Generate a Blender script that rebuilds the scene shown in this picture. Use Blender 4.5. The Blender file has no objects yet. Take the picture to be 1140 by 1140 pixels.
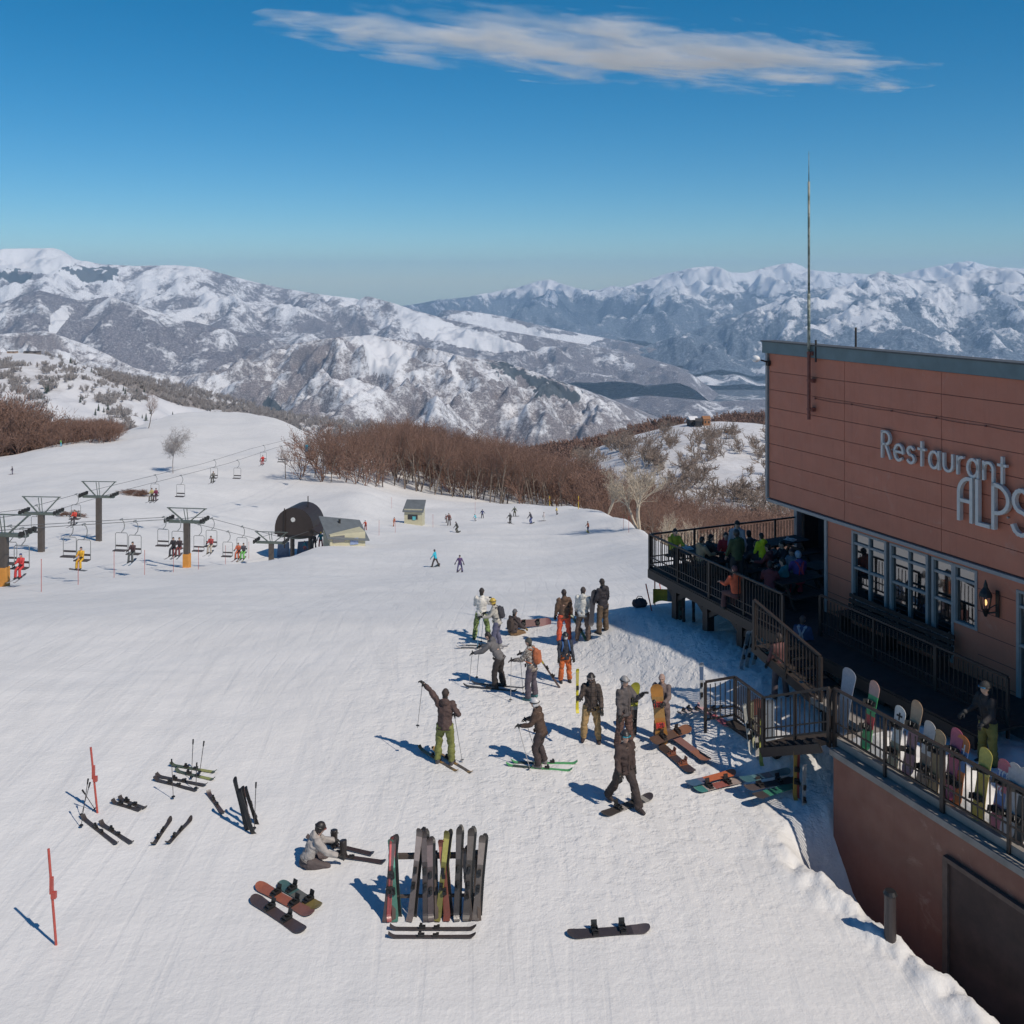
import bpy, math, random
import numpy as np
from mathutils import Vector, Matrix
from mathutils.bvhtree import BVHTree
R = math.radians
rnd = random.Random(7)
SC = bpy.context.scene
COL = SC.collection
FPX, CX, HY, EYE = 1095.0, 570.0, 313.0, 12.0      # focal length, centre column, horizon row (photo pixels), eye height

# ------------------------------------------------------------------ materials
_mats = {}
def nodes(name):
    m = bpy.data.materials.new(name); m.use_nodes = True
    nt = m.node_tree
    return m, nt, nt.nodes['Principled BSDF']
def N(nt, kind, **kw):
    n = nt.nodes.new(kind)
    for k, v in kw.items(): setattr(n, k, v)
    return n
def noise(nt, vec, scale, detail=4, rough=0.55, dist=0.0):
    n = N(nt, 'ShaderNodeTexNoise'); n.inputs['Scale'].default_value = scale
    n.inputs['Detail'].default_value = detail; n.inputs['Roughness'].default_value = rough
    n.inputs['Distortion'].default_value = dist
    if vec is not None: nt.links.new(vec, n.inputs['Vector'])
    return n.outputs['Fac']
def ramp(nt, fac, a, b, ca=(0,0,0,1), cb=(1,1,1,1)):
    r = N(nt, 'ShaderNodeValToRGB'); e = r.color_ramp.elements
    e[0].position = a; e[1].position = b; e[0].color = ca; e[1].color = cb
    nt.links.new(fac, r.inputs['Fac']); return r.outputs['Color']
def mix(nt, fac, a, b, blend='MIX'):
    m = N(nt, 'ShaderNodeMix', data_type='RGBA', blend_type=blend)
    for s, v in ((m.inputs[0], fac), (m.inputs[6], a), (m.inputs[7], b)):
        if hasattr(v, 'is_linked') or hasattr(v, 'node'): nt.links.new(v, s)
        elif isinstance(v, (int, float)): s.default_value = v
        else: s.default_value = tuple(v) + ((1,) if len(v) == 3 else ())
    return m.outputs[2]
def mth(nt, op, a, b=0.0):
    m = N(nt, 'ShaderNodeMath', operation=op)
    for s, v in ((m.inputs[0], a), (m.inputs[1], b)):
        if isinstance(v, (int, float)): s.default_value = v
        else: nt.links.new(v, s)
    return m.outputs[0]
def coords(nt, kind='Object'):
    return N(nt, 'ShaderNodeTexCoord').outputs[kind]
def geo_pos(nt): return N(nt, 'ShaderNodeNewGeometry').outputs['Position']
def bump(nt, bs, h, strength, dist):
    b = N(nt, 'ShaderNodeBump'); b.inputs['Strength'].default_value = strength; b.inputs['Distance'].default_value = dist
    nt.links.new(h, b.inputs['Height']); nt.links.new(b.outputs['Normal'], bs.inputs['Normal'])
def mat(name, col, rough=0.6, var=0.18, scale=8.0, metal=0.0, bmp=0.15, bdist=0.01):
    """one surface: its colour broken up by a little noise, with a fine bump"""
    key = (name,)
    if key in _mats: return _mats[key]
    m, nt, bs = nodes(name)
    co = coords(nt); f = noise(nt, co, scale, 5)
    c0 = tuple(max(0, c * (1 - var)) for c in col); c1 = tuple(min(1, c * (1 + var)) for c in col)
    nt.links.new(ramp(nt, f, 0.3, 0.7, c0 + (1,), c1 + (1,)), bs.inputs['Base Color'])
    bs.inputs['Roughness'].default_value = rough; bs.inputs['Metallic'].default_value = metal
    if bmp: bump(nt, bs, noise(nt, co, scale * 4, 3), bmp, bdist)
    _mats[key] = m; return m
CL = {}
def cloth(col, kind='plain'):
    key = ('cloth', tuple(round(c, 3) for c in col), kind)
    if key in _mats: return _mats[key]
    m, nt, bs = nodes('fabric')
    co = coords(nt); f = noise(nt, co, 6, 4)
    c0 = tuple(c * 0.78 for c in col); c1 = tuple(min(1, c * 1.18) for c in col)
    c = ramp(nt, f, 0.3, 0.7, c0 + (1,), c1 + (1,))
    if kind == 'camo':
        c = mix(nt, ramp(nt, noise(nt, co, 14, 2), .47, .5), c, (.16, .13, .11))
        c = mix(nt, ramp(nt, noise(nt, co, 19, 2), .56, .58), c, (.45, .42, .38))
    if kind == 'check':
        s = N(nt, 'ShaderNodeSeparateXYZ'); nt.links.new(co, s.inputs[0])
        a = mth(nt, 'GREATER_THAN', mth(nt, 'FRACT', mth(nt, 'MULTIPLY', s.outputs[2], 9.0)), .8)
        b = mth(nt, 'GREATER_THAN', mth(nt, 'FRACT', mth(nt, 'MULTIPLY', s.outputs[0], 9.0)), .8)
        c = mix(nt, mth(nt, 'MAXIMUM', a, b), c, tuple(x * .45 for x in col))
    if kind == 'zebra':
        c = mix(nt, ramp(nt, noise(nt, co, 9, 1, .5, 2.0), .48, .52), c, tuple(x * .35 for x in col))
    nt.links.new(c, bs.inputs['Base Color']); bs.inputs['Roughness'].default_value = .75
    bump(nt, bs, noise(nt, co, 16, 4, .6, .6), .5, .02)
    _mats[key] = m; return m
def gloss(col, rough=.3):
    key = ('gloss', tuple(round(c, 3) for c in col), rough)
    if key in _mats: return _mats[key]
    m, nt, bs = nodes('lacquer')
    co = coords(nt); f = noise(nt, co, 20, 4)
    nt.links.new(ramp(nt, f, .3, .75, tuple(c * .85 for c in col) + (1,), tuple(min(1, c * 1.1) for c in col) + (1,)), bs.inputs['Base Color'])
    nt.links.new(ramp(nt, noise(nt, co, 30, 4), .3, .8, (rough,)*3 + (1,), (rough + .25,)*3 + (1,)), bs.inputs['Roughness'])
    _mats[key] = m; return m

# ------------------------------------------------------------------ mesh building
class MB:
    def __init__(s): s.v = []; s.f = []; s.m = []
    def add(s, vs, fs, mi=0):
        o = len(s.v); s.v += [tuple(v) for v in vs]; s.f += [tuple(i + o for i in f) for f in fs]; s.m += [mi] * len(fs); return s
    def box(s, c, size, rot=None, mi=0):
        hx, hy, hz = (d / 2 for d in size)
        vs = [Vector((x, y, z)) for z in (-hz, hz) for y in (-hy, hy) for x in (-hx, hx)]
        if rot is not None:
            M = rot if isinstance(rot, Matrix) else Matrix.Rotation(rot, 3, 'Z')
            vs = [M @ v for v in vs]
        c = Vector(c)
        return s.add([v + c for v in vs], [(0,2,3,1),(4,5,7,6),(0,1,5,4),(2,6,7,3),(0,4,6,2),(1,3,7,5)], mi)
    def bar(s, a, b, w, h=None, mi=0):
        """square-section bar from a to b"""
        a, b = Vector(a), Vector(b); h = h or w
        d = (b - a); L = d.length; d = d.normalized() if L > 0 else Vector((0, 0, 1))
        up = Vector((0, 0, 1)) if abs(d.z) < .95 else Vector((0, 1, 0))
        sx = d.cross(up).normalized(); sz = sx.cross(d).normalized()
        M = Matrix((sx, d, sz)).transposed()
        return s.box((a + b) / 2, (w, L, h), M, mi)
    def tube(s, pts, rad, n=8, mi=0, cap=True):
        pts = [Vector(p) for p in pts]
        rad = rad if isinstance(rad, (list, tuple)) else [rad] * len(pts)
        d0 = (pts[1] - pts[0]).normalized()
        ref = Vector((0, 0, 1)) if abs(d0.z) < .9 else Vector((0, 1, 0))
        u = d0.cross(ref).normalized(); vs = []
        for i, p in enumerate(pts):
            d = (pts[min(i + 1, len(pts) - 1)] - pts[max(i - 1, 0)]).normalized()
            u = (u - d * u.dot(d)).normalized(); w = d.cross(u)
            rr = rad[i]; rx, ry = rr if isinstance(rr, tuple) else (rr, rr)
            vs += [p + u * math.cos(2*math.pi*k/n) * rx + w * math.sin(2*math.pi*k/n) * ry for k in range(n)]
        fs = [(i*n+k, i*n+(k+1) % n, (i+1)*n+(k+1) % n, (i+1)*n+k) for i in range(len(pts)-1) for k in range(n)]
        if cap: fs += [tuple(range(n))[::-1], tuple((len(pts)-1)*n + k for k in range(n))]
        return s.add(vs, fs, mi)
    def ell(s, c, r, n=12, mi=0, M=None, z0=-1.0, z1=1.0):
        """ellipsoid, or the slice of it between z0 and z1"""
        c = Vector(c); rows = max(4, n // 2); vs = []
        a0, a1 = math.asin(z0), math.asin(z1)
        for i in range(rows + 1):
            a = a0 + (a1 - a0) * i / rows
            for k in range(n):
                t = 2 * math.pi * k / n
                p = Vector((math.cos(a)*math.cos(t)*r[0], math.cos(a)*math.sin(t)*r[1], math.sin(a)*r[2]))
                vs.append((M @ p if M is not None else p) + c)
        fs = [(i*n+k, i*n+(k+1) % n, (i+1)*n+(k+1) % n, (i+1)*n+k) for i in range(rows) for k in range(n)]
        fs += [tuple(range(n))[::-1], tuple(rows*n + k for k in range(n))]
        return s.add(vs, fs, mi)
    def prism(s, poly, z0, z1, mi=0):
        n = len(poly)
        vs = [(x, y, z0) for x, y in poly] + [(x, y, z1) for x, y in poly]
        return s.add(vs, [tuple(range(n))[::-1], tuple(range(n, 2*n))] + [(i, (i+1) % n, n+(i+1) % n, n+i) for i in range(n)], mi)
    def mesh(s, name):
        me = bpy.data.meshes.new(name); me.from_pydata(s.v, [], s.f)
        if any(s.m): me.polygons.foreach_set('material_index', s.m)
        me.update(); return me
    def build(s, name, mats, parent=None, smooth=False, loc=None):
        me = s.mesh(name)
        for m in (mats if isinstance(mats, (list, tuple)) else [mats]): me.materials.append(m)
        if smooth: me.polygons.foreach_set('use_smooth', [True] * len(me.polygons))
        o = bpy.data.objects.new(name, me); COL.objects.link(o)
        if parent: o.parent = parent
        if loc is not None: o.location = loc
        return o
def tag(o, label=None, cat=None, group=None, kind=None):
    if label: o['label'] = label
    if cat: o['category'] = cat
    if group: o['group'] = group
    if kind: o['kind'] = kind
    return o
def thing(name, label, cat, loc=(0, 0, 0), rz=0.0, group=None, rot=None):
    o = bpy.data.objects.new(name, None); COL.objects.link(o); o.empty_display_size = .3
    o.location = loc; o.rotation_euler = rot if rot is not None else (0, 0, rz)
    return tag(o, label, cat, group)
def copy_tree(o, loc=None, rz=None, label=None, rot=None, parent=None, scale=None):
    c = o.copy(); COL.objects.link(c)
    if parent is not None: c.parent = parent
    if loc is not None: c.location = loc
    if rot is not None: c.rotation_euler = rot
    elif rz is not None: c.rotation_euler = (0, 0, rz)
    if scale is not None: c.scale = (scale,) * 3 if not isinstance(scale, tuple) else scale
    if label: c['label'] = label
    for ch in o.children: copy_tree(ch, parent=c)
    return c
def npmesh(name, V, F, m, attrs=None, smooth=True, parent=None):
    me = bpy.data.meshes.new(name)
    me.vertices.add(len(V)); me.vertices.foreach_set('co', V.astype(np.float32).ravel())
    k = F.shape[1]
    me.loops.add(F.size); me.loops.foreach_set('vertex_index', F.astype(np.int32).ravel())
    me.polygons.add(len(F)); me.polygons.foreach_set('loop_start', np.arange(0, F.size, k, dtype=np.int32))
    me.polygons.foreach_set('loop_total', np.full(len(F), k, dtype=np.int32))
    me.update(calc_edges=True)
    if smooth: me.polygons.foreach_set('use_smooth', np.ones(len(F), dtype=bool))
    for nm, a in (attrs or {}).items():
        at = me.attributes.new(nm, 'FLOAT', 'POINT'); at.data.foreach_set('value', a.astype(np.float32).ravel())
    me.materials.append(m)
    o = bpy.data.objects.new(name, me); COL.objects.link(o)
    if parent: o.parent = parent
    return o
def grid_faces(nv, nu):
    i = np.arange((nv-1)*(nu-1)); r, c = i // (nu-1), i % (nu-1); a = r*nu + c
    return np.stack([a, a+1, a+nu+1, a+nu], 1)

# ------------------------------------------------------------------ noise
_rs = np.random.RandomState(3)
_perm = _rs.permutation(256); _perm = np.concatenate([_perm, _perm, _perm])
_gr = _rs.uniform(0, 2*np.pi, 256); _gx, _gy = np.cos(_gr), np.sin(_gr)
def perlin(x, y):
    xi = np.floor(x).astype(int); yi = np.floor(y).astype(int); xf, yf = x - xi, y - yi
    xi &= 255; yi &= 255
    u = xf**3*(xf*(xf*6-15)+10); v = yf**3*(yf*(yf*6-15)+10)
    def g(ix, iy, fx, fy):
        h = _perm[_perm[ix & 255] + (iy & 255)]; return _gx[h]*fx + _gy[h]*fy
    a = g(xi, yi, xf, yf); b = g(xi+1, yi, xf-1, yf); c = g(xi, yi+1, xf, yf-1); d = g(xi+1, yi+1, xf-1, yf-1)
    return (a*(1-u)+b*u)*(1-v) + (c*(1-u)+d*u)*v
def fbm(x, y, o=5, g=.5):
    s = 0; a = 1
    for i in range(o): s = s + a*perlin(x + 17.3*i, y - 9.1*i); x, y, a = x*2.03, y*2.03, a*g
    return s
def ridged(x, y, o=6, g=.44):
    s = 0; a = 1; w = 1; t = 0
    for i in range(o):
        n = 1 - np.sqrt((perlin(x + 31.7*i, y + 11.9*i)*1.9)**2 + .004); n = np.clip(n, 0, 1)**1.1
        s = s + a*n*w; t += a; w = np.clip(n*1.5, 0, 1); x, y, a = x*2.07, y*2.07, a*g
    return s / t
def sstep(a, b, x): t = np.clip((x-a)/(b-a), 0, 1); return t*t*(3-2*t)

# ------------------------------------------------------------------ photo geometry
def at(px, py, Y):                       # the point seen at a pixel, Y metres ahead
    return Vector(((px-CX)/FPX*Y, Y, EYE - (py-HY)/FPX*Y))
# restaurant frame: s along the facade towards the viewer, y into the building
BO = Vector((8.1, 31.0, 0)); BD = Vector((.397, -.918, 0)).normalized(); BI = Vector((.918, .397, 0)).normalized()
BROT = math.atan2(BD.y, BD.x)
def bf(s, y, z): return BO + BD*s + BI*y + Vector((0, 0, z))
def facade(px, py, yoff=0.0):            # pixel -> (s, z) on the plane y = yoff of the building frame
    d = Vector(((px-CX)/FPX, 1, -(py-HY)/FPX)); p0 = BO + BI*yoff; p0.z = 0
    t = (p0 - Vector((0, 0, 0))).dot(BI) / d.dot(BI); q = d*t
    return (q - BO).dot(BD), EYE + q.z

# ------------------------------------------------------------------ near terrain
CTL = {   # photo column -> (row, distance) from the viewer out; the ski slope, its crest and what lies behind
 -900: [(1500,11.1),(800,27),(703,36),(680,48),(665,60),(655,75),(625,100),(580,150),(560,220),(552,250),(600,280),(700,330)],
 -60:  [(1500,11.1),(800,27),(702,36),(674,50),(660,60),(648,72),(615,92),(578,120),(545,170),(522,250),(560,300),(640,360)],
 40:   [(1500,11.1),(800,27),(700,36),(668,51),(655,62),(637,76),(612,90),(575,120),(540,165),(500,255),(530,300),(600,360)],
 130:  [(1500,11.1),(800,27),(699,36),(662,52),(648,64),(630,80),(604,97),(570,125),(525,190),(484,290),(500,330),(560,380)],
 200:  [(1500,11.1),(800,27),(699,36),(658,52),(645,66),(633,84),(614,100),(570,135),(520,200),(459,360),(480,400),(560,470)],
 255:  [(1500,11.1),(800,27),(699,36),(657,52),(640,70),(629,88),(621,103),(570,145),(515,220),(458,370),(480,410),(560,480)],
 300:  [(1500,11.1),(800,27),(699,36),(657,52),(638,72),(625,88),(632,106),(585,140),(515,220),(463,340),(490,380),(570,460)],
 345:  [(1500,11.1),(800,27),(699,36),(657,52),(637,72),(612,100),(618,112),(580,142),(520,215),(484,300),(510,340),(580,420)],
 400:  [(1500,11.1),(800,27),(699,36),(657,52),(637,72),(598,120),(592,128),(550,165),(540,195),(497,300),(530,340),(620,430)],
 440:  [(1500,11.1),(800,27),(699,36),(657,52),(637,72),(598,122),(585,140),(557,185),(548,205),(512,300),(545,350),(630,430)],
 500:  [(1500,11.1),(800,27),(699,36),(657,51),(638,70),(600,120),(581,150),(561,187),(558,205),(530,300),(560,350),(650,430)],
 600:  [(1500,11.1),(800,27),(699,36),(657,51),(638,70),(600,120),(581,150),(562,187),(568,205),(550,295),(580,350),(660,430)],
 660:  [(1500,11.1),(800,27),(699,36),(656,50),(638,68),(605,105),(585,130),(567,160),(575,180),(565,260),(600,320),(680,430)],
 700:  [(1500,11.1),(800,27),(699,36),(655,50),(636,66),(610,90),(592,112),(579,132),(592,150),(582,240),(610,300),(700,400)],
 735:  [(1500,11.1),(800,27),(699,36),(655,48),(635,62),(618,76),(607,88),(601,98),(622,112),(600,210),(620,280),(720,400)],
 800:  [(1500,11.1),(800,27),(698,36),(670,46),(655,54),(650,62),(655,72),(660,85),(655,110),(615,200),(640,280),(740,400)],
 900:  [(1500,11.1),(800,27),(698,36),(676,46),(668,54),(668,62),(672,72),(675,85),(665,110),(622,200),(650,280),(760,400)],
 2100: [(1500,11.1),(800,27),(698,36),(676,46),(668,54),(668,62),(672,72),(675,85),(665,110),(640,200),(670,280),(780,400)],
}
def build_slope():
    cols = sorted(CTL); nu = 520
    px = np.concatenate([np.linspace(-900, -60, 50, endpoint=False), np.linspace(-60, 1180, 420, endpoint=False), np.linspace(1180, 2100, 50)])
    nr = 13; nv = 471
    rows = []
    for c in cols:
        r = [(1500 + 6000, 1.9)] + CTL[c]
        rows.append(r)
    R_ = np.array(rows, float)                                   # cols x 13 x 2
    Z = EYE - (R_[:, :, 0]-HY)/FPX*R_[:, :, 1]; LD = np.log(R_[:, :, 1])
    Z[:, :3] = 0.0
    def interp_u(A):
        return np.stack([np.interp(px, cols, A[:, k]) for k in range(nr)], 1)
    # smooth column interpolation
    def smooth_u(a, w):
        k = np.hanning(w); k /= k.sum(); p = np.pad(a, ((w//2, w//2), (0, 0)), 'edge')
        return np.stack([np.convolve(p[:, j], k, 'valid')[:len(a)] for j in range(a.shape[1])], 1)
    Zu = smooth_u(interp_u(Z), 21); Lu = smooth_u(interp_u(LD), 21)
    # rows: monotone cubic in log distance
    tt = np.linspace(0, 1, nv)
    V = np.zeros((nv, nu, 3))
    SEG = np.concatenate([[0], np.cumsum([30, 150, 55, 40, 25, 25, 25, 25, 25, 25, 25, 20])]).astype(float); SEG /= SEG[-1]
    for j in range(nu):
        x = Lu[j]; y = Zu[j]; h = np.diff(x); d = np.diff(y)/h
        mm = np.zeros(nr); mm[1:-1] = np.where(d[:-1]*d[1:] > 0, 2*d[:-1]*d[1:]/(d[:-1]+d[1:]+1e-12), 0); mm[0] = d[0]; mm[-1] = d[-1]
        # sample evenly in control index so every crest keeps its rows
        idx = np.interp(tt, SEG, np.arange(nr)); i = np.minimum(idx.astype(int), nr-2); f = idx - i
        xs = x[i] + f*h[i]; f2, f3 = f*f, f*f*f
        ys = (2*f3-3*f2+1)*y[i] + (f3-2*f2+f)*h[i]*mm[i] + (-2*f3+3*f2)*y[i+1] + (f3-f2)*h[i]*mm[i+1]
        D = np.exp(xs); V[:, j, 0] = (px[j]-CX)/FPX*D; V[:, j, 1] = D; V[:, j, 2] = ys
    X, Y, Zc = V[..., 0], V[..., 1], V[..., 2]
    rx, ry = X - BO.x, Y - BO.y
    s = rx*BD.x + ry*BD.y; y = rx*BI.x + ry*BI.y
    # bank of shovelled snow under the decks, a trench along the lower wall
    bank = sstep(-5.6, -2.4, y) * sstep(9.0, 6.0, s) * sstep(-9, -3.5, s)
    Zc = Zc + bank*1.25
    Zc = Zc + (np.maximum(Zc, 1.1)*0 + 1)*0
    tr = sstep(-6.3, -5.1, y)*sstep(7.6, 9.0, s)
    Zc = Zc - tr*1.5
    lump = sstep(-7.0, -4.6, y)*sstep(-6, 3, s)
    Zc = Zc + lump*(0.06*fbm(X*1.3, Y*1.3, 4) + .05*fbm(X*5, Y*5, 3))
    edge = np.exp(-((y+6.3)/.5)**2)*sstep(7, 9, s)
    Zc = Zc + edge*(.22*fbm(X*1.8, Y*1.8, 4) + .06)
    # general lie of the snow: soft rolls and ski tracks
    roll = fbm(X*.05, Y*.05, 3)*np.clip(Y/120, 0, 1.0)*.8 + fbm(X*.35, Y*.35, 3)*.05 + fbm(X*1.6, Y*1.6, 2)*.016
    Zc = Zc + roll*np.clip((Y-6)/20, .2, 1)
    V[..., 2] = Zc
    return V.reshape(-1, 3), grid_faces(nv, nu)

def snow_mat():
    m, nt, bs = nodes('groomed_snow'); p = geo_pos(nt)
    c = ramp(nt, noise(nt, p, .12, 6, .6), .35, .65, (.72, .71, .70, 1), (.78, .77, .76, 1))
    st = N(nt, 'ShaderNodeMapping'); st.inputs['Scale'].default_value = (1.2, .16, 1); st.inputs['Rotation'].default_value = (0, 0, R(12)); nt.links.new(p, st.inputs[0])
    st2 = N(nt, 'ShaderNodeMapping'); st2.inputs['Scale'].default_value = (.10, 1.1, 1); st2.inputs['Rotation'].default_value = (0, 0, R(-14)); nt.links.new(p, st2.inputs[0])
    tr = noise(nt, st.outputs[0], 1.1, 7, .62, .8); tr2 = noise(nt, st2.outputs[0], .7, 6, .6, .5)
    c = mix(nt, ramp(nt, tr, .5, .72), c, (.68, .675, .67))
    c = mix(nt, ramp(nt, tr2, .5, .75), c, (.69, .685, .68))
    trk = None
    for rot, sc_, th in ((8, 1.5, .91), (-24, 1.1, .93), (38, .8, .94), (-60, .7, .95)):
        wv = N(nt, 'ShaderNodeTexWave'); mp = N(nt, 'ShaderNodeMapping'); mp.inputs['Rotation'].default_value = (0, 0, R(rot)); mp.inputs['Location'].default_value = (rot*3.3, rot, 0); mp.inputs['Scale'].default_value = (1, .16, 1)
        nt.links.new(p, mp.inputs[0]); nt.links.new(mp.outputs[0], wv.inputs[0]); wv.inputs['Scale'].default_value = sc_*.32; wv.inputs['Distortion'].default_value = 9; wv.inputs['Detail'].default_value = 2; wv.inputs['Detail Scale'].default_value = .5
        g_ = ramp(nt, wv.outputs['Fac'], th, .985); mk_ = ramp(nt, noise(nt, p, .16 + .02*abs(rot)/8, 3), .42, .60)
        g_ = mth(nt, 'MULTIPLY', g_, mk_); trk = g_ if trk is None else mth(nt, 'MAXIMUM', trk, g_)
    dv = N(nt, 'ShaderNodeVectorMath', operation='SUBTRACT'); nt.links.new(p, dv.inputs[0]); dv.inputs[1].default_value = (2.5, 29, 0)
    ds = N(nt, 'ShaderNodeVectorMath', operation='MULTIPLY'); nt.links.new(dv.outputs[0], ds.inputs[0]); ds.inputs[1].default_value = (1/8.5, 1/13, 0)
    dl_ = N(nt, 'ShaderNodeVectorMath', operation='LENGTH'); nt.links.new(ds.outputs[0], dl_.inputs[0])
    churn = mth(nt, 'MULTIPLY', ramp(nt, dl_.outputs['Value'], .35, 1.1, (1, 1, 1, 1), (.12, .12, .12, 1)), ramp(nt, noise(nt, p, 3.2, 3, .6), .48, .62))
    c = mix(nt, mth(nt, 'MULTIPLY', trk, .22), c, (.62, .62, .625)); c = mix(nt, mth(nt, 'MULTIPLY', churn, .35), c, (.64, .635, .63))
    nt.links.new(c, bs.inputs['Base Color']); bs.inputs['Roughness'].default_value = .7
    bs.inputs['Specular IOR Level'].default_value = .3
    h = mth(nt, 'ADD', mth(nt, 'MULTIPLY', noise(nt, p, 7, 5, .65), .5), mth(nt, 'ADD', mth(nt, 'MULTIPLY', tr, .5), mth(nt, 'MULTIPLY', tr2, .5)))
    h = mth(nt, 'SUBTRACT', h, mth(nt, 'ADD', mth(nt, 'MULTIPLY', trk, .12), mth(nt, 'MULTIPLY', churn, .5)))
    bump(nt, bs, h, .5, .09)
    return m
SNOW = snow_mat()
SV, SF = build_slope()
tag(npmesh('snow_slope', SV, SF, SNOW), kind='structure')
GB = BVHTree.FromPolygons([tuple(v) for v in SV], [tuple(f) for f in SF])
EYEV = Vector((0, 0, EYE))
def gp(px, py, bvh=None):
    """where the line of sight through a photo pixel meets the snow"""
    h = (bvh or GB).ray_cast(EYEV, Vector(((px-CX)/FPX, 1, -(py-HY)/FPX)).normalized())
    return h[0] if h[0] is not None else at(px, py, 30)
def gz(x, y, bvh=None):
    h = (bvh or GB).ray_cast(Vector((x, y, 60)), Vector((0, 0, -1)))
    return h[0].z if h[0] is not None else 0.0
def onp(px, Y, dz=0.0):                  # on the snow, at a photo column and distance
    x = (px-CX)/FPX*Y; return Vector((x, Y, gz(x, Y) + dz))

# ------------------------------------------------------------------ mountains
def mountain_mat(name, forest, snow=(.70, .70, .72), fine=.02, lo=.35, hi=.6, bstr=.6, bd=6.0, streak=0.0):
    m, nt, bs = nodes(name); p = geo_pos(nt)
    a = N(nt, 'ShaderNodeAttribute', attribute_name='wood'); q = N(nt, 'ShaderNodeAttribute', attribute_name='open')
    cn = N(nt, 'ShaderNodeAttribute', attribute_name='conifer')
    n1 = noise(nt, p, fine, 6, .68); n2 = noise(nt, p, fine*5, 4, .7)
    f = mth(nt, 'ADD', a.outputs['Fac'], mth(nt, 'ADD', mth(nt, 'MULTIPLY', mth(nt, 'SUBTRACT', n1, .5), 1.5), mth(nt, 'MULTIPLY', mth(nt, 'SUBTRACT', n2, .5), 1.1)))
    f = mth(nt, 'SUBTRACT', f, mth(nt, 'MULTIPLY', q.outputs['Fac'], 2.0))
    fr = ramp(nt, f, lo, hi)
    # bare wood over snow is never solid: some snow shows between the stems
    wood = mix(nt, ramp(nt, noise(nt, p, fine*11, 3, .7), .42, .68), forest, tuple(min(1, c*1.9 + .13) for c in forest))
    c = mix(nt, fr, snow, wood)
    c = mix(nt, mth(nt, 'MULTIPLY', ramp(nt, mth(nt, 'ADD', cn.outputs['Fac'], mth(nt, 'MULTIPLY', mth(nt, 'SUBTRACT', n2, .5), 1.2)), .45, .55), .9), c, (.035, .05, .06))
    nt.links.new(c, bs.inputs['Base Color']); bs.inputs['Roughness'].default_value = .85; bs.inputs['Specular IOR Level'].default_value = .15
    bump(nt, bs, mth(nt, 'ADD', n1, mth(nt, 'MULTIPLY', fr, .25)), bstr, bd)
    return m
def poly_mask(PX, PY, poly, soft=3.0):
    """1 inside a patch of open snow or planted conifers (patch outline in map columns / rows)"""
    inside = np.zeros(PX.shape, bool); n = len(poly)
    for i in range(n):
        (x0, y0), (x1, y1) = poly[i], poly[(i+1) % n]
        c = ((y0 > PY) != (y1 > PY)); t = (x1-x0)*(PY-y0)/((y1-y0) if y1 != y0 else 1e-9) + x0
        inside ^= c & (PX < t)
    return inside.astype(float)
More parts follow.
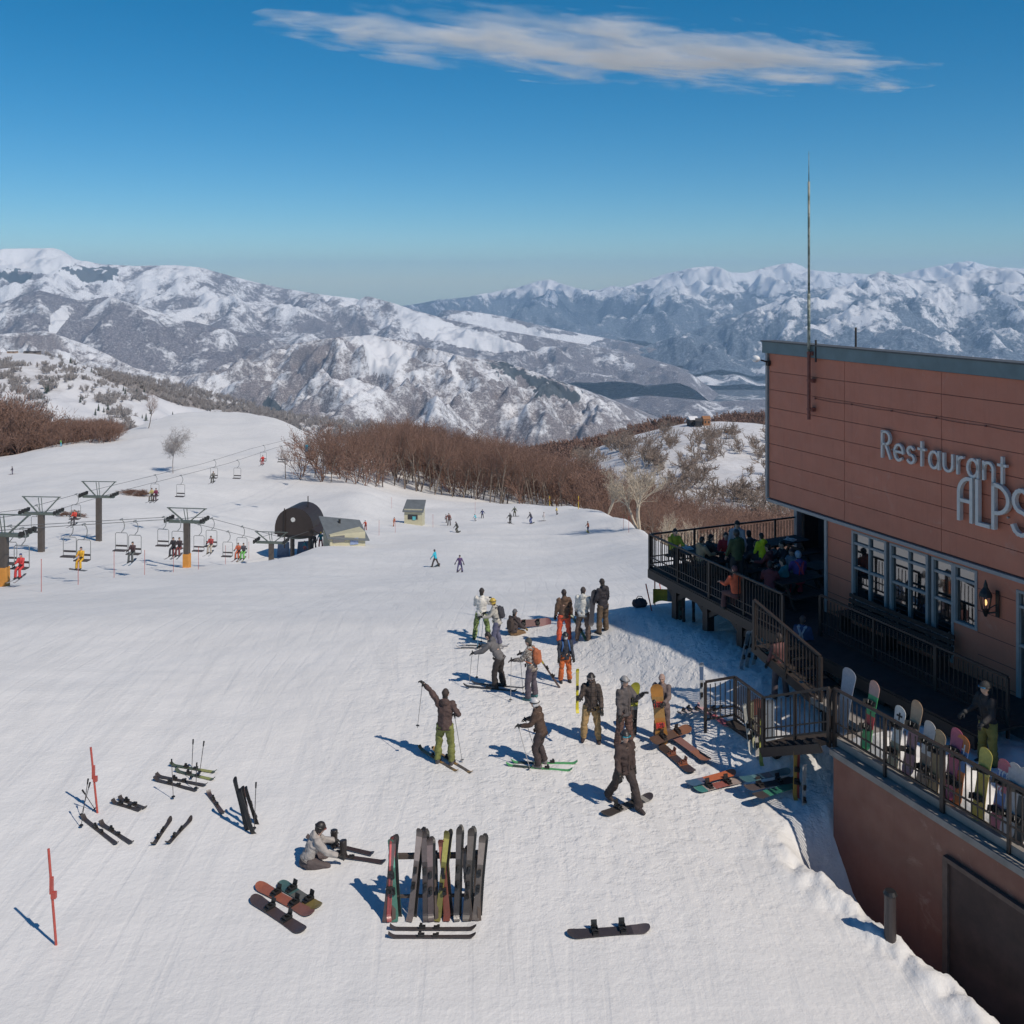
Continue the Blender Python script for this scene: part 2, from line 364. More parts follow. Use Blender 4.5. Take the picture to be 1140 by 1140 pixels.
def mountain(name, crest, dc, df, zf, amp, wl, seed, m, px0, px1, nu=700, nv=240, wood=(.6, .6), opens=(), cons=(), power=1.1, wob=.07, woodn=1.0, cj=1.0, mask_lo=.15, wbase=.30, skew=0.0, az=(1, 1)):
    px = np.linspace(px0, px1, nu); t = np.linspace(0, 1.35, nv)[:, None]
    cp = np.array(crest, float); cy = np.interp(px, cp[:, 0], cp[:, 1])
    k = np.hanning(9); k /= k.sum(); cy = np.convolve(np.pad(cy, 4, 'edge'), k, 'valid')
    cd = dc*(1 + wob*fbm(px/180.0 + seed*3.1, px*0 + seed, 3))
    D = df + (cd-df)*t
    X = (px-CX)/FPX*D; Y = D
    zc = EYE - (cy-HY)/FPX*cd
    prof = np.where(t < 1, np.clip(t, 0, 1)**power, 1 - 2.2*np.clip(t-1, 0, 1))
    wx = X + wl*.25*fbm(X/wl*.7 + seed, Y/wl*.7, 3); wy = Y + wl*.25*fbm(X/wl*.7 - seed, Y/wl*.7 + 5, 3)
    ca, sa = math.cos(skew), math.sin(skew)
    r = ridged((wx*ca - wy*sa)/wl/az[0] + seed*7.7, (wx*sa + wy*ca)/wl/az[1] + seed*2.3, 6)
    tt = np.clip(t, 0, 1.3)
    mask = np.where(tt < 1, mask_lo + (1-mask_lo)*np.sin(np.pi*np.clip(tt, 0, 1))**.6*1.0, mask_lo)
    fine = fbm(X/wl*6, Y/wl*6 + seed, 4)
    gul = ridged((X*ca - Y*sa)/wl*3.4 + seed, (X*sa + Y*ca)/wl*2.4, 4) - .5
    Z = zf + (zc-zf)*prof + amp*(r-.55)*mask*1.15 + amp*.06*fine + amp*.20*gul*mask
    # keep the skyline of the photograph
    ratio = (Z-EYE)/D; want = (HY-cy)/FPX; mx = ratio.max(0)
    w = 11; kk = np.hanning(w); kk /= kk.sum()
    dl = want - mx; dls = np.convolve(np.pad(dl, w//2, 'edge'), kk, 'valid')
    Z = Z + (dls*.8 + dl*.2*cj)*D*np.clip(prof, 0, 1)
    if (dl > 0).any() or True:
        over = np.clip((Z-EYE)/D - want, 0, None); Z = Z - over*D*.85
    rw = (px1-px0)*.16; fd_ = np.ones(nu)
    if px1 < 1140: fd_ = fd_*(1-sstep(px1-rw, px1-rw*.1, px))
    if px0 > 0: fd_ = fd_*sstep(px0+rw*.1, px0+rw, px)
    Z = -1120 + (Z+1120)*fd_
    PXm = np.broadcast_to(px, Z.shape); PYm = HY - (Z-EYE)/D*FPX
    gyd, gxd = np.gradient(Z); slope = np.abs(gxd)/((px[1]-px[0])/FPX*D)
    rel = (Z - Z.min())/(Z.max()-Z.min() + 1e-6)
    W = wbase + wood[0] + wood[1]*(0.55-rel) + woodn*.45*fbm(X/wl*2.2 + 9, Y/wl*2.2, 4) - .30*(r-.5) - .45*gul
    W = np.clip(W, -.6, .80) + .25*fbm(X/260 + 3, Y/260, 3)
    O = np.zeros(Z.shape)
    for poly in opens: O = np.maximum(O, poly_mask(PXm + 2.0*fbm(X/wl*9, Y/wl*9, 3)*2, PYm + 1.5*fbm(X/wl*9+7, Y/wl*9, 3)*2, poly))
    Cn = np.zeros(Z.shape)
    for poly in cons: Cn = np.maximum(Cn, poly_mask(PXm + 5*fbm(X/wl*9, Y/wl*9, 3)*2, PYm + 5*fbm(X/wl*9+3, Y/wl*9, 3)*2, poly))
    V = np.stack([X + 0*D, Y + 0*X, Z], -1).reshape(-1, 3)
    o = npmesh(name, V, grid_faces(nv, nu), m, {'wood': W, 'open': O, 'conifer': Cn})
    return tag(o, kind='structure')

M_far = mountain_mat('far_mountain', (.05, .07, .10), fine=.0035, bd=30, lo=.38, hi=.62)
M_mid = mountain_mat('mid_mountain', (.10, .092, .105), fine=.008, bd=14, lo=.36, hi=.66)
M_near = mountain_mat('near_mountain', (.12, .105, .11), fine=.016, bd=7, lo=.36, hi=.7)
# far range across the valley
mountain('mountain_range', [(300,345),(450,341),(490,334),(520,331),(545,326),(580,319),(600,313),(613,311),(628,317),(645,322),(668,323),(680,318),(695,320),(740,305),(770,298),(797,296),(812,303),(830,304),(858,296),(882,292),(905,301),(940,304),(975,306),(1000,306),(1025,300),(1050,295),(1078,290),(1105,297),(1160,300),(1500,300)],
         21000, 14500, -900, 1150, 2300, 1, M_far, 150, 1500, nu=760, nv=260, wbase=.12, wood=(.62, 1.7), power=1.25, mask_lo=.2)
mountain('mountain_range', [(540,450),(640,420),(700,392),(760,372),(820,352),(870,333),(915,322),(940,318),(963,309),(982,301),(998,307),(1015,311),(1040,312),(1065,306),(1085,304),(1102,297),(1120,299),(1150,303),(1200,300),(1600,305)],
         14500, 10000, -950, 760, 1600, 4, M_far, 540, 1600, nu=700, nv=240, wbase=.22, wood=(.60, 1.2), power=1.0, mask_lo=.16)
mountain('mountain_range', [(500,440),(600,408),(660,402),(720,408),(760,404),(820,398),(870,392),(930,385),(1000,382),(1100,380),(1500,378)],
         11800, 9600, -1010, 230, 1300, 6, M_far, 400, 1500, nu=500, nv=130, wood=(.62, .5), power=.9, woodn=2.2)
# left massif
mountain('mountain', [(-500,300),(-100,290),(0,277),(60,276),(72,280),(84,289),(98,291),(112,294),(150,296),(195,295),(225,298),(245,304),(280,313),(310,320),(365,329),(395,332),(440,350),(480,372),(560,400),(680,430)],
         11500, 8200, -760, 520, 1500, 2, M_mid, -500, 680, nu=760, nv=260, wood=(.35, .62), power=.95, mask_lo=.12,
         opens=[[(0,278),(66,277),(85,292),(60,305),(0,300)],[(190,352),(236,336),(246,340),(205,356)],[(60,300),(110,297),(130,312),(90,318)]],
         cons=[[(70,300),(130,298),(140,308),(95,312)],[(0,303),(40,305),(30,313),(0,312)]])
mountain('mountain', [(330,345),(360,336),(397,328),(415,331),(440,338),(460,345),(500,356),(560,368),(620,378),(700,392),(760,410)],
         9800, 8300, -850, 260, 900, 3, M_mid, 330, 830, nu=420, nv=160, wood=(.45, .5), power=1.0,
         opens=[[(440,340),(470,350),(520,366),(560,376),(590,390),(545,392),(480,378),(447,362)]])
mountain('mountain', [(430,352),(480,344),(520,346),(560,352),(600,362),(650,372),(700,381),(740,391),(790,405)],
         12500, 10600, -900, 240, 1000, 5, M_mid, 430, 860, nu=420, nv=150, wood=(.5, .5), power=1.0,
         opens=[[(500,350),(540,352),(580,362),(610,372),(680,374),(652,384),(690,392),(640,396),(590,384),(530,372)]])
mountain('mountain', [(-500,350),(-60,345),(0,338),(40,322),(90,335),(120,330),(160,342),(205,356),(260,368),(300,377),(340,388),(380,400),(450,425),(560,450)],
         8000, 5600, -760, 420, 1100, 8, M_mid, -500, 560, nu=640, nv=220, wood=(.62, .45), power=.85, mask_lo=.2, skew=.4,
         opens=[[(55,352),(72,340),(78,352),(56,374)]])
mountain('mountain', [(-400,400),(-100,388),(0,372),(50,368),(100,385),(150,410),(200,420),(230,414),(270,398),(310,386),(350,379),(380,375),(415,373),(450,380),(480,388),(520,398),(560,402),(600,416),(650,434),(700,455),(735,470),(800,500),(960,560)],
         5600, 3300, -640, 360, 700, 11, M_near, -400, 960, nu=900, nv=300, wood=(.50, .30), power=.8, mask_lo=.1, wob=.05, skew=.2, woodn=.8,
         opens=[[(404,378),(412,376),(440,385),(466,394),(452,402),(436,414),(412,414)],[(494,398),(498,397),(520,430),(512,430)]],
         cons=[[(543,400),(560,402),(600,418),(650,436),(640,446),(600,440),(590,425),(560,420)],[(300,440),(330,470),(330,500),(280,480)],[(255,470),(270,455),(320,520),(260,520)]])
# low dark hills in the valley
mountain('hill', [(600,470),(660,448),(720,440),(800,447),(860,444),(950,452),(1050,450),(1300,455)],
         7600, 6300, -1040, 110, 700, 13, M_mid, 520, 1300, nu=360, nv=90, wood=(.75, .3), power=.8, woodn=2.0)
def valley_mat():
    m, nt, bs = nodes('valley_floor'); p = geo_pos(nt)
    mp = N(nt, 'ShaderNodeMapping'); mp.inputs['Scale'].default_value = (1, .55, 1); nt.links.new(p, mp.inputs[0])
    a = noise(nt, mp.outputs[0], .0011, 7, .62, .6); b = noise(nt, p, .016, 4, .75); c_ = noise(nt, mp.outputs[0], .0042, 5, .7, .4)
    f = mth(nt, 'ADD', mth(nt, 'MULTIPLY', a, .5), mth(nt, 'ADD', mth(nt, 'MULTIPLY', c_, .5), mth(nt, 'MULTIPLY', mth(nt, 'SUBTRACT', b, .5), .5)))
    dark = ramp(nt, noise(nt, p, .03, 3, .8), .4, .65, (.035, .05, .07, 1), (.15, .16, .18, 1))
    c = mix(nt, ramp(nt, f, .51, .58), dark, (.62, .62, .63))
    nt.links.new(c, bs.inputs['Base Color']); bs.inputs['Roughness'].default_value = .9
    return m
x, y = np.meshgrid(np.linspace(-16000, 24000, 60), np.linspace(1500, 30000, 60))
V = np.stack([x, y, -1055 + 12*fbm(x/1500, y/1500, 3)], -1).reshape(-1, 3)
tag(npmesh('valley_floor', V, grid_faces(60, 60), valley_mat()), kind='structure')

# ridges near the ski area
def hill_mat(name, forest, fine, amt=(.40, .62), bd=.6):
    m, nt, bs = nodes(name); p = geo_pos(nt)
    a = N(nt, 'ShaderNodeAttribute', attribute_name='wood'); q = N(nt, 'ShaderNodeAttribute', attribute_name='open')
    n = noise(nt, p, fine, 6, .7)
    f = mth(nt, 'SUBTRACT', mth(nt, 'ADD', n, mth(nt, 'MULTIPLY', a.outputs['Fac'], .5)), q.outputs['Fac'])
    c = mix(nt, ramp(nt, f, *amt), (.66, .66, .68), forest)
    nt.links.new(c, bs.inputs['Base Color']); bs.inputs['Roughness'].default_value = .85
    bump(nt, bs, n, .5, bd); return m
M_ridge = hill_mat('ridge_snow', (.30, .27, .26), .09, (.5, .95), 2.0)
def ridge(name, crest, dc, df, foot, seed, m, px0, px1, nu, nv, amp, opens=(), woods=(), power=.8, wood0=.1):
    px = np.linspace(px0, px1, nu); t = np.linspace(0, 1.5, nv)[:, None]
    cp = np.array(crest, float); cy = np.interp(px, cp[:, 0], cp[:, 1]); k = np.hanning(15); k /= k.sum()
    cy = np.convolve(np.pad(cy, 7, 'edge'), k, 'valid')
    fy = np.interp(px, *np.array(foot, float).T)
    D = df + (dc-df)*t + 0*px
    zc = EYE - (cy-HY)/FPX*dc; zf = EYE - (fy-HY)/FPX*df
    prof = np.where(t < 1, 1-(1-np.clip(t, 0, 1))**(1/power), 1 - .9*(np.clip(t-1, 0, 1)*1.6)**1.5)
    X = (px-CX)/FPX*D
    Z = zf + (zc-zf)*prof + amp*fbm(X/90 + seed, D/90, 5)*np.sin(np.pi*np.clip(t, 0, 1))
    over = np.clip((Z-EYE)/D - (HY-cy)/FPX, 0, None); Z = Z - over*D
    PXm = np.broadcast_to(px, Z.shape); PYm = HY - (Z-EYE)/D*FPX
    O = np.zeros(Z.shape); W = np.zeros(Z.shape) + wood0
    for p_ in opens: O = np.maximum(O, poly_mask(PXm, PYm, p_))
    for p_ in woods: W = np.maximum(W, poly_mask(PXm, PYm, p_))
    V = np.stack([X, D, Z], -1).reshape(-1, 3); F = grid_faces(nv, nu)
    o = tag(npmesh(name, V, F, m, {'wood': W, 'open': O}), kind='structure')
    return BVHTree.FromPolygons([tuple(v) for v in V], [tuple(f) for f in F])
LEFT_OPEN = [[(50,455),(58,440),(80,436),(100,440),(118,455),(110,475),(60,475)], [(0,392),(40,394),(85,403),(110,414),(60,406),(0,402)], [(150,452),(170,440),(200,452),(255,462),(150,480)]]
LEFT_WOOD = [[(108,412),(135,420),(180,432),(215,446),(252,457),(200,452),(160,437),(120,424)]]
B_left = ridge('snow_ridge', [(-500,395),(-100,395),(0,392),(40,393),(70,400),(100,409),(135,420),(180,433),(215,446),(250,458),(300,480),(380,510)], 900, 420, [(-500,560),(200,530),(380,560)], 3, M_ridge, -500, 380, 400, 120, 14, LEFT_OPEN, LEFT_WOOD)
B_left2 = ridge('snow_ridge', [(-200,420),(60,408),(120,415),(160,423),(200,430),(240,440),(300,457),(345,466),(420,474),(520,500)], 1500, 900, [(-200,560),(520,560)], 5, M_ridge, -200, 520, 300, 80, 16, (), [[(60,405),(345,470),(420,480),(300,468),(100,424)]])
B_knoll = ridge('snow_knoll', [(480,560),(560,545),(620,520),(645,506),(665,498),(700,486),(740,476),(765,471),(800,469),(840,471),(858,474),(900,480),(1000,492),(1300,520)], 520, 250, [(480,640),(640,610),(1300,640)], 7, hill_mat('knoll_snow', (.42, .40, .39), .35, (.5, .9), .8), 480, 1300, 420, 140, 5)
B_back = ridge('wooded_ridge', [(480,520),(560,512),(640,503),(690,492),(730,480),(752,474),(764,482),(790,478),(810,472),(860,470),(950,474),(1300,490)], 760, 560, [(480,600),(1300,600)], 9, M_ridge, 480, 1300, 300, 60, 3, (), [[(480,400),(1300,400),(1300,640),(480,640)]])

# ------------------------------------------------------------------ air, sky, sun, camera
def build_air():
    mb = MB(); mb.box((3000, 9500, -350), (46000, 31000, 1700))
    m = bpy.data.materials.new('valley_haze'); m.use_nodes = True; nt = m.node_tree; nt.nodes.clear()
    o = N(nt, 'ShaderNodeOutputMaterial'); v = N(nt, 'ShaderNodeVolumePrincipled')
    v.inputs['Color'].default_value = (.50, .74, 1.0, 1); v.inputs['Density'].default_value = HAZE
    v.inputs['Anisotropy'].default_value = 0.0
    nt.links.new(v.outputs[0], o.inputs['Volume'])
    tag(mb.build('haze', m), kind='stuff')
HAZE = 4.2e-5
build_air()
def cloud_mat():
    m = bpy.data.materials.new('cirrus'); m.use_nodes = True; nt = m.node_tree; nt.nodes.clear()
    o = N(nt, 'ShaderNodeOutputMaterial'); v = N(nt, 'ShaderNodeVolumePrincipled')
    co = coords(nt, 'Object')
    s = N(nt, 'ShaderNodeSeparateXYZ'); nt.links.new(co, s.inputs[0])
    # stretched wisps
    mp = N(nt, 'ShaderNodeMapping'); mp.inputs['Rotation'].default_value = (0, 0, R(-9)); mp.inputs['Scale'].default_value = (.00022, .0010, .0022); nt.links.new(co, mp.inputs[0])
    n1 = noise(nt, mp.outputs[0], 1.0, 8, .66, 1.2)
    mp2 = N(nt, 'ShaderNodeMapping'); mp2.inputs['Rotation'].default_value = (0, 0, R(24)); mp2.inputs['Scale'].default_value = (.0008, .003, .004); nt.links.new(co, mp2.inputs[0])
    n2 = noise(nt, mp2.outputs[0], 1.0, 5, .6, .5)
    # falls off from the cloud's middle line
    ln = N(nt, 'ShaderNodeVectorMath', operation='MULTIPLY'); nt.links.new(co, ln.inputs[0]); ln.inputs[1].default_value = (1/6200, 1/2300, 1/230)
    L = N(nt, 'ShaderNodeVectorMath', operation='LENGTH'); nt.links.new(ln.outputs[0], L.inputs[0])
    fall = mth(nt, 'SUBTRACT', 1.0, L.outputs['Value'])
    f = mth(nt, 'ADD', mth(nt, 'MULTIPLY', fall, .40), mth(nt, 'ADD', mth(nt, 'MULTIPLY', n1, 1.5), mth(nt, 'MULTIPLY', n2, 1.0)))
    d = mth(nt, 'MAXIMUM', mth(nt, 'SUBTRACT', f, 1.40), 0.0)
    d = mth(nt, 'MULTIPLY', d, mth(nt, 'GREATER_THAN', fall, 0.0))
    nt.links.new(mth(nt, 'MULTIPLY', d, CLOUD), v.inputs['Density'])
    v.inputs['Color'].default_value = (1, 1, 1, 1); v.inputs['Anisotropy'].default_value = -0.35
    nt.links.new(v.outputs[0], o.inputs['Volume']); return m
CLOUD = .026
mc = cloud_mat()
def cloud(cx, cy, z, rx, ry, rz_, rot):
    mb = MB(); mb.ell((0, 0, 0), (rx, ry, rz_), 28)
    o = mb.build('cloud', mc, loc=(cx, cy, z)); o.rotation_euler = (0, 0, rot); tag(o, kind='structure')
cloud(2000, 15000, 3450, 5900, 2300, 230, R(23))

w = bpy.data.worlds.new('World'); SC.world = w; w.use_nodes = True
nt = w.node_tree; bg = nt.nodes['Background']
sky = nt.nodes.new('ShaderNodeTexSky'); sky.sky_type = 'NISHITA'; sky.sun_disc = False
SUN_EL = R(48); sun_dir = Vector((.73*math.cos(SUN_EL), -.683*math.cos(SUN_EL), math.sin(SUN_EL))).normalized()
sky.sun_elevation = SUN_EL; sky.sun_rotation = math.atan2(sun_dir.x, sun_dir.y)
sky.altitude = 1500; sky.air_density = 1.0; sky.dust_density = .1; sky.ozone_density = 1.6
hs = nt.nodes.new('ShaderNodeHueSaturation'); hs.inputs['Saturation'].default_value = 1.35; hs.inputs['Hue'].default_value = .5
nt.links.new(sky.outputs[0], hs.inputs['Color']); sx = nt.nodes.new('ShaderNodeSeparateXYZ'); nt.links.new(coords(nt, 'Generated'), sx.inputs[0])
cr = N(nt, 'ShaderNodeValToRGB'); el_ = cr.color_ramp.elements; el_[0].position = 0; el_[0].color = (.70, .89, 1.12, 1); el_[1].position = .28; el_[1].color = (.11, 1.05, 1.13, 1)
e3 = el_.new(.62); e3.color = (.78, .84, .88, 1); nt.links.new(sx.outputs[2], cr.inputs['Fac']); tint = cr.outputs['Color']
nt.links.new(mix(nt, 1.0, hs.outputs[0], tint, 'MULTIPLY'), bg.inputs['Color'])
bg.inputs['Strength'].default_value = .10
sl = bpy.data.lights.new('sun', 'SUN'); sl.energy = 4.6; sl.angle = R(.5); sl.color = (1.0, .91, .79)
so = bpy.data.objects.new('sun', sl); COL.objects.link(so)
so.rotation_euler = sun_dir.to_track_quat('Z', 'Y').to_euler(); so.location = (30, -40, 60)
cam = bpy.data.cameras.new('camera'); co_ = bpy.data.objects.new('camera', cam); COL.objects.link(co_)
cam.sensor_width = 36; cam.lens = 36*FPX/1140; cam.shift_x = 0; cam.shift_y = -(570-HY)/1140
cam.clip_start = .2; cam.clip_end = 80000
co_.location = EYEV; co_.rotation_euler = (R(90), 0, 0); SC.camera = co_
SC.view_settings.view_transform = 'Standard'; SC.view_settings.look = 'None'; SC.view_settings.gamma = 1
SC.view_settings.exposure = -.35
SC.cycles.volume_bounces = 2; SC.cycles.max_bounces = 6; SC.cycles.transparent_max_bounces = 12
SC.cycles.use_denoising = True
# ------------------------------------------------------------------ restaurant
RUST = mat('rust_red_cladding', (.43, .155, .105), .55, .07, 1.2, bmp=.1)
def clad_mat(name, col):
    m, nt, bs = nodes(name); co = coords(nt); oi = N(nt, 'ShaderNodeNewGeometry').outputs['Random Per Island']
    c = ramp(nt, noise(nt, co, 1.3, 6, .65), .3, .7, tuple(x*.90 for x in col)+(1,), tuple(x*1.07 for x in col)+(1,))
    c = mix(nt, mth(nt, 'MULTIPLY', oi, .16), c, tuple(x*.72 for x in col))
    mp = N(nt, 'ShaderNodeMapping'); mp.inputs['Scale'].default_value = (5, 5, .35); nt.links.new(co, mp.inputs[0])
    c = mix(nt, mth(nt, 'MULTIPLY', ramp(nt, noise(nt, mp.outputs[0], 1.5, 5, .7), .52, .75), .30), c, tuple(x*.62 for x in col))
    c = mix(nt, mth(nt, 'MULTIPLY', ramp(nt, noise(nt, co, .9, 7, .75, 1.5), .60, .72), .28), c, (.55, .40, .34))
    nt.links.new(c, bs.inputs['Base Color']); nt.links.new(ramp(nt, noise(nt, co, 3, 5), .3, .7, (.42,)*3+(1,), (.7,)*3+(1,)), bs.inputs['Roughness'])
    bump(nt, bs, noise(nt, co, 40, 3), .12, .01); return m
RUST = clad_mat('rust_red_panel', (.56, .19, .115))
GROOVE = mat('cladding_joint', (.18, .065, .05), .8)
TRIM = mat('grey_metal_trim', (.33, .32, .315), .5, .1, 3)
FASCIA = mat('slate_green_fascia', (.15, .20, .21), .55, .15, 2)
DARKM = mat('dark_brown_metal', (.028, .021, .019), .55, .15, 5)
DECKM = mat('dark_deck_board', (.032, .025, .022), .75, .3, 4)
BLACK = mat('black_iron', (.015, .014, .014), .45)
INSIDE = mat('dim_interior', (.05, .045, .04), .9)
CONC = mat('concrete_cap', (.25, .23, .21), .8, .2, 3)
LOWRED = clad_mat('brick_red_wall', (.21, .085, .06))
def glass_mat():
    m, nt, bs = nodes('window_glass')
    bs.inputs['Base Color'].default_value = (.012, .014, .016, 1); bs.inputs['Roughness'].default_value = .03
    bs.inputs['IOR'].default_value = 2.3; bs.inputs['Specular IOR Level'].default_value = .8
    bump(nt, bs, noise(nt, coords(nt), 1.2, 2), .02, .05); return m
GLASS = glass_mat()
FACE0 = -.45                                            # sheet behind the panels
rest = thing('restaurant_building', 'rust red panelled restaurant building with big windows beside the ski slope', 'building', BO, BROT)
# ground storey wall in pieces round the window openings
ZB, ZT, DK = 5.15, 9.73, 2.4
S_END = 20.0
W0 = facade(948.4, 600)[0]; W1 = facade(1033, 600)[0]; W2 = facade(1061.7, 700)[0]; W3 = facade(1087.8, 640)[0]
SW = facade(921, 600)[0]
m_ = MB()
D0 = facade(1131, 700)[0]; D1 = D0 + 2.4
wz1 = 5.0
m_.box(((SW+W0)/2, .13, (5.12-1.5)/2), (W0-SW, .24, 6.62))
m_.box(((W0+W2)/2, .13, (2.50-1.5)/2), (W2-W0, .24, 4.0))
m_.box(((W2+W3)/2, .13, (3.55-1.5)/2), (W3-W2, .24, 5.05))
m_.box(((W3+D0)/2, .13, (5.12-1.5)/2), (D0-W3, .24, 6.62))
m_.box(((W0+W3)/2, .13, (wz1+5.12)/2), (W3-W0, .24, 5.12-wz1))
m_.box(((D1+S_END)/2, .13, (5.12-1.5)/2), (S_END-D1, .24, 6.62))
m_.box(((D0+D1)/2, .13, 4.99), (2.4, .24, .26))
m_.box((SW+.12, 6.2, (5.12-1.5)/2), (.24, 11.9, 6.62))
m_.box((S_END-.12, 6.2, (5.12-1.5)/2), (.23, 11.9, 6.6))
m_.build('ground_floor_wall', RUST, rest)
for (a_, b_) in ((SW, W0), (W3, D0)):
    for k in range(1, 6):
        z = 5.12 - .53*k; m_ = MB(); m_.box(((a_+b_)/2, .006, z), (b_-a_-.04, .008, .014)); m_.build('wall_joint', GROOVE, rest)
# upper storey: joint-coloured core with panels standing on it
m_ = MB(); m_.box((S_END/2, 6.0, (ZB+8.2)/2), (S_END, 11.97, 8.2-ZB)); m_.box((S_END/2, .16, (8.2+ZT)/2), (S_END, .28, ZT-8.2)); m_.build('upper_wall_core', GROOVE, rest)
m_ = MB()
SV1 = facade(941, 470)[0]; SV2 = facade(1049, 480)[0]; bounds = [0.04, SV1]; step = SV2-SV1
while bounds[-1] < S_END: bounds.append(bounds[-1] + step)
bounds[-1] = min(bounds[-1], S_END)
nrw = 8; hgt = (ZT-ZB-.05)/nrw
for i in range(len(bounds)-1):
    for k in range(nrw):
        m_.box(((bounds[i]+bounds[i+1])/2, -.002, ZB+.05+(k+.5)*hgt), (bounds[i+1]-bounds[i]-.014, .05, hgt-.016))
for i in range(5):
    for k in range(5):
        m_.box((-.002, .06+ (i+.5)*2.38, ZB+.05+(k+.5)*hgt), (.05, 2.36, hgt-.016))
m_.build('upper_cladding', RUST, rest)
m_ = MB(); m_.box((S_END/2-.05, .12, ZT+.185), (S_END+.26, .5, .35)); m_.build('fascia', FASCIA, rest)
m_ = MB(); m_.box((S_END/2-.05, .12, ZT+.378), (S_END+.34, .56, .04)); m_.add([(-.1,.38,ZT-.1),(S_END,.38,ZT-.1),(S_END,12.2,8.22),(-.1,12.2,8.22),(-.1,.38,ZT-.2),(S_END,.38,ZT-.2),(S_END,12.2,8.1),(-.1,12.2,8.1)], [(0,1,2,3),(7,6,5,4),(0,4,5,1),(1,5,6,2),(2,6,7,3),(3,7,4,0)]); m_.build('roof', mat('roof_sheet', (.09, .09, .09), .6), rest)
m_ = MB(); m_.box((S_END/2, -.02, ZB-.035), (S_END+.06, .12, .09)); m_.box((-.02, 6, ZB-.035), (.1, 11.9, .088)); m_.box((-.035, -.035, (ZB+ZT)/2+.03), (.09, .09, ZT-ZB-.04))
m_.build('metal_trim', TRIM, rest)
m_ = MB(); m_.box((SW-.04, .03, 3.7), (.10, .14, 2.8)); m_.build('corner_post', TRIM, rest)
m_ = MB(); m_.box((SW/2, 6.1, ZB-.03), (SW-.2, 11.5, .05)); m_.build('soffit', mat('soffit_board', (.06, .05, .045), .8), rest)
# windows: three wide bays of framed panes
def window(s0, s1, z0, z1, smid, zs, name='window'):
    fr = MB(); t = .042
    for s in (s0, s1): fr.box((s, .05, (z0+z1)/2), (t+.03, .13, z1-z0))
    for s in smid: fr.box((s, .05, (z0+z1)/2), (t, .10, z1-z0-.02))
    for z in (z0, z1): fr.box(((s0+s1)/2, .05, z), (s1-s0+.08, .12, t+.02))
    for z in zs: fr.box(((s0+s1)/2, .05, z), (s1-s0-.04, .09, t+.02))
    f = fr.build(name, TRIM, rest)
    g = MB(); g.box(((s0+s1)/2, .075, (z0+z1)/2), (s1-s0-.02, .012, z1-z0-.02)); g.build('pane', GLASS, f)
    return f
WA = facade(967.4, 620)[0]; WB = facade(986.7, 620)[0]; WC = facade(1011.6, 640)[0]
ze = (4.66, 3.98, 3.1)
window(W0+.03, WB-.03, 2.55, wz1-.03, [WA], ze)
window(WB+.16, W1-.03, 2.55, wz1-.03, [WC], ze)
window(W1+.16, W2-.03, 2.55, wz1-.03, [], ze)
window(W2+.03, W3-.03, 3.58, wz1-.03, [], ze[:1])
window(D0+.05, D1-.05, 1.82, 4.84, [D0+1.2], (4.5, 3.6), 'glazed_door')
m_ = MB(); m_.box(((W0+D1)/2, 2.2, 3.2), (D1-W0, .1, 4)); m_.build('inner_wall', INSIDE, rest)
# letters built from square-section strokes
def arc(cx, cy, rx, ry, a0, a1, n=10):
    return [(cx + rx*math.cos(R(a0+(a1-a0)*i/n)), cy + ry*math.sin(R(a0+(a1-a0)*i/n))) for i in range(n+1)]
GL = {
 'R': (.50, [[(0,0),(0,1)], [(0,1),(.22,1)] + arc(.22,.76,.24,.24,90,-90) + [(0,.52)], [(.22,.52),(.50,0)]]),
 'e': (.50, [[(.02,.32)] + [(.49,.32)] + arc(.25,.30,.25,.30,0,310,14)]),
 's': (.38, [arc(.19,.45,.17,.15,35,270,9) + arc(.19,.15,.19,.15,90,-150,9)]),
 't': (.34, [[(.17,0),(.17,.86)], [(0,.6),(.34,.6)]]),
 'a': (.52, [arc(.25,.30,.25,.30,0,360,18), [(.51,.62),(.51,0)]]),
 'u': (.46, [[(0,.6),(0,.22)] + arc(.23,.22,.23,.22,180,360,9) + [(.46,.6)]]),
 'r': (.26, [[(0,.6),(0,0)], arc(.24,.36,.24,.24,175,85,6)]),
 'n': (.46, [[(0,0),(0,.6)], arc(.23,.37,.23,.23,180,0,9) + [(.46,0)]]),
 'A': (.36, [[(0,0),(0,.62)] + arc(.30,.62,.30,.38,180,100,8) + [(.36,1),(.36,0)], [(0,.46),(.36,.46)]]),
 'L': (.36, [[(.04,1),(.04,0),(.36,0)]]),
 'P': (.40, [[(.0,0),(.0,1)], [(.0,1)] + arc(.06,.68,.34,.32,90,-90,12) + [(0,.36)]]),
 'S': (.42, [arc(.22,.76,.20,.24,30,270,10) + arc(.20,.26,.22,.26,90,-160,10)]),
 'T': (.5, [[(.25,0),(.25,1)],[(0,1),(.5,1)]]), 'C': (.5, [arc(.27,.5,.27,.5,50,310,14)]), 'F': (.42, [[(0,0),(0,1),(.42,1)],[(0,.52),(.34,.52)]]),
 'H': (.5, [[(0,0),(0,1)],[(.5,0),(.5,1)],[(0,.5),(.5,.5)]]), '+': (.6, [[(.3,.1),(.3,.9)],[(-.05,.5),(.65,.5)]]),
}
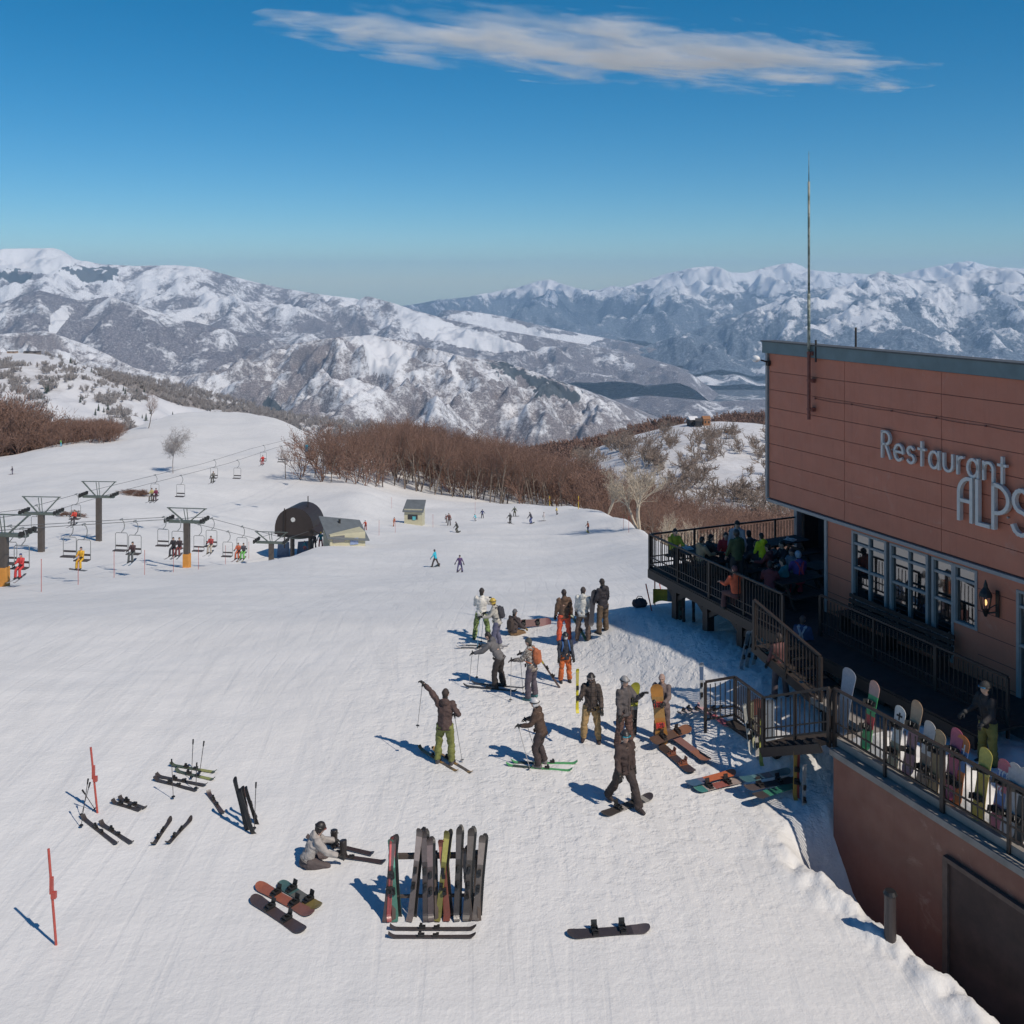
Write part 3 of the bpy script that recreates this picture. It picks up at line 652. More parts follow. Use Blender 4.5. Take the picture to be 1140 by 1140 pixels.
def stroke_text(text, mk, hgt, w, depth, gap, xsc=1.0):
    """mk(u, v, d) maps text plane to 3-D"""
    mb = MB(); u = 0
    for ch in text:
        wd, strokes = GL[ch]
        for st in strokes:
            for k in range(len(st)-1):
                (x0, y0), (x1, y1) = st[k], st[k+1]
                L = math.hypot(x1-x0, y1-y0)
                if L < 1e-5: continue
                ex = (x1-x0)/L*w/hgt*.5; ey = (y1-y0)/L*w/hgt*.5
                x0, y0, x1, y1 = x0-ex*.9/xsc, y0-ey*.9, x1+ex*.9/xsc, y1+ey*.9
                nx, ny = -(y1-y0), (x1-x0)*xsc; q = math.hypot(nx, ny); nx, ny = nx/q*w/2, ny/q*w/2
                P = []
                for d in (0, depth - .0006*(k % 3)):
                    for (x, y_, sg) in ((x0, y0, 1), (x1, y1, 1), (x1, y1, -1), (x0, y0, -1)):
                        P.append(mk(u + x*hgt*xsc + nx*sg, y_*hgt + ny*sg, d))
                mb.add(P, [(0,1,2,3), (7,6,5,4), (0,4,5,1), (1,5,6,2), (2,6,7,3), (3,7,4,0)])
        u += wd*hgt*xsc + gap
    return mb
LET = mat('pale_sign_metal', (.66, .62, .58), .6, .06)
sR, zR = facade(986.5, 506.6); sT, zT = facade(1121.6, 535)
tot = sum(GL[c][0] for c in 'Restaurant')
xs = .86; hR = .68; gp_ = ((sT + .12 - sR) - tot*hR*xs)/9.3
stroke_text('Restaurant', lambda u, v, d: (sR+u, -.03-.05-d, zR-.03+v), hR, .062, .08, gp_, xs).build('sign_word', LET, rest)
sA, zA = facade(1073.5, 576.5)
stroke_text('ALPS', lambda u, v, d: (sA+u, -.03-.05-d, zA+v), 1.02, .085, .12, .13, 1.0).build('sign_word', LET, rest)
for s, z in ((sR+.3, zR+.2), (sR+2, zR+.2), (sR+3.4, zR+.2), (sA+.4, zA+.3), (sA+1.3, zA+.3)): m_ = MB(); m_.box((s, -.05, z), (.04, .07, .04)); m_.build('sign_bracket', TRIM, rest)
# aerial mast clamped to the wall
sm, zm0 = facade(900.5, 467, -.2); zmt = facade(902, 168, -.2)[1]
mast = MB(); mast.tube([(sm, -.2, ZT+.2), (sm, -.2, zmt-4.2)], .045, 10); mast.tube([(sm, -.2, zmt-4.2), (sm, -.2, zmt-.9)], .034, 8); mast.tube([(sm, -.2, zmt-.9), (sm, -.2, zmt)], [.016, .006], 6)
def mast_mat():
    m, nt, bs = nodes('weathered_mast'); n = noise(nt, coords(nt), 5, 5, .7)
    nt.links.new(ramp(nt, n, .46, .56, (.30, .32, .28, 1), (.10, .13, .11, 1)), bs.inputs['Base Color']); bs.inputs['Roughness'].default_value = .6; return m
mo = mast.build('aerial_mast', mast_mat(), rest, True)
m2 = MB(); m2.tube([(sm, -.2, zm0), (sm, -.2, ZT+.2)], .05, 10)
for z in (zm0+.3, zm0+1.15, zm0+1.95): m2.box((sm, -.115, z), (.16, .2, .07)); m2.box((sm+.1, -.12, z), (.05, .12, .12))
m2.build('mast_foot', mat('rust_paint', (.22, .07, .05), .6), mo)
m2 = MB(); m2.tube([(sm+.22, -.13, ZT-.1), (sm+.22, -.13, ZT+.55)], .03, 6); m2.build('vent_pipe', DARKM, rest); m2 = MB(); m2.tube([(facade(935, 380)[0]+.2, .4, ZT+.4), (facade(935, 380)[0]+.2, .4, ZT+.95)], .03, 6); m2.build('vent_pipe', DARKM, rest)
# sagging cable along the wall
m2 = MB(); pts = []
c0, c1 = sm + .1, 12.0
for i in range(60):
    s = c0 + (c1-c0)*i/59; k = (i % 9)/9; pts.append((s, -.045, zm0+.62 - .02*math.sin(math.pi*k)))
m2.tube(pts, .007, 5); 
for i in range(0, 60, 9): m2.box((pts[i][0], -.045, pts[i][2]), (.04, .04, .04))
m2.build('wall_cable', GROOVE, rest)
# floodlight on the corner
m2 = MB(); m2.bar((.05, -.06, 9.45), (.02, -.32, 9.52), .05); m2.box((.06, -.08, 9.42), (.12, .1, .16)); fl = m2.build('floodlight', DARKM, rest)
m2 = MB(); m2.ell((-.12, -.42, 9.56), (.17, .12, .11), 12); m2.build('lamp_housing', mat('white_lamp', (.75, .76, .78), .3), fl, True)
# carriage lantern by the windows
sl_, zl = facade(1107, 668); 
m2 = MB(); m2.box((sl_+.12, -.04, zl-.05), (.09, .03, .62)); m2.bar((sl_+.12, -.05, zl-.25), (sl_-.02, -.26, zl-.28), .035); m2.bar((sl_+.12, -.05, zl-.05), (sl_-.02, -.26, zl-.22), .02)
m2.tube([(sl_-.02, -.26, zl-.36), (sl_-.02, -.26, zl-.2)], [.03, .085], 8)
m2.tube([(sl_-.02, -.26, zl+.12), (sl_-.02, -.26, zl+.2), (sl_-.02, -.26, zl+.33), (sl_-.02, -.26, zl+.38), (sl_-.02, -.26, zl+.5)], [.15, .13, .05, .045, .012], 10)
for k in range(6):
    a = k*math.pi/3; m2.bar((sl_-.02+.085*math.cos(a), -.26+.085*math.sin(a), zl-.2), (sl_-.02+.14*math.cos(a), -.26+.14*math.sin(a), zl+.12), .014)
lan = m2.build('wall_lantern', BLACK, rest)
def lamp_mat(name, col, st):
    m, nt, bs = nodes(name); bs.inputs['Base Color'].default_value = col + (1,); bs.inputs['Emission Color'].default_value = col + (1,); bs.inputs['Emission Strength'].default_value = st; return m
m2 = MB(); m2.ell((sl_-.02, -.26, zl-.03), (.035, .035, .075), 8); m2.build('lit_bulb', lamp_mat('warm_bulb', (1, .55, .2), 2.0), lan, True)

# ------------------------------------------------------------------ railings
def railing(name, label, pts, cat='railing', h=1.1, post_every=1.9, loc=(0, 0, 0), rz=0.0, parent_loc=None, heavy=.055, group=None, bal=.13, closed_base=True):
    """pts in the restaurant frame at floor height"""
    t = thing(name, label, cat, BO, BROT, group)
    for i in range(len(pts)-1):
        a, b = Vector(pts[i]), Vector(pts[i+1]); d = b-a; L = Vector((d.x, d.y, 0)).length; up = Vector((0, 0, h))
        n = max(1, round(L/post_every))
        r_ = MB(); r_.bar(a+up, b+up, .06, .05); r_.build('top_rail', DARKM, t)
        r_ = MB(); r_.bar(a+up*.11, b+up*.11, .04, .04); r_.build('rail', DARKM, t)
        if h > 1.0 and name != 'stair_railing':
            r_ = MB(); r_.bar(a+up*.32, b+up*.32, .03, .03); r_.build('rail', DARKM, t)
        for k in range(n+1 if i == len(pts)-2 else n):
            p = a + d*k/n; r_ = MB(); r_.box(p+up*.5-Vector((0, 0, .12)), (heavy*(1.7 if k % 2 == 0 else 1), heavy*1.2, h+.2)); r_.build('post', DARKM, t)
        for k in range(n):
            r_ = MB(); q0 = a + d*k/n; q1 = a + d*(k+1)/n; nb = max(2, int((q1-q0).length/bal))
            for j in range(1, nb):
                p = q0 + (q1-q0)*j/nb; r_.bar(p+up*.11, p+up*.93, .02, .02)
            r_.build('baluster', DARKM, t)
    return t
YU = -2.39; YF = 9.0; SF_ = -3.23
railing('railing', 'dark brown railing along the slope side of the upper terrace', [(SF_, YU, DK), (3.65, YU, DK)])
railing('railing', 'dark railing across the far end of the upper terrace, in front of the brown trees', [(SF_, YU+.07, DK), (SF_, 4.5, DK)])
railing('railing', 'dark walkway railing in front of the restaurant windows', [(4.1, YU+.9, DK), (10.0, YU+.9, DK-.05)])
YL = -4.4
railing('railing', 'dark railing on the lower terrace, with snowboards leaning behind it', [(7.93, YL, 1.8), (S_END, YL, 1.8)], post_every=1.5)
railing('railing', 'short dark stair railing stepping down from the lower terrace to the snow', [(7.85, YL-.09, 1.8), (6.05, -4.9, .95), (4.05, -4.25, .60), (3.8, -5.0, .5)], post_every=1.1)
railing('stair_railing', 'sloping dark stair railing leading down from the upper terrace', [(3.72, YU-1.0, DK), (6.3, YU-1.0, 1.8)], h=1.1, post_every=1.3)
# upper terrace
t = thing('upper_terrace', 'dark timber terrace on posts where people sit, at the restaurant corner', 'terrace', BO, BROT)
m_ = MB(); k = SF_
while k < 10.0:
    w = .19; y1 = 4.6 if k < SW - .2 else -.01
    m_.box((k+w/2, (YU-.06+y1)/2, DK-.03), (w-.008, y1-YU+.06, .05)); k += w
m_.build('floor', DECKM, t)
m_ = MB(); m_.box(((SF_+10)/2, YU-.03, DK-.2), (10-SF_, .1, .28)); m_.box((SF_-.02, 1.1, DK-.2), (.1, 6.9, .27)); m_.build('edge_beam', DARKM, t)
m_ = MB()
for k in range(9): m_.box((SF_+.6+k*1.45, (YU+(-.2))/2+.05, DK-.24), (.12, 2.0, .22))
m_.box((3, 2.2, DK-.24), (11, .14, .2)); m_.build('joist', DARKM, t)
for s in (-2.1, -.35, 1.4, 3.5, 7.0):
    m_ = MB(); zg = gz(*bf(s, YU+.35, 0).xy) - .3
    m_.box((s, YU+.35, (zg+DK-.35)/2), (.26, .26, DK-.35-zg))
    m_.bar((s, YU+.35, 1.6), (s+.75, YU+.3, DK-.36), .14); m_.bar((s, YU+.35, 1.6), (s-.6, YU+.3, DK-.36), .13)
    m_.build('support_post', DARKM, t)
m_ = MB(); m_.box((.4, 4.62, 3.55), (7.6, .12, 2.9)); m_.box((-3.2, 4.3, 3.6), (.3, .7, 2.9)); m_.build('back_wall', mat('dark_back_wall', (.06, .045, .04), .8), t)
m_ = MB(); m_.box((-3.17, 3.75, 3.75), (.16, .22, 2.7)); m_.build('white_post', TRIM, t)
# terrace stair and lower terrace
t = thing('terrace_stair', 'short dark stair joining the upper and lower terraces', 'stairs', BO, BROT)
for k in range(6):
    m_ = MB(); s = 3.75+k*.42; z = DK-.1*(k+1)+.0; m_.box((s+.2, YU-.5, z-.03), (.38, .92, .05)); m_.build('tread', DECKM, t)
m_ = MB(); m_.bar((3.6, YU-.03, DK-.2), (6.3, YU-.03, 1.65), .06, .24); m_.bar((3.6, YU-.97, DK-.2), (6.3, YU-.97, 1.65), .06, .24); m_.build('stringer', DARKM, t)
t = thing('lower_terrace', 'snowy lower terrace above the red wall at the lower right', 'terrace', BO, BROT)
m_ = MB(); m_.box(((7.93+S_END)/2, -2.2, 1.72), (S_END-7.93, 4.36, .16)); m_.box((6.97, -1.75, 1.72), (1.93, 3.4, .15)); m_.build('floor', CONC, t)
for k in range(7):
    m_ = MB(); m_.box((7.75-k*.27, -4.2-.02*k, 1.68-k*.125), (.26, 1.15, .05)); m_.build('tread', DECKM, t)
m_ = MB(); m_.bar((7.9, -4.76, 1.62), (6.0, -4.92, .72), .05, .2); m_.build('stringer', DARKM, t)
m_ = MB(); m_.box((5.0, -3.95, .52), (2.0, 1.1, .1)); m_.build('landing', DECKM, t)
m_ = MB(); zz = -2.6
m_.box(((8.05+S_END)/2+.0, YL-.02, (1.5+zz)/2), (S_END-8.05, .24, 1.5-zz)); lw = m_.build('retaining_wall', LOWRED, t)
m_ = MB(); m_.box(((8.0+S_END)/2, YL-.04, 1.56), (S_END-8.0, .34, .13)); m_.build('coping', CONC, t)
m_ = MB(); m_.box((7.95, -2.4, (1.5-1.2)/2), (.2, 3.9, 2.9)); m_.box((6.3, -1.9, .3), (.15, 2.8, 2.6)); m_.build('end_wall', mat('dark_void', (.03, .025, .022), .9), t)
sg, zg = facade(1056, 958, YL-.15); 
m_ = MB(); m_.box((sg+2.6, YL-.16, (zg-2.6)/2), (5.2, .06, zg+2.6)); gd = m_.build('garage_door', mat('dark_shutter', (.06, .035, .03), .7, .3, 3), t)
m_ = MB(); m_.box((sg, YL-.2, (zg-2.6)/2+.02), (.12, .1, zg+2.6)); m_.box((sg+2.6, YL-.2, zg+.05), (5.3, .1, .09)); m_.build('door_frame', mat('dull_frame', (.12, .08, .065), .7), gd)
m_ = MB(); m_.box((7.98, -4.15, .55), (.06, .35, 1.8)); m_.build('doorway_frame', TRIM, t)
# drifted snow lying on the lower terrace
def heap(name, label, s0, s1, y0, y1, z, h, seed):
    n = 40; S, Y = np.meshgrid(np.linspace(s0, s1, n*3), np.linspace(y0, y1, n)); e = np.minimum(np.minimum(S-s0, s1-S)/.5, np.minimum(Y-y0, y1-Y)/.3)
    Z = z - .02 + h*np.clip(e, 0, 1)**.6*(.55 + .9*fbm(S*.9+seed, Y*.9, 4))
    P = np.stack([BO.x + BD.x*S + BI.x*Y, BO.y + BD.y*S + BI.y*Y, Z], -1).reshape(-1, 3)
    return tag(npmesh(name, P, grid_faces(n, n*3), SNOW), kind='stuff')
heap('snow_drift', '', 8.1, S_END-.3, YL+.25, -.6, 1.81, .28, 3)
# stacked benches under the windows
bt = thing('bench', 'dark slatted bench standing under the restaurant windows', 'bench', bf(W0+.05, -.55, DK), BROT)
m_ = MB()
for k in range(4): m_.box((1.9, -.12+k*.12, .45), (3.6, .09, .04))
m_.build('seat', DARKM, bt)
m_ = MB()
for k in range(3): m_.box((1.9, .3+.02*k, .58+k*.14), (3.6, .04, .1))
m_.build('backrest', DARKM, bt)
for s in (.25, 1.9, 3.55):
    m_ = MB(); m_.box((s, .05, .22), (.07, .42, .42)); m_.bar((s, .26, .3), (s, .36, .95), .05); m_.build('leg', DARKM, bt)
# picnic tables on the upper terrace
def picnic(loc, rz, label, proto=[None]):
    if proto[0] is None:
        t = thing('picnic_table', label, 'table', loc, rz, 'picnic tables on the upper terrace'); proto[0] = t
        m_ = MB()
        for k in range(5): m_.box((-.32+k*.16, 0, .74), (.14, 1.7, .04))
        m_.build('tabletop', DECKM, t)
        for sx in (-.72, .72): m_ = MB(); m_.box((sx, 0, .44), (.26, 1.7, .04)); m_.build('bench_seat', DECKM, t)
        for y in (-.6, .6): m_ = MB(); m_.bar((-.62, y, .02), (-.2, y, .72), .07); m_.bar((.62, y, .02), (.2, y, .72), .07); m_.bar((-.75, y, .4), (.75, y, .4), .06); m_.build('leg_frame', DARKM, t)
        return t
    return copy_tree(proto[0], loc, rz, label)
for (s, y, a, lb) in ((-2.2, -1.1, .1, 'picnic table at the slope end of the terrace, beside the yellow and black jacket'), (-.9, .25, -.1, 'picnic table with food between the red and the green jackets'),
                   (-1.9, 2.1, .05, 'picnic table nearest the far railing of the terrace'), (.9, 1.6, .0, 'picnic table in the shade under the overhang'), (1.6, -.3, .1, 'picnic table nearest the restaurant wall corner')):
    picnic(bf(s, y, DK), BROT + a, lb)
# paper trays and cups on the tables
for i, (s, y) in enumerate(((-2.2, -.9), (-.9, .4), (-.7, .0), (-2.3, -1.5), (-1.8, 2.3))):
    o = thing('food_tray', ['white food tray on the table at the slope end', 'white food tray in front of the red jacket', 'white food tray behind the green jacket', 'small white tray at the railing corner', 'white food tray by the far railing'][i], 'tray', bf(s, y, DK+.765), i*.6)
    m_ = MB(); m_.box((0, 0, .008), (.36, .26, .015)); m_.box((0, .13, .02), (.36, .01, .03)); m_.box((0, -.13, .02), (.36, .01, .03)); m_.build('tray', mat('white_card', (.6, .6, .58), .6), o)
    m_ = MB(); m_.tube([(.08, .03, .016), (.08, .03, .1)], [.03, .04], 10); m_.build('cup', mat('white_card', (.6, .6, .58), .6), o)
    m_ = MB(); m_.tube([(-.07, 0, .016), (-.07, 0, .06)], [.05, .085], 12); m_.build('bowl', mat('white_card', (.6, .6, .58), .6), o)
# ------------------------------------------------------------------ trees
def bark(name, a, b):
    m, nt, bs = nodes(name); n = noise(nt, coords(nt), 3, 5, .7)
    nt.links.new(ramp(nt, n, .4, .6, a + (1,), b + (1,)), bs.inputs['Base Color']); bs.inputs['Roughness'].default_value = .9; return m
BARK = bark('grey_brown_bark', (.13, .105, .085), (.23, .18, .145))
TWIG = bark('red_brown_twigs', (.165, .095, .07), (.26, .155, .115))
PALE = bark('pale_birch_bark', (.42, .35, .27), (.52, .44, .34))
def grow(seed, H, spread=.45, levels=5, first=.35, kids=(4, 4, 4, 4), stems=1, lean=.1, twigw=.02, dense=1.0, r0=.022, bare=2):
    """a leafless tree: tapered trunk and limbs, then thousands of twigs"""
    rg = random.Random(seed); T = MB(); C = MB()
    def seg(mb, p, q, ra, rb, n):
        mb.tube([p, q], [ra, rb], n, cap=False)
    def ribbon(p, q, w):
        d = q-p; s = d.cross(Vector((rg.uniform(-1, 1), rg.uniform(-1, 1), rg.uniform(-1, 1)))).normalized()*w/2
        C.add([p-s, p+s, q], [(0, 1, 2)])
    def branch(p, d, L, r, lv):
        n = 3 if lv else 5; q = p; dd = d
        for i in range(n):
            nd = (dd + Vector((rg.uniform(-1, 1), rg.uniform(-1, 1), rg.uniform(-.3, .8)))*.17).normalized()
            e = q + nd*L/n; rb = r*(1-.28*(i+1)/n)
            if lv <= 1: seg(T, q, e, r*(1-.28*i/n), rb, 6 if lv == 0 else 4)
            elif lv == 2: seg(C, q, e, max(r*(1-.28*i/n), twigw*.5), max(rb, twigw*.45), 3)
            else: ribbon(q, e, max(twigw, r*2))
            q, dd = e, nd
            if lv < levels and (i > bare or lv > 0):
                k = kids[min(lv, len(kids)-1)]*dense/2.0
                k = int(k) + (rg.random() < k % 1)
                for j in range(k):
                    ax = nd.cross(Vector((rg.uniform(-1, 1), rg.uniform(-1, 1), rg.uniform(-1, 1)))).normalized()
                    ang = rg.uniform(.35, .95)*(spread/.45)
                    b = (Matrix.Rotation(ang, 3, ax) @ nd); b = (b + Vector((0, 0, .28))).normalized()
                    t = rg.random(); o = q - nd*L/n*t*.6
                    branch(o, b, L*rg.uniform(.42, .68), rb*.55, lv+1)
    for s in range(stems):
        a = rg.uniform(0, 6.28); ln = lean + (.25 if stems > 1 else 0)*rg.random()
        branch(Vector((0, 0, -.5)), Vector((math.cos(a)*ln, math.sin(a)*ln, 1)).normalized(), H*(.66 if stems == 1 else .52), H*r0, 0)
    return T, C
def mk_tree(name, label, cat, seed, H, bm=BARK, tm=TWIG, group=None, **kw):
    T, C = grow(seed, H, **kw); t = thing(name, label, cat, (0, 0, -500), group=group)
    zz = sorted(v[2] for v in C.v); top = zz[int(len(zz)*.985)]; kz = 8.6/top if name == 'bare_tree' else 1.0
    for mb in (T, C): mb.v = [(x*kz, y*kz, z*kz) for x, y, z in mb.v]
    T.build('trunk', bm, t, True); C.build('crown', tm, t); return t
FG = 'leafless brown trees of the wood behind the ski slope'
FL = 'leafless red-brown tree in the dense wood behind the ski slope'
protos = [mk_tree('bare_tree', FL, 'tree', 20+i, 11.0, group=FG, spread=.5+.05*(i % 3), kids=(4, 5, 4, 3), levels=4, twigw=.042, r0=.012 + .002*(i % 2)) for i in range(6)]
edge_x = lambda px: np.interp(px, [305, 340, 400, 440, 520, 640, 700, 760, 860], [205, 190, 190, 215, 215, 215, 170, 130, 130])
top_y = lambda px: np.interp(px, [300, 330, 355, 400, 450, 490, 540, 590, 640, 680, 720, 760, 800, 860], [505, 490, 474, 470, 466, 474, 482, 497, 508, 528, 543, 555, 562, 570])
count = 0; rf = random.Random(5); used = set(); cand = []
for i in range(5200):
    px = rf.uniform(306, 900); e = edge_x(px); Y = e + (330-e)*rf.random()**1.5 if px < 690 else rf.uniform(e, 290)
    if px < 345 and rf.random() < .8: continue
    if px < 430 and Y > 250 and rf.random() < .6: continue
    p = onp(px, Y); pb = HY + (EYE-p.z)/Y*FPX
    hneed = (pb - top_y(px))/FPX*Y
    H = hneed*(.62+.34*rf.random()**.8 + (.16 if rf.random() < .12 else 0)) if hneed < 17 else rf.uniform(9, 14)
    if H < 4.5: H = rf.uniform(3.5, 5) if hneed > 2.5 else 0
    if H == 0 or H > 17: continue
    ok = True
    for q in cand[-900:]:
        if (q[0]-p).length_squared < 9: ok = False; break
    if ok: cand.append((p, H, Y, px))
cand.sort(key=lambda c: c[2]/c[1])
near = cand[:286]; rest_c = cand[286:820]
for i, (p, H, Y, px) in enumerate(near):
    s = H/8.6
    if i < 6: o = protos[i]; o.location = p; o.rotation_euler = (0, 0, rf.uniform(0, 6.3)); o.scale = (s,)*3
    else: copy_tree(protos[i % 6], p, rf.uniform(0, 6.3), scale=(s*rf.uniform(.85, 1.1), s*rf.uniform(.85, 1.1), s))
# the rest of the wood, further back, reads as one mass
def scatter(name, places, variants, m, seed=1):
    rg = np.random.RandomState(seed); Vs = []; Fs = []; off = 0
    for (p, s) in places:
        v, f = variants[rg.randint(len(variants))]; a = rg.uniform(0, 6.28); c_, s_ = math.cos(a), math.sin(a)
        q = v.copy(); q[:, 0], q[:, 1] = v[:, 0]*c_-v[:, 1]*s_, v[:, 0]*s_+v[:, 1]*c_
        Vs.append(q*s + np.array(p)); Fs.append(f + off); off += len(v)
    o = npmesh(name, np.concatenate(Vs), np.concatenate(Fs), m, smooth=False)
    return tag(o, kind='stuff')
def variant(seed, tw, **kw):
    T, C = grow(seed, 1.0, twigw=tw, **kw)
    v = []; f = []
    for mb in (T, C):
        o = len(v); v += mb.v
        for q in mb.f:
            q = [i + o for i in q]
            f.append((q[0], q[1], q[2]))
            if len(q) == 4: f.append((q[0], q[2], q[3]))
    v = np.array(v); v = v*(.8/np.percentile(v[:, 2], 98.5)); return v, np.array(f)
vs_far = [variant(60+i, .0075, levels=4, kids=(4, 4, 4, 2), r0=.012, spread=.52) for i in range(4)]
scatter('wood', [(tuple(p), H/.80) for (p, H, Y, px) in rest_c], vs_far, TWIG)
# shrub wood on the further ridges
vs_tiny = [variant(80+i, .05, levels=3, kids=(4, 4, 2), r0=.014, spread=.55) for i in range(4)]
def ridge_spots(bvh, n, px0, px1, y0, y1, far, keep, seed, h):
    rg = random.Random(seed); out = []
    k = 0
    while len(out) < n and k < n*30:
        k += 1; px = rg.uniform(px0, px1); D = rg.uniform(y0, y1)
        x = (px-CX)/FPX*D; hit = bvh.ray_cast(Vector((x, D, 900)), Vector((0, 0, -1)))[0]
        if hit is None: continue
        py = HY + (EYE-hit.z)/D*FPX
        if rg.random() < keep(px, py): out.append((tuple(hit), rg.uniform(*h)))
    return out
def inpoly(px, py, poly):
    r = False
    for i in range(len(poly)):
        (x0, y0), (x1, y1) = poly[i], poly[(i+1) % len(poly)]
        if (y0 > py) != (y1 > py) and px < (x1-x0)*(py-y0)/(y1-y0)+x0: r = not r
    return r
KW = bark('knoll_twigs', (.20, .15, .12), (.32, .25, .20))
def keep_knoll(px, py):
    base = float(fbm(np.array(px/26.0), np.array(py/17.0 + 3), 3))
    d = .35 + 1.5*base
    if 795 < px < 850 and 515 < py < 560: d -= .5
    if py < 482 and px < 800: d -= .25
    if py > 555: d += .6
    return min(1, max(0.02, d))
scatter('scrub', ridge_spots(B_knoll, 620, 560, 1000, 255, 515, 0, keep_knoll, 3, (5.0, 9.5)), [variant(90+i, .02, levels=3, kids=(4, 5, 4), r0=.012, spread=.62) for i in range(4)], KW)
scatter('far_wood', ridge_spots(B_back, 2600, 560, 1000, 690, 765, 0, lambda a, b: .05 if 757 < a < 797 else 1, 4, (8, 12)), vs_tiny, TWIG)
def keep_left(px, py):
    for p_ in LEFT_OPEN:
        if inpoly(px, py, p_): return .02
    if inpoly(px, py, LEFT_WOOD[0]): return 1
    return min(1, max(.02, .30 + 1.8*float(fbm(np.array(px/22.0), np.array(py/9.0), 3))))
GT = bark('grey_twigs', (.27, .245, .24), (.38, .35, .335))
scatter('scrub', ridge_spots(B_left, 3000, -150, 300, 430, 905, 0, keep_left, 5, (3.4, 6.2)), vs_tiny, GT)
scatter('scrub', ridge_spots(B_left2, 1500, 40, 430, 1250, 1500, 0, lambda a, b: .9, 6, (7, 11)), vs_tiny, GT)
# small dark conifers dotted on the left ridge
def conifer_variant(seed):
    rg = random.Random(seed); mb = MB()
    for k in range(9):
        z = .12 + k*.1; r = .24*(1-k/9.5)
        for j in range(8):
            a = j*math.pi/4 + k*.5 + rg.uniform(-.2, .2); rr = r*rg.uniform(.7, 1.15)
            mb.add([(0, 0, z+.1), (rr*math.cos(a-.3), rr*math.sin(a-.3), z-.05), (rr*math.cos(a+.3), rr*math.sin(a+.3), z-.06)], [(0, 1, 2)])
    return np.array(mb.v), np.array(mb.f)
CON = bark('dark_conifer', (.03, .045, .035), (.05, .07, .05))
lc = ridge_spots(B_left, 45, 30, 250, 450, 900, 0, lambda a, b: 1 if (abs((b-430)-(55-a)*1.2) < 6 or rnd.random() < .12) else 0, 8, (3.5, 6.5))
scatter('conifer_clump', lc, [conifer_variant(i) for i in range(3)], CON)
# wood at the far left of the ski slope
cL = []
for i in range(900):
    px = rf.uniform(-60, 140); Y = rf.uniform(258, 330)
    lim = np.interp(px, [-60, 0, 40, 70, 130, 140], [12, 12, 9, 6.5, 6, 3])
    p = onp(px, Y); pb = HY + (EYE-p.z)/Y*FPX; want = np.interp(px, [-60, 0, 20, 45, 60, 90, 130, 140], [440, 450, 452, 466, 470, 466, 470, 480])
    H = (pb-want)/FPX*Y*rf.uniform(.75, 1)
    if 3 < H < 22: cL.append((p, H))
cL = cL[:330]
LG = 'leafless trees at the far left edge of the ski slope'
for i, (p, H) in enumerate(cL[:14]):
    o = copy_tree(protos[i % 6], p, rf.uniform(0, 6), 'leafless brown tree in the grove at the far left edge of the slope', scale=H/8.6); o['group'] = LG
scatter('wood', [(tuple(p), H/.8) for p, H in cL[14:]], vs_far, TWIG, 3)
# trees that stand by themselves
lone = mk_tree('lone_tree', 'lone bare tree standing in the middle of the open snow slope at left', 'tree', 41, 8.2, GT, GT, levels=4, kids=(7, 6, 5, 3), spread=.85, twigw=.05, r0=.013); lone.location = gp(193, 527); lone.scale = (.95,)*3
def birch(seed, px, py, hpx, label, Y=None, stems=3, **kw):
    p = gp(px, py) if Y is None else onp(px, Y)
    t = mk_tree('birch_tree', label, 'tree', seed, 7.0, PALE, PALE, levels=4, kids=(6, 4, 3, 3), spread=.5, twigw=.035, stems=stems, r0=.018, lean=.25, **kw)
    t.location = p; t.scale = (hpx*p.y/FPX/6.0,)*3; return t
birch(51, 712, 0, 74, 'big pale forked birch at the right brink of the ski slope', Y=118)
birch(52, 676, 0, 40, 'low leaning pale birch left of the big forked birch', Y=150, stems=2)
birch(53, 754, 0, 62, 'pale slender birch just beyond the terrace corner', Y=118, stems=2)
birch(54, 773, 0, 60, 'pale birch behind the far terrace railing', Y=112, stems=2)
birch(55, 820, 0, 52, 'pale birch behind the middle of the far terrace railing', Y=112, stems=2)
for (i, px, py, h, lb) in ((0, 337, 530, 50, 'foremost bare tree at the left end of the wood, by the chairlift'), (1, 318, 533, 40, 'small bare tree left of the wood beside the chairlift line'), (2, 365, 528, 62, 'tall bare tree at the left front corner of the wood')):
    p = gp(px, py); copy_tree(protos[i], p, i*1.3, lb, scale=h*p.y/FPX/8.6).pop('group') if False else None
    o = copy_tree(protos[i], p, i*1.3, lb, scale=h*p.y/FPX/8.6)
    if 'group' in o: del o['group']
hb = copy_tree(protos[3], gp(165, 477), .6, 'bare bush on the snow brow above the lone tree', scale=1.2); del hb['group']
for (px, py, w_, lb) in ((148, 551, 1.0, 'brown brush poking out of the snow right of the third lift pylon'), (75, 575, .7, 'brown brush behind the second lift pylon')):
    T, C = grow(int(px), 2.2, levels=4, stems=5, spread=.9, kids=(5, 5, 4, 3), twigw=.03, lean=.9, first=.1)
    p = gp(px, py); t = thing('brush', lb, 'bush', p); T.build('stem', TWIG, t); C.build('twig_mass', TWIG, t); t.scale = (2.2*w_, 1.2*w_, .7*w_)

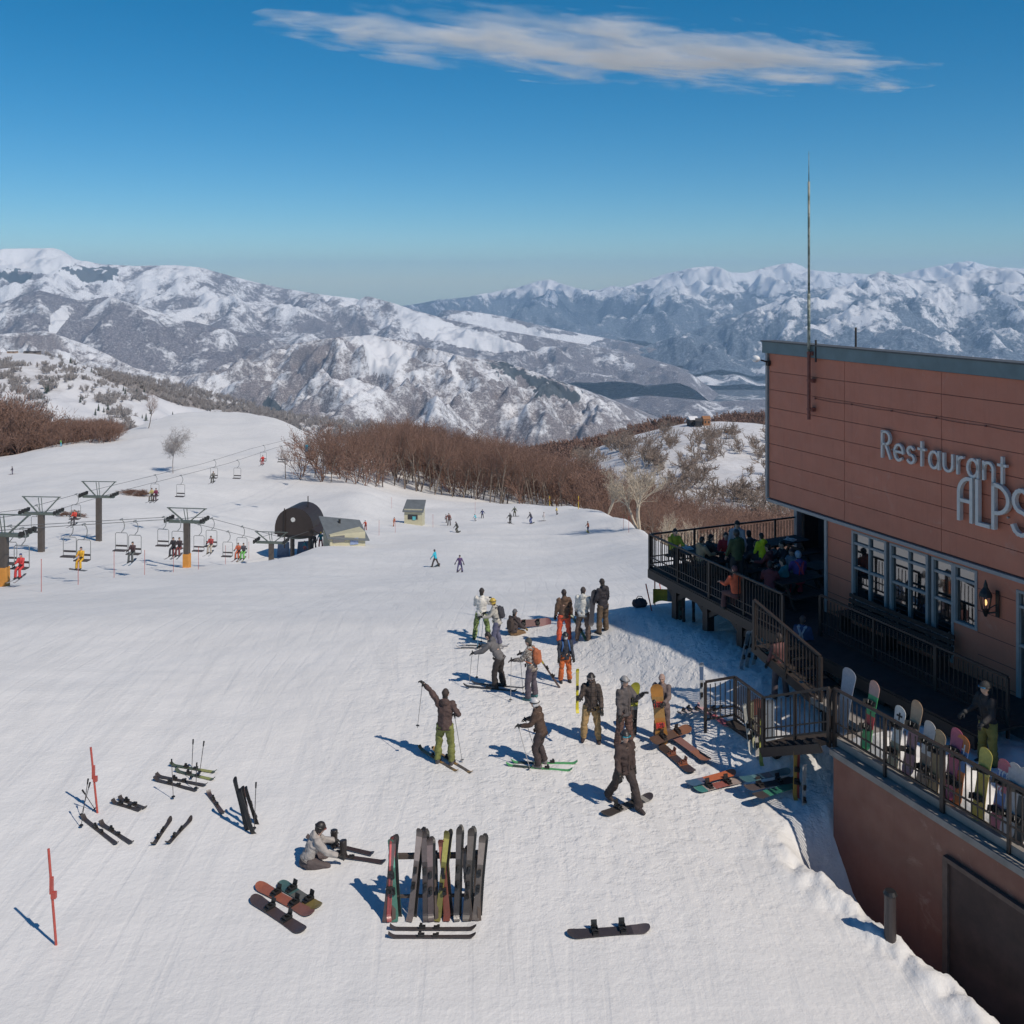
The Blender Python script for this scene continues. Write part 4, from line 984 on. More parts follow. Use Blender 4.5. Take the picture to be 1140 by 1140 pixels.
# ------------------------------------------------------------------ chairlifts
GREEN = mat('green_grey_steel', (.11, .135, .12), .5, .15, 2)
STEEL = mat('galvanised_steel', (.22, .23, .23), .45, .12, 4)
PYLON = mat('brown_grey_column', (.09, .075, .065), .55, .15, 2)
ORANGE = mat('orange_padding', (.62, .27, .05), .7, .12, 3)
RUBBER = mat('black_rubber', (.02, .02, .02), .7)
def pylon(px, Y, label, H, arm_z, pad=True, half=1.6, rz=0.0, round_=False, top=1.6):
    x = (px-CX)/FPX*Y; g = gz(x, Y); t = thing('lift_pylon', label, 'lift pylon', (x, Y, g), rz, 'chairlift pylons')
    m_ = MB(); m_.box((0, 0, arm_z/2-.4), (.44, .44, arm_z+.8)) if not round_ else m_.tube([(0, 0, -.8), (0, 0, arm_z)], [.24, .2], 12); m_.build('column', PYLON, t)
    m_ = MB(); m_.box((0, 0, arm_z+.1), (half*2, .3, .22)); m_.build('crossarm', GREEN, t)
    for s in (-1, 1):
        m_ = MB(); m_.bar((0.3*s, 0, arm_z+.15), (half*1.05*s, 0, arm_z+top), .10); m_.build('upright', GREEN, t)
        m_ = MB(); m_.box((half*s, 0, arm_z+.18), (.12, 1.7, .10)); sh = m_.build('sheave_beam', GREEN, t)
        for k in range(4): m_ = MB(); m_.tube([(half*s-.09, -.66+k*.44, arm_z+.33), (half*s+.09, -.66+k*.44, arm_z+.33)], .17, 10); m_.build('wheel', RUBBER, sh)
    m_ = MB(); m_.box((0, 0, arm_z+top), (half*2.25, .08, .07)); m_.build('top_bar', GREEN, t)
    if pad: m_ = MB(); m_.box((0, 0, .25), (.52, .52, 1.9)); m_.build('padding', ORANGE, t)
    m_ = MB(); m_.bar((-.1, 0, arm_z+.2), (-.28, 0, arm_z+top*.95), .05); m_.build('ladder_stay', GREEN, t)
    m_ = MB(); m_.bar((.1, 0, arm_z+.2), (.0, 0, arm_z+top*.95), .05); m_.build('ladder_stay', GREEN, t)
    return t, Vector((x, Y, g+arm_z+.5))
def az_of(px, Y, pytop): x = (px-CX)/FPX*Y; return EYE - (pytop-HY)/FPX*Y - gz(x, Y)
P1 = pylon(4, 61, 'nearest chairlift pylon with orange padding, at the left edge', 0, az_of(4, 61, 597), rz=R(-7), top=1.35)
P2 = pylon(208, 84.6, 'chairlift pylon with orange padding standing alone in front of the chairs', 0, az_of(208, 84.6, 582), rz=R(-7), top=1.25)
P3 = pylon(302, 103, 'short chairlift pylon right in front of the dark lift station', 0, az_of(302, 103, 605), pad=False, rz=R(-7), top=1.2)
Q1 = pylon(46, 88, 'chairlift pylon with a wide top bar, second from the left', 0, az_of(46, 88, 573), pad=False, rz=R(-4))
Q2 = pylon(110, 98, 'chairlift pylon furthest up the slope, right of the wide-topped one', 0, az_of(110, 98, 554), pad=False, rz=R(-4))
def cable(label, pts):
    m_ = MB(); m_.tube(pts, .022, 5); o = m_.build('lift_cable', mat('steel_cable', (.10, .10, .10), .5)); tag(o, label, 'cable', 'haul cables of the chairlifts')
def line_pt(tab, y, off): 
    ys = [t[1] for t in tab]; return Vector((np.interp(y, ys, [t[0] for t in tab]) + off, y, np.interp(y, ys, [t[2] for t in tab])))
near_l = [(-37.0, 20, 5.0), tuple(P1[1]), tuple(P2[1]), tuple(P3[1]), ((333-CX)/FPX*113, 113, P3[1].z-1.6)]
far_l = [(-46.0, 40, -1.0), tuple(Q1[1]), tuple(Q2[1]), ((240-CX)/FPX*128, 128, EYE-(516-HY)/FPX*128), ((293-CX)/FPX*147, 147, EYE-(499-HY)/FPX*147), ((345-CX)/FPX*175, 175, EYE-(486-HY)/FPX*175), ((420-CX)/FPX*290, 290, EYE-(470-HY)/FPX*290)]
for s in (-1.6, 1.6):
    cable('steel cable of the near chairlift, %s strand' % ('left' if s < 0 else 'right'), [line_pt(near_l, y, s) for y in (20, 61, 72, 84.6, 94, 103, 113)])
    cable('steel cable of the far chairlift, %s strand' % ('left' if s < 0 else 'right'), [line_pt(far_l, y, s) for y in (40, 88, 98, 111, 128, 147, 175, 290)])
def make_chair():
    t = thing('lift_chair', 'empty chairlift chair', 'lift chair', (0, 0, -400), group='chairs hanging on the chairlifts')
    m_ = MB(); m_.tube([(0, 0, 0), (.18, 0, -.12), (.27, 0, -.4), (.22, 0, -.72), (0, 0, -.98)], .032, 6); m_.box((0, 0, .03), (.1, .34, .1)); m_.build('hanger', STEEL, t)
    m_ = MB(); pts = [(-.5, 0, -2.35), (-.5, 0, -1.12), (-.42, 0, -1.02), (.42, 0, -1.02), (.5, 0, -1.12), (.5, 0, -2.35)]; m_.tube(pts, .028, 6); m_.build('frame', STEEL, t)
    m_ = MB(); m_.box((0, -.22, -2.35), (1.0, .44, .07)); m_.build('seat', mat('seat_pad', (.07, .06, .06), .7), t)
    m_ = MB(); m_.box((0, .03, -2.05), (.98, .05, .13)); m_.build('backrest', mat('seat_pad', (.07, .06, .06), .7), t)
    return t
ch0 = make_chair(); chair_used = [False]
def chair(px, tab, off, label, base_y):
    # distance where the strand shows at that column
    best = min((abs((CX + FPX*line_pt(tab, y, off).x/y) - px), y) for y in np.arange(base_y[0], base_y[1], .25))[1]
    p = line_pt(tab, best, off)
    if not chair_used[0]: chair_used[0] = True; ch0.location = p; ch0.rotation_euler = (0, 0, R(-8)); ch0['label'] = label; return ch0
    return copy_tree(ch0, p, R(-8), label)
near_y, far_y = (50, 112), (90, 280)
EMPTY = [(12, 'empty chair next to the pylon at the left edge'), (78, 'empty chair left of the rider in yellow'), (135, 'empty chair left of the dark-clad single rider'), (182, 'empty chair left of the padded lone pylon'), (221, 'empty chair directly right of the padded lone pylon'), (253, 'empty chair left of the pair in red and green')]
for px, lb in EMPTY: chair(px, near_l, -1.6, lb, near_y)
RIDE = [(25, 'occupied chair carrying the rider in red'), (93, 'occupied chair carrying the rider in yellow'), (151, 'occupied chair carrying the dark-clad single rider'), (198, 'chair carrying two dark-clad riders'), (236, 'chair with a rider in pale trousers and red jacket'), (269, 'chair with two riders in red and green')]
RC = {px: chair(px, near_l, 1.6, lb, near_y) for px, lb in RIDE}
FE = [(40, -1.6, 'empty chair seen between the two left pylons'), (201, 1.6, 'empty far chair right of the pair above the slope'), (264, 1.6, 'empty far chair left of the red far rider'), (313, 1.6, 'topmost empty far chair near the wood')]
for px, s, lb in FE: chair(px, far_l, s, lb, (60, 112) if px == 40 else far_y)
FR = [(85, -1.6, 'chair with a red-jacketed rider behind the second pylon'), (173, -1.6, 'far chair carrying two riders above the brown brush'), (238, -1.6, 'far chair carrying one rider in the middle of the slope'), (293, -1.6, 'far chair carrying a rider in red near the wood'), (342, -1.6, 'furthest chair with a blue rider at the tree edge')]
FRC = {px: chair(px, far_l, s, lb, (88, 130) if px == 85 else far_y) for px, s, lb in FR}

# lift station
LX = (333-CX)/FPX*113; LY = 113; ztop = EYE - (562-HY)/FPX*LY; zb = EYE - (592-HY)/FPX*LY; zg = gz(LX, LY) - .3
st = thing('lift_station', 'dark rounded lift station with a round window at the end of the near chairlift', 'lift station', (LX, LY, 0), R(-10))
def shell():
    m_ = MB(); prof = []; n = 16
    for i in range(n+1): a = math.pi*i/n; prof.append((-2.35*math.cos(a)*(1 if i else 1), zb + (ztop-zb)*math.sin(a)**.72))
    front = [(x, -1.5, z) for x, z in prof]; back = [(x*.96, 2.2, z-.1) for x, z in prof]
    k = n+1; m_.add(front + back, [tuple(range(k))[::-1], tuple(range(k, 2*k))] + [(i, i+1, k+i+1, k+i) for i in range(n)] + [(n, 0, k, 2*k-1)])
    return m_
DK_ST = mat('dark_brown_shell', (.035, .025, .022), .5, .15, 2)
shell().build('cover', DK_ST, st)
m_ = MB(); m_.add([(2.2, -1.7, zb+.9), (3.1, -1.6, zb+.35), (3.1, 1.6, zb+.35), (2.2, 1.6, zb+.9), (2.2, -1.7, zb+.75), (3.1, -1.6, zb+.15), (3.1, 1.6, zb+.15), (2.2, 1.6, zb+.75)], [(0,1,2,3), (7,6,5,4), (0,4,5,1), (1,5,6,2), (2,6,7,3), (3,7,4,0)]); m_.build('side_flap', DK_ST, st)
m_ = MB(); m_.box((0, .3, zb-.18), (4.2, 3.2, .3)); m_.build('undercarriage', BLACK, st)
m_ = MB(); m_.tube([(-.1, -1.53, zb+1.75), (-.1, -1.58, zb+1.75)], .27, 8); m_.build('round_window', mat('pale_window', (.62, .62, .6), .3), st)
for x in (-.9, 1.3): m_ = MB(); m_.tube([(x, .2, zg-.6), (x, .2, zb-.1)], .26, 10); m_.build('leg', PYLON, st)
m_ = MB(); m_.tube([(1.0, .2, ztop-.3), (1.0, .2, ztop+1.0)], .06, 6); m_.build('mast', DARKM, st)
m_ = MB(); m_.tube([(-1.1, -1.6, zb-1.5), (-1.1, -1.6, ztop-.1)], .07, 6); m_.build('mast', DARKM, st)
m_ = MB(); m_.tube([(-1.1, -1.7, zb-.1), (-1.1, 1.2, zb-.1)], .05, 6); m_.tube([(0, .3, zb-.55), (0, .3, zb-.38)], 1.5, 20); m_.build('bull_wheel', GREEN, st)
BLUE = mat('blue_crash_mat', (.10, .16, .26), .7, .2, 3)
for (x, w, lb) in ((-2.2, 1.5, 'blue safety mat left of the lift station leg'), (.3, 1.9, 'blue safety mat between the lift station legs')):
    o = thing('safety_mat', lb, 'safety mat', (LX+x, LY+1.6, gz(LX+x, LY+1.6)), .1); m_ = MB(); 
    m_.add([(-w/2, -.1, -.3), (w/2, -.1, -.3), (w/2*.9, -.05, 1.7), (-w/2*.8, -.05, 1.6), (-w/2, .15, -.3), (w/2, .15, -.3), (w/2*.9, .12, 1.7), (-w/2*.8, .12, 1.6)], [(0,1,2,3), (7,6,5,4), (0,4,5,1), (1,5,6,2), (2,6,7,3), (3,7,4,0)]); m_.build('padding', BLUE, o)
# operator hut beside it: low grey roof
CREAM = mat('cream_wall', (.50, .47, .33), .7, .08, 2)
ROOFG = mat('grey_tin_roof', (.13, .145, .155), .5, .15, 1.5)
hp = at(383, 600, 108); hg = gz(hp.x, hp.y)
h = thing('operator_hut', 'cream operator hut with a sloping grey tin roof, right of the lift station', 'hut', (hp.x, hp.y, 0), R(24))
def Z_(py, Y=108): return EYE-(py-HY)/FPX*Y
m_ = MB(); m_.box((0, 0, (Z_(590)+hg-1)/2), (3.9, 3.2, Z_(590)-hg+1)); m_.build('wall', CREAM, h)
m_ = MB(); m_.add([(-2.3,-1.9,Z_(592)),(2.35,-1.9,Z_(599)),(2.35,2.2,Z_(586)),(-2.3,2.2,Z_(577)),(-2.3,-1.9,Z_(592)-.12),(2.35,-1.9,Z_(599)-.12),(2.35,2.2,Z_(586)-.12),(-2.3,2.2,Z_(577)-.12)], [(0,1,2,3), (7,6,5,4), (0,4,5,1), (1,5,6,2), (2,6,7,3), (3,7,4,0)]); rf_ = m_.build('roof', ROOFG, h)
m_ = MB(); m_.box((-.2, 1.2, Z_(583)), (.2, .2, .5)); m_.build('flue', BLACK, rf_)
m_ = MB(); m_.box((-1.0, -1.62, hg+1.1), (1.3, .06, .7)); m_.build('window', GLASS, h)
m_ = MB(); m_.box((.7, -1.66, hg+.7), (.9, .05, .7)); m_.build('notice_board', mat('blue_white_board', (.25, .32, .5), .6, .5, 12), h)
# ticket kiosk on the slope
kp = gp(460, 584); k_ = thing('kiosk', 'small cream kiosk with a grey roof standing alone on the slope', 'kiosk', kp, R(-6))
kw = 22*kp.y/FPX; kh = 20*kp.y/FPX
m_ = MB(); m_.box((0, kw*.35, kh*.42-.3), (kw*.92, kw*.7, kh*.85+.6)); m_.build('wall', CREAM, k_)
m_ = MB(); m_.add([(-kw*.54,-.25,kh*.76),(kw*.54,-.25,kh*.76),(kw*.5,kw*.8,kh*1.2),(-kw*.5,kw*.8,kh*1.2),(-kw*.54,-.25,kh*.70),(kw*.54,-.25,kh*.70),(kw*.5,kw*.8,kh*1.12),(-kw*.5,kw*.8,kh*1.12)], [(0,1,2,3), (7,6,5,4), (0,4,5,1), (1,5,6,2), (2,6,7,3), (3,7,4,0)]); m_.build('roof', ROOFG, k_)
m_ = MB(); m_.box((-kw*.02, -.03, kh*.42), (kw*.5, .05, kh*.26)); wn = m_.build('window', mat('dark_window', (.03, .03, .035), .3), k_)
m_ = MB(); m_.box((kw*.05, -.07, kh*.36), (kw*.16, .03, kh*.2)); m_.build('poster', mat('cyan_poster', (.1, .45, .5), .5), wn)
# summit hut on the knoll and small shed; huts on the left ridge
def on(bvh, px, D):
    x = (px-CX)/FPX*D; hit = bvh.ray_cast(Vector((x, D, 900)), Vector((0, 0, -1)))[0]; return hit
def small_house(name, label, p, w, d, hh, wall, roof, rz=0., gable=True, cat='hut'):
    t = thing(name, label, cat, p, rz); m_ = MB(); m_.box((0, 0, hh/2-.5), (w, d, hh+1)); m_.build('wall', wall, t)
    m_ = MB(); e = .3; rh = hh*.45
    m_.add([(-w/2-e, -d/2-e, hh), (w/2+e, -d/2-e, hh), (w/2+e, d/2+e, hh), (-w/2-e, d/2+e, hh), (-w/2-e, 0, hh+rh), (w/2+e, 0, hh+rh)], [(0,1,5,4), (2,3,4,5), (0,4,3), (1,2,5), (0,3,2,1)]); m_.build('roof', roof, t)
    for k in (-.25, .25): m_ = MB(); m_.box((w*k, -d/2-.02, hh*.55), (w*.2, .06, hh*.35)); m_.build('window', BLACK, t)
    return t
OCH = mat('orange_brown_timber', (.30, .14, .06), .8); DW = mat('dark_timber', (.05, .045, .045), .8); SNR = mat('snowy_roof', (.7, .7, .72), .8, .03)
small_house('summit_hut', 'dark snow-roofed hut on top of the knoll', on(B_knoll, 771, 508), 4.2, 5, 3.4, DW, SNR, .2)
small_house('summit_hut', 'dark and orange lift hut in the middle of the knoll top', on(B_knoll, 778, 503), 3.2, 4, 3.0, DW, DW, -.2)
small_house('summit_hut', 'orange-brown timber hut at the right end of the knoll top', on(B_knoll, 786, 508), 3.6, 4, 3.3, OCH, OCH, .1)
small_house('timber_shed', 'low brown shed on the knoll snow right of the huts', on(B_knoll, 811, 480), 3.8, 3, 1.3, OCH, DW, .1, cat='shed')
small_house('ridge_hut', 'small brown hut at the far left on the snowy ridge', on(B_left, 14, 895), 8, 5, 1.8, mat('tan_timber', (.35, .25, .18), .8), SNR)
small_house('ridge_hut', 'long low grey hut on the crest of the left snowy ridge', on(B_left, 36, 895), 14, 5, 1.6, mat('grey_timber', (.2, .17, .15), .8), DW)
# slope marker poles
REDP = mat('red_pole', (.42, .07, .05), .5); 
mk = thing('marker_pole', 'thin red marker pole', 'marker pole', (0, 0, -300), group='thin marker poles along the lift fence')
m_ = MB(); m_.tube([(0, 0, -.2), (0, 0, 1.8)], .018, 6); m_.build('shaft', REDP, mk); m_ = MB(); m_.tube([(0, 0, 1.8), (0, 0, 1.86)], .026, 6); m_.build('cap', REDP, mk)
MP = [(46, 659), (87, 651), (127, 643), (161, 640), (193, 637), (221, 634), (251, 628), (277, 622), (422, 596), (440, 593), (482, 587), (436, 566), (529, 571), (694, 590), (700, 593)]
for i, (px, py) in enumerate(MP):
    p = gp(px, py); lb = 'thin red marker pole in the rope fence below the chairlift' if py > 610 else 'thin red marker pole near the kiosk and the slope brink'
    if i == 0: mk.location = p; mk['label'] = lb
    else: copy_tree(mk, p, label=lb)
YEL = mat('yellow_pole', (.62, .42, .03), .5)
yp = thing('yellow_pole', 'yellow pole at the edge of the wood', 'marker pole', (0, 0, -300), group='yellow poles at the brink of the slope'); m_ = MB(); m_.tube([(0, 0, -.2), (0, 0, 2.2)], .06, 6); m_.build('shaft', YEL, yp)
m_ = MB(); m_.tube([(0, 0, 1.3), (0, 0, 1.6)], .065, 6); m_.build('band', REDP, yp)
for i, (px, Y, lb) in enumerate(((612, 186, 'yellow pole at the top of the slope, left of the yellow snowboarder'), (644, 165, 'yellow pole at the top of the slope, between wood and snow'), (862, 76, 'yellow pole beyond the far railing, left one'), (873, 74, 'yellow and red pole beyond the far railing, middle one'), (898, 72, 'yellow pole beyond the far railing, by the white post'))):
    p = onp(px, Y) if px < 700 else Vector(((px-CX)/FPX*Y, Y, EYE-(625-HY)/FPX*Y))
    if px > 700: p.z = gz(p.x, p.y)
    if i == 0: yp.location = p; yp['label'] = lb
    else: copy_tree(yp, p, label=lb, scale=(1, 1, 1.0))
# ------------------------------------------------------------------ people
TMP = bpy.data.scenes.new('workbench')
def fuse(mb, vox, wrinkle=0.0, seed=0, smooth=2):
    """one continuous skin round all the shapes in mb"""
    me = mb.mesh('tmp'); o = bpy.data.objects.new('tmp', me); TMP.collection.objects.link(o)
    r = o.modifiers.new('r', 'REMESH'); r.mode = 'VOXEL'; r.voxel_size = vox
    if smooth: s = o.modifiers.new('s', 'SMOOTH'); s.iterations = smooth; s.factor = .5
    TMP.view_layers[0].update(); dg = TMP.view_layers[0].depsgraph
    out = bpy.data.meshes.new_from_object(o.evaluated_get(dg)); bpy.data.objects.remove(o); bpy.data.meshes.remove(me)
    n = len(out.vertices)
    if wrinkle and n:
        co = np.empty(n*3); out.vertices.foreach_get('co', co); co = co.reshape(-1, 3)
        no = np.empty(n*3); out.vertices.foreach_get('normal', no); no = no.reshape(-1, 3)
        w = ridged(co[:, 0]*5+seed, co[:, 2]*7 + co[:, 1]*4, 3) - .5
        co = co + no*(w*wrinkle)[:, None]; out.vertices.foreach_set('co', co.ravel())
    out.polygons.foreach_set('use_smooth', [True]*len(out.polygons)); out.update()
    return out
def link(me, name, m, parent):
    me.materials.clear(); me.materials.append(m); me.name = name
    o = bpy.data.objects.new(name, me); COL.objects.link(o); o.parent = parent; return o
SKIN = mat('skin', (.55, .34, .25), .55, .1, 6)
HAIR = mat('black_hair', (.02, .016, .013), .6, .3, 30)
def dirv(pitch, abd, s):
    p, a = R(pitch), R(abd); return Vector((s*math.sin(a), math.sin(p)*math.cos(a), -math.cos(p)*math.cos(a)))
def hand_mb(mb, w, d, s, size, curl=50):
    """palm, four bent fingers of unequal length and a thumb leaving the side of the palm"""
    d = d.normalized(); side = d.cross(Vector((0, 0, 1)));
    side = (side if side.length > .2 else Vector((1, 0, 0))).normalized(); nrm = side.cross(d).normalized()
    if nrm.z > 0: nrm = -nrm
    k = size; palm = w + d*.05*k
    M = Matrix((side, d, nrm)).transposed(); mb.ell(palm, (.045*k, .058*k, .022*k), 8, M=M)
    for i, (off, ln) in enumerate(((-.032, .062), (-.011, .072), (.011, .068), (.032, .054))):
        a = w + d*.085*k + side*off*k; c1 = R(curl*.5); c2 = R(curl*1.3)
        b = a + (d*math.cos(c1) + nrm*math.sin(c1))*ln*.55*k; c = b + (d*math.cos(c2) + nrm*math.sin(c2))*ln*.5*k
        mb.tube([a, b, c], [.0105*k, .010*k, .008*k], 6)
    t0 = w + d*.035*k + side*s*-.04*k; t1 = t0 + (d*.6 - side*s*.7 + nrm*.3).normalized()*.04*k; t2 = t1 + (d*.8 + nrm*.5).normalized()*.03*k
    mb.tube([t0, t1, t2], [.013*k, .012*k, .009*k], 6)
def person(label, loc, rz, h=1.75, legs=((4, 6, 6), (-2, 4, 6)), arms=((10, 14, 20, 10), (10, 14, 20, 10)), lean=4, yaw=0, nod=0,
           jacket=(.05, .05, .05), jk='plain', pants=(.04, .04, .04), pk='plain', head='beanie', hc=(.03, .03, .03), goggles=None, gloves=(.02, .02, .02),
           boots=(.03, .03, .03), pack=None, mask=None, vest=None, hood=False, vox=.022, group=None, z0=0.0, name='person', fine=True, hips=None):
    S = h/1.75; root = thing(name, label, 'person', loc, rz, group)
    L = R(lean); up = Vector((0, math.sin(L), math.cos(L))); fw = Vector((0, math.cos(L), -math.sin(L))); X = Vector((1, 0, 0))
    ank = []; knee = []; hipj = []
    for s, (a, k, sp) in zip((-1, 1), legs):
        hj = Vector((s*.095, 0, 0)); kn = hj + dirv(a, sp, s)*.43; an = kn + dirv(a-k, sp*.6, s)*.42
        hipj.append(hj); knee.append(kn); ank.append(an)
    low = min(a.z for a in ank) - .09; pel = Vector((0, 0, -low if hips is None else hips))
    hipj = [v+pel for v in hipj]; knee = [v+pel for v in knee]; ank = [v+pel for v in ank]
    if hips is None:      # keep the weight over the feet
        c = (ank[0]+ank[1])/2; sh = Vector((-c.x, -c.y + (0 if abs(lean) < 25 else .1), 0))
    else: sh = Vector((0, 0, 0))
    pel += sh; hipj = [v+sh for v in hipj]; knee = [v+sh for v in knee]; ank = [v+sh for v in ank]
    chest = pel + up*.34; nb = pel + up*.53; hy_ = R(yaw); hp_ = R(nod)
    hup = (up*.6 + Vector((0, 0, 1))*.4).normalized(); hc_ = nb + hup*.175 + fw*.02
    Mh = Matrix.Rotation(-hy_, 3, 'Z') @ Matrix.Rotation(-hp_ - L*.4, 3, 'X')
    sho = [pel + up*.475 + X*s*.175 for s in (-1, 1)]; elb = []; wri = []; fd = []
    for i, s in enumerate((-1, 1)):
        p, ab, e, inn = arms[i]; d1 = dirv(p, ab, s); d2 = dirv(p+e, ab-inn, s)
        el = sho[i] + d1*.28; wr = el + d2*.25; elb.append(el); wri.append(wr); fd.append(d2)
    def sc(mb):
        mb.v = [(x*S, y*S, z*S + z0) for x, y, z in mb.v]; return mb
    def T(mb, pts, rr, n=10): mb.tube(pts, rr, n)
    # body: head with brow, nose, ears, chin; neck, trunk, limbs
    b = MB(); hv = lambda x, y, z: hc_ + Mh @ Vector((x, y, z))
    b.ell(hc_, (.077, .095, .112), 14, M=Mh); b.ell(hv(0, .035, -.055), (.052, .058, .058), 10, M=Mh)
    b.ell(hv(0, .098, -.012), (.014, .022, .03), 8, M=Mh); b.ell(hv(0, .082, .03), (.05, .02, .014), 8, M=Mh); b.ell(hv(0, .086, -.055), (.026, .014, .012), 8, M=Mh)
    for s in (-1, 1): b.ell(hv(s*.078, -.005, -.01), (.013, .022, .034), 8, M=Mh)
    T(b, [nb - up*.08, hc_ - hup*.05], [.065, .052]); 
    b.tube([pel - up*.02, pel + up*.15, chest, nb - up*.07, nb], [.13, .12, .13, .11, .06], 12)
    for i in (0, 1):
        T(b, [nb - up*.09, sho[i], elb[i], wri[i]], [.06, .055, .042, .03]); T(b, [wri[i], wri[i] + fd[i]*.09], [.03, .028], 8)
        T(b, [hipj[i], knee[i], ank[i]], [.085, .058, .042]); fdv = dirv(90, legs[i][2]*.5, (-1, 1)[i]); T(b, [ank[i] - Vector((0, 0, .03)), ank[i] + fdv*.12 - Vector((0, 0, .05))], [.045, .035])
    link(fuse(sc(b), .017 if fine else .03), 'body', SKIN, root)
    # jacket
    j = MB(); low_ = -.10 if hips is None else .02
    ring = [(pel + up*low_, (.185, .150)), (pel + up*.06, (.172, .135)), (pel + up*.22, (.168, .132)), (chest, (.19, .142)), (pel + up*.47, (.165, .12)), (nb + up*.01, (.085, .08)), (nb + up*.05, (.075, .075))]
    vs = []; n = 16
    for c, (rx, ry) in ring: vs += [c + X*math.cos(2*math.pi*k/n)*rx + fw*math.sin(2*math.pi*k/n)*ry for k in range(n)]
    j.add(vs, [(i*n+k, i*n+(k+1) % n, (i+1)*n+(k+1) % n, (i+1)*n+k) for i in range(len(ring)-1) for k in range(n)] + [tuple(range(n))[::-1], tuple((len(ring)-1)*n + k for k in range(n))])
    if hood: j.ell(nb - fw*.09 + up*.01, (.12, .075, .09), 10); 
    for i in (0, 1): T(j, [pel + up*.44 + X*(-1, 1)[i]*.09, sho[i], elb[i], wri[i]], [.085, .085, .066, .052], 12); j.ell(sho[i], (.085, .085, .085), 10)
    link(fuse(sc(j), vox, .045 if fine else 0, len(label)), 'jacket', cloth(jacket, jk), root)
    if fine:
        z = MB(); z.tube([pel + up*(low_+.03) + fw*.157, pel + up*.2 + fw*.142, chest + fw*.150, nb + fw*.085], [(.008, .006)]*4, 6); sc(z).build('zip', cloth(tuple(c*.4 for c in jacket)), root)
        z = MB(); z.tube([pel + up*(low_+.01) + X*math.cos(q)*.187 + fw*math.sin(q)*.152 for q in np.linspace(0, 6.283, 19)], .012, 6); sc(z).build('hem', cloth(tuple(min(.7, c*.55) for c in jacket)), root, True)
        for i, s in ((0, -1), (1, 1)): z = MB(); z.box(pel + up*.06 + X*s*.10 + fw*.148, (.085, .014, .09), Matrix((X, fw, up)).transposed()); sc(z).build('pocket', cloth(tuple(c*.8 for c in jacket)), root)
    # trousers
    t = MB(); t.ell(pel - up*.02, (.165, .135, .14), 14)
    for i in (0, 1):
        a = hipj[i]; k_ = knee[i]; n_ = ank[i]; dn = (n_-k_).normalized()
        T(t, [a, a*.5+k_*.5, k_, k_*.5+n_*.5, n_ + dn*.01], [.115, .105, .085, .088, .092], 12)
    link(fuse(sc(t), vox, .042 if fine else 0, 5), 'trousers', cloth(pants, pk), root)
    # boots
    for i, s in enumerate((-1, 1)):
        m = MB(); an = ank[i]; fdv = (dirv(90, legs[i][2]*.6, s)); shank = (knee[i]-ank[i]).normalized()
        pitch_f = R(legs[i][0]-legs[i][1]); 
        f2 = Vector((fdv.x, fdv.y*math.cos(pitch_f*.0), 0)).normalized() if hips is None else (Matrix.Rotation(pitch_f, 3, 'X') @ fdv).normalized()
        dn = Vector((0, 0, -1)) if hips is None else -shank
        m.tube([an + shank*.14, an + shank*.02, an + dn*.05], [.072, .066, .062], 10)
        m.tube([an - f2*.08 + dn*.045, an + dn*.04, an + f2*.10 + dn*.05, an + f2*.19 + dn*.062], [(.055, .05), (.06, .062), (.056, .05), (.045, .032)], 10)
        link(fuse(sc(m), .02 if fine else .03, smooth=1), 'boot', gloss(boots, .4) if max(boots) > .2 else cloth(boots), root)
    for i, s in enumerate((-1, 1)):
        m = MB(); hand_mb(m, wri[i], fd[i], s, 1.25 if gloves else 1.0); 
        if gloves: m.tube([wri[i] - fd[i]*.05, wri[i] + fd[i]*.03], [.052, .045], 8)
        sc(m).build('glove' if gloves else 'hand', cloth(gloves) if gloves else SKIN, root, True)
    # head wear
    m = MB()
    if head == 'hair':
        m.ell(hv(0, -.012, .022), (.087, .103, .108), 14, M=Mh, z0=-.15); m.ell(hv(0, -.045, -.02), (.078, .07, .09), 12, M=Mh)
        link(fuse(sc(m), .018 if fine else .03), 'hair', HAIR, root)
    else:
        k = 1.0 if head == 'beanie' else 1.17
        m.ell(hv(0, -.008, .015), (.086*k, .104*k, .112*k), 16, M=Mh, z0=-.02 if head != 'hoodup' else -.6)
        m.ell(hv(0, -.04, -.0), (.08*k, .07*k, .088*k), 12, M=Mh)
        if head == 'beanie': m.tube([hv(0, 0, .02) + Mh @ Vector((.088*math.cos(q), .105*math.sin(q), 0)) for q in np.linspace(0, 6.283, 17)], .012, 6)
        if head == 'cap': m.ell(hv(0, .10, .03), (.06, .06, .012), 10, M=Mh)
        if head == 'helmet': m.ell(hv(0, .088, .045), (.075, .035, .02), 10, M=Mh); [m.ell(hv(s*.088, -.005, -.03), (.02, .045, .055), 8, M=Mh) for s in (-1, 1)]
        if head == 'hoodup': m.ell(hv(0, -.04, -.08), (.10, .085, .08), 12, M=Mh)
        link(fuse(sc(m), .016 if fine else .03), {'beanie': 'hat', 'cap': 'cap', 'helmet': 'helmet', 'hoodup': 'hood'}[head], gloss(hc, .35) if head == 'helmet' else cloth(hc), root)
        if head != 'hair':
            m = MB(); m.ell(hv(0, -.05, -.075), (.07, .05, .06), 10, M=Mh); sc(m).build('hair', HAIR, root, True)
    if fine and not goggles:
        for s in (-1, 1): m = MB(); m.ell(hv(s*.03, .086, .008), (.012, .008, .007), 8, M=Mh); sc(m).build('eye', BLACK, root, True)
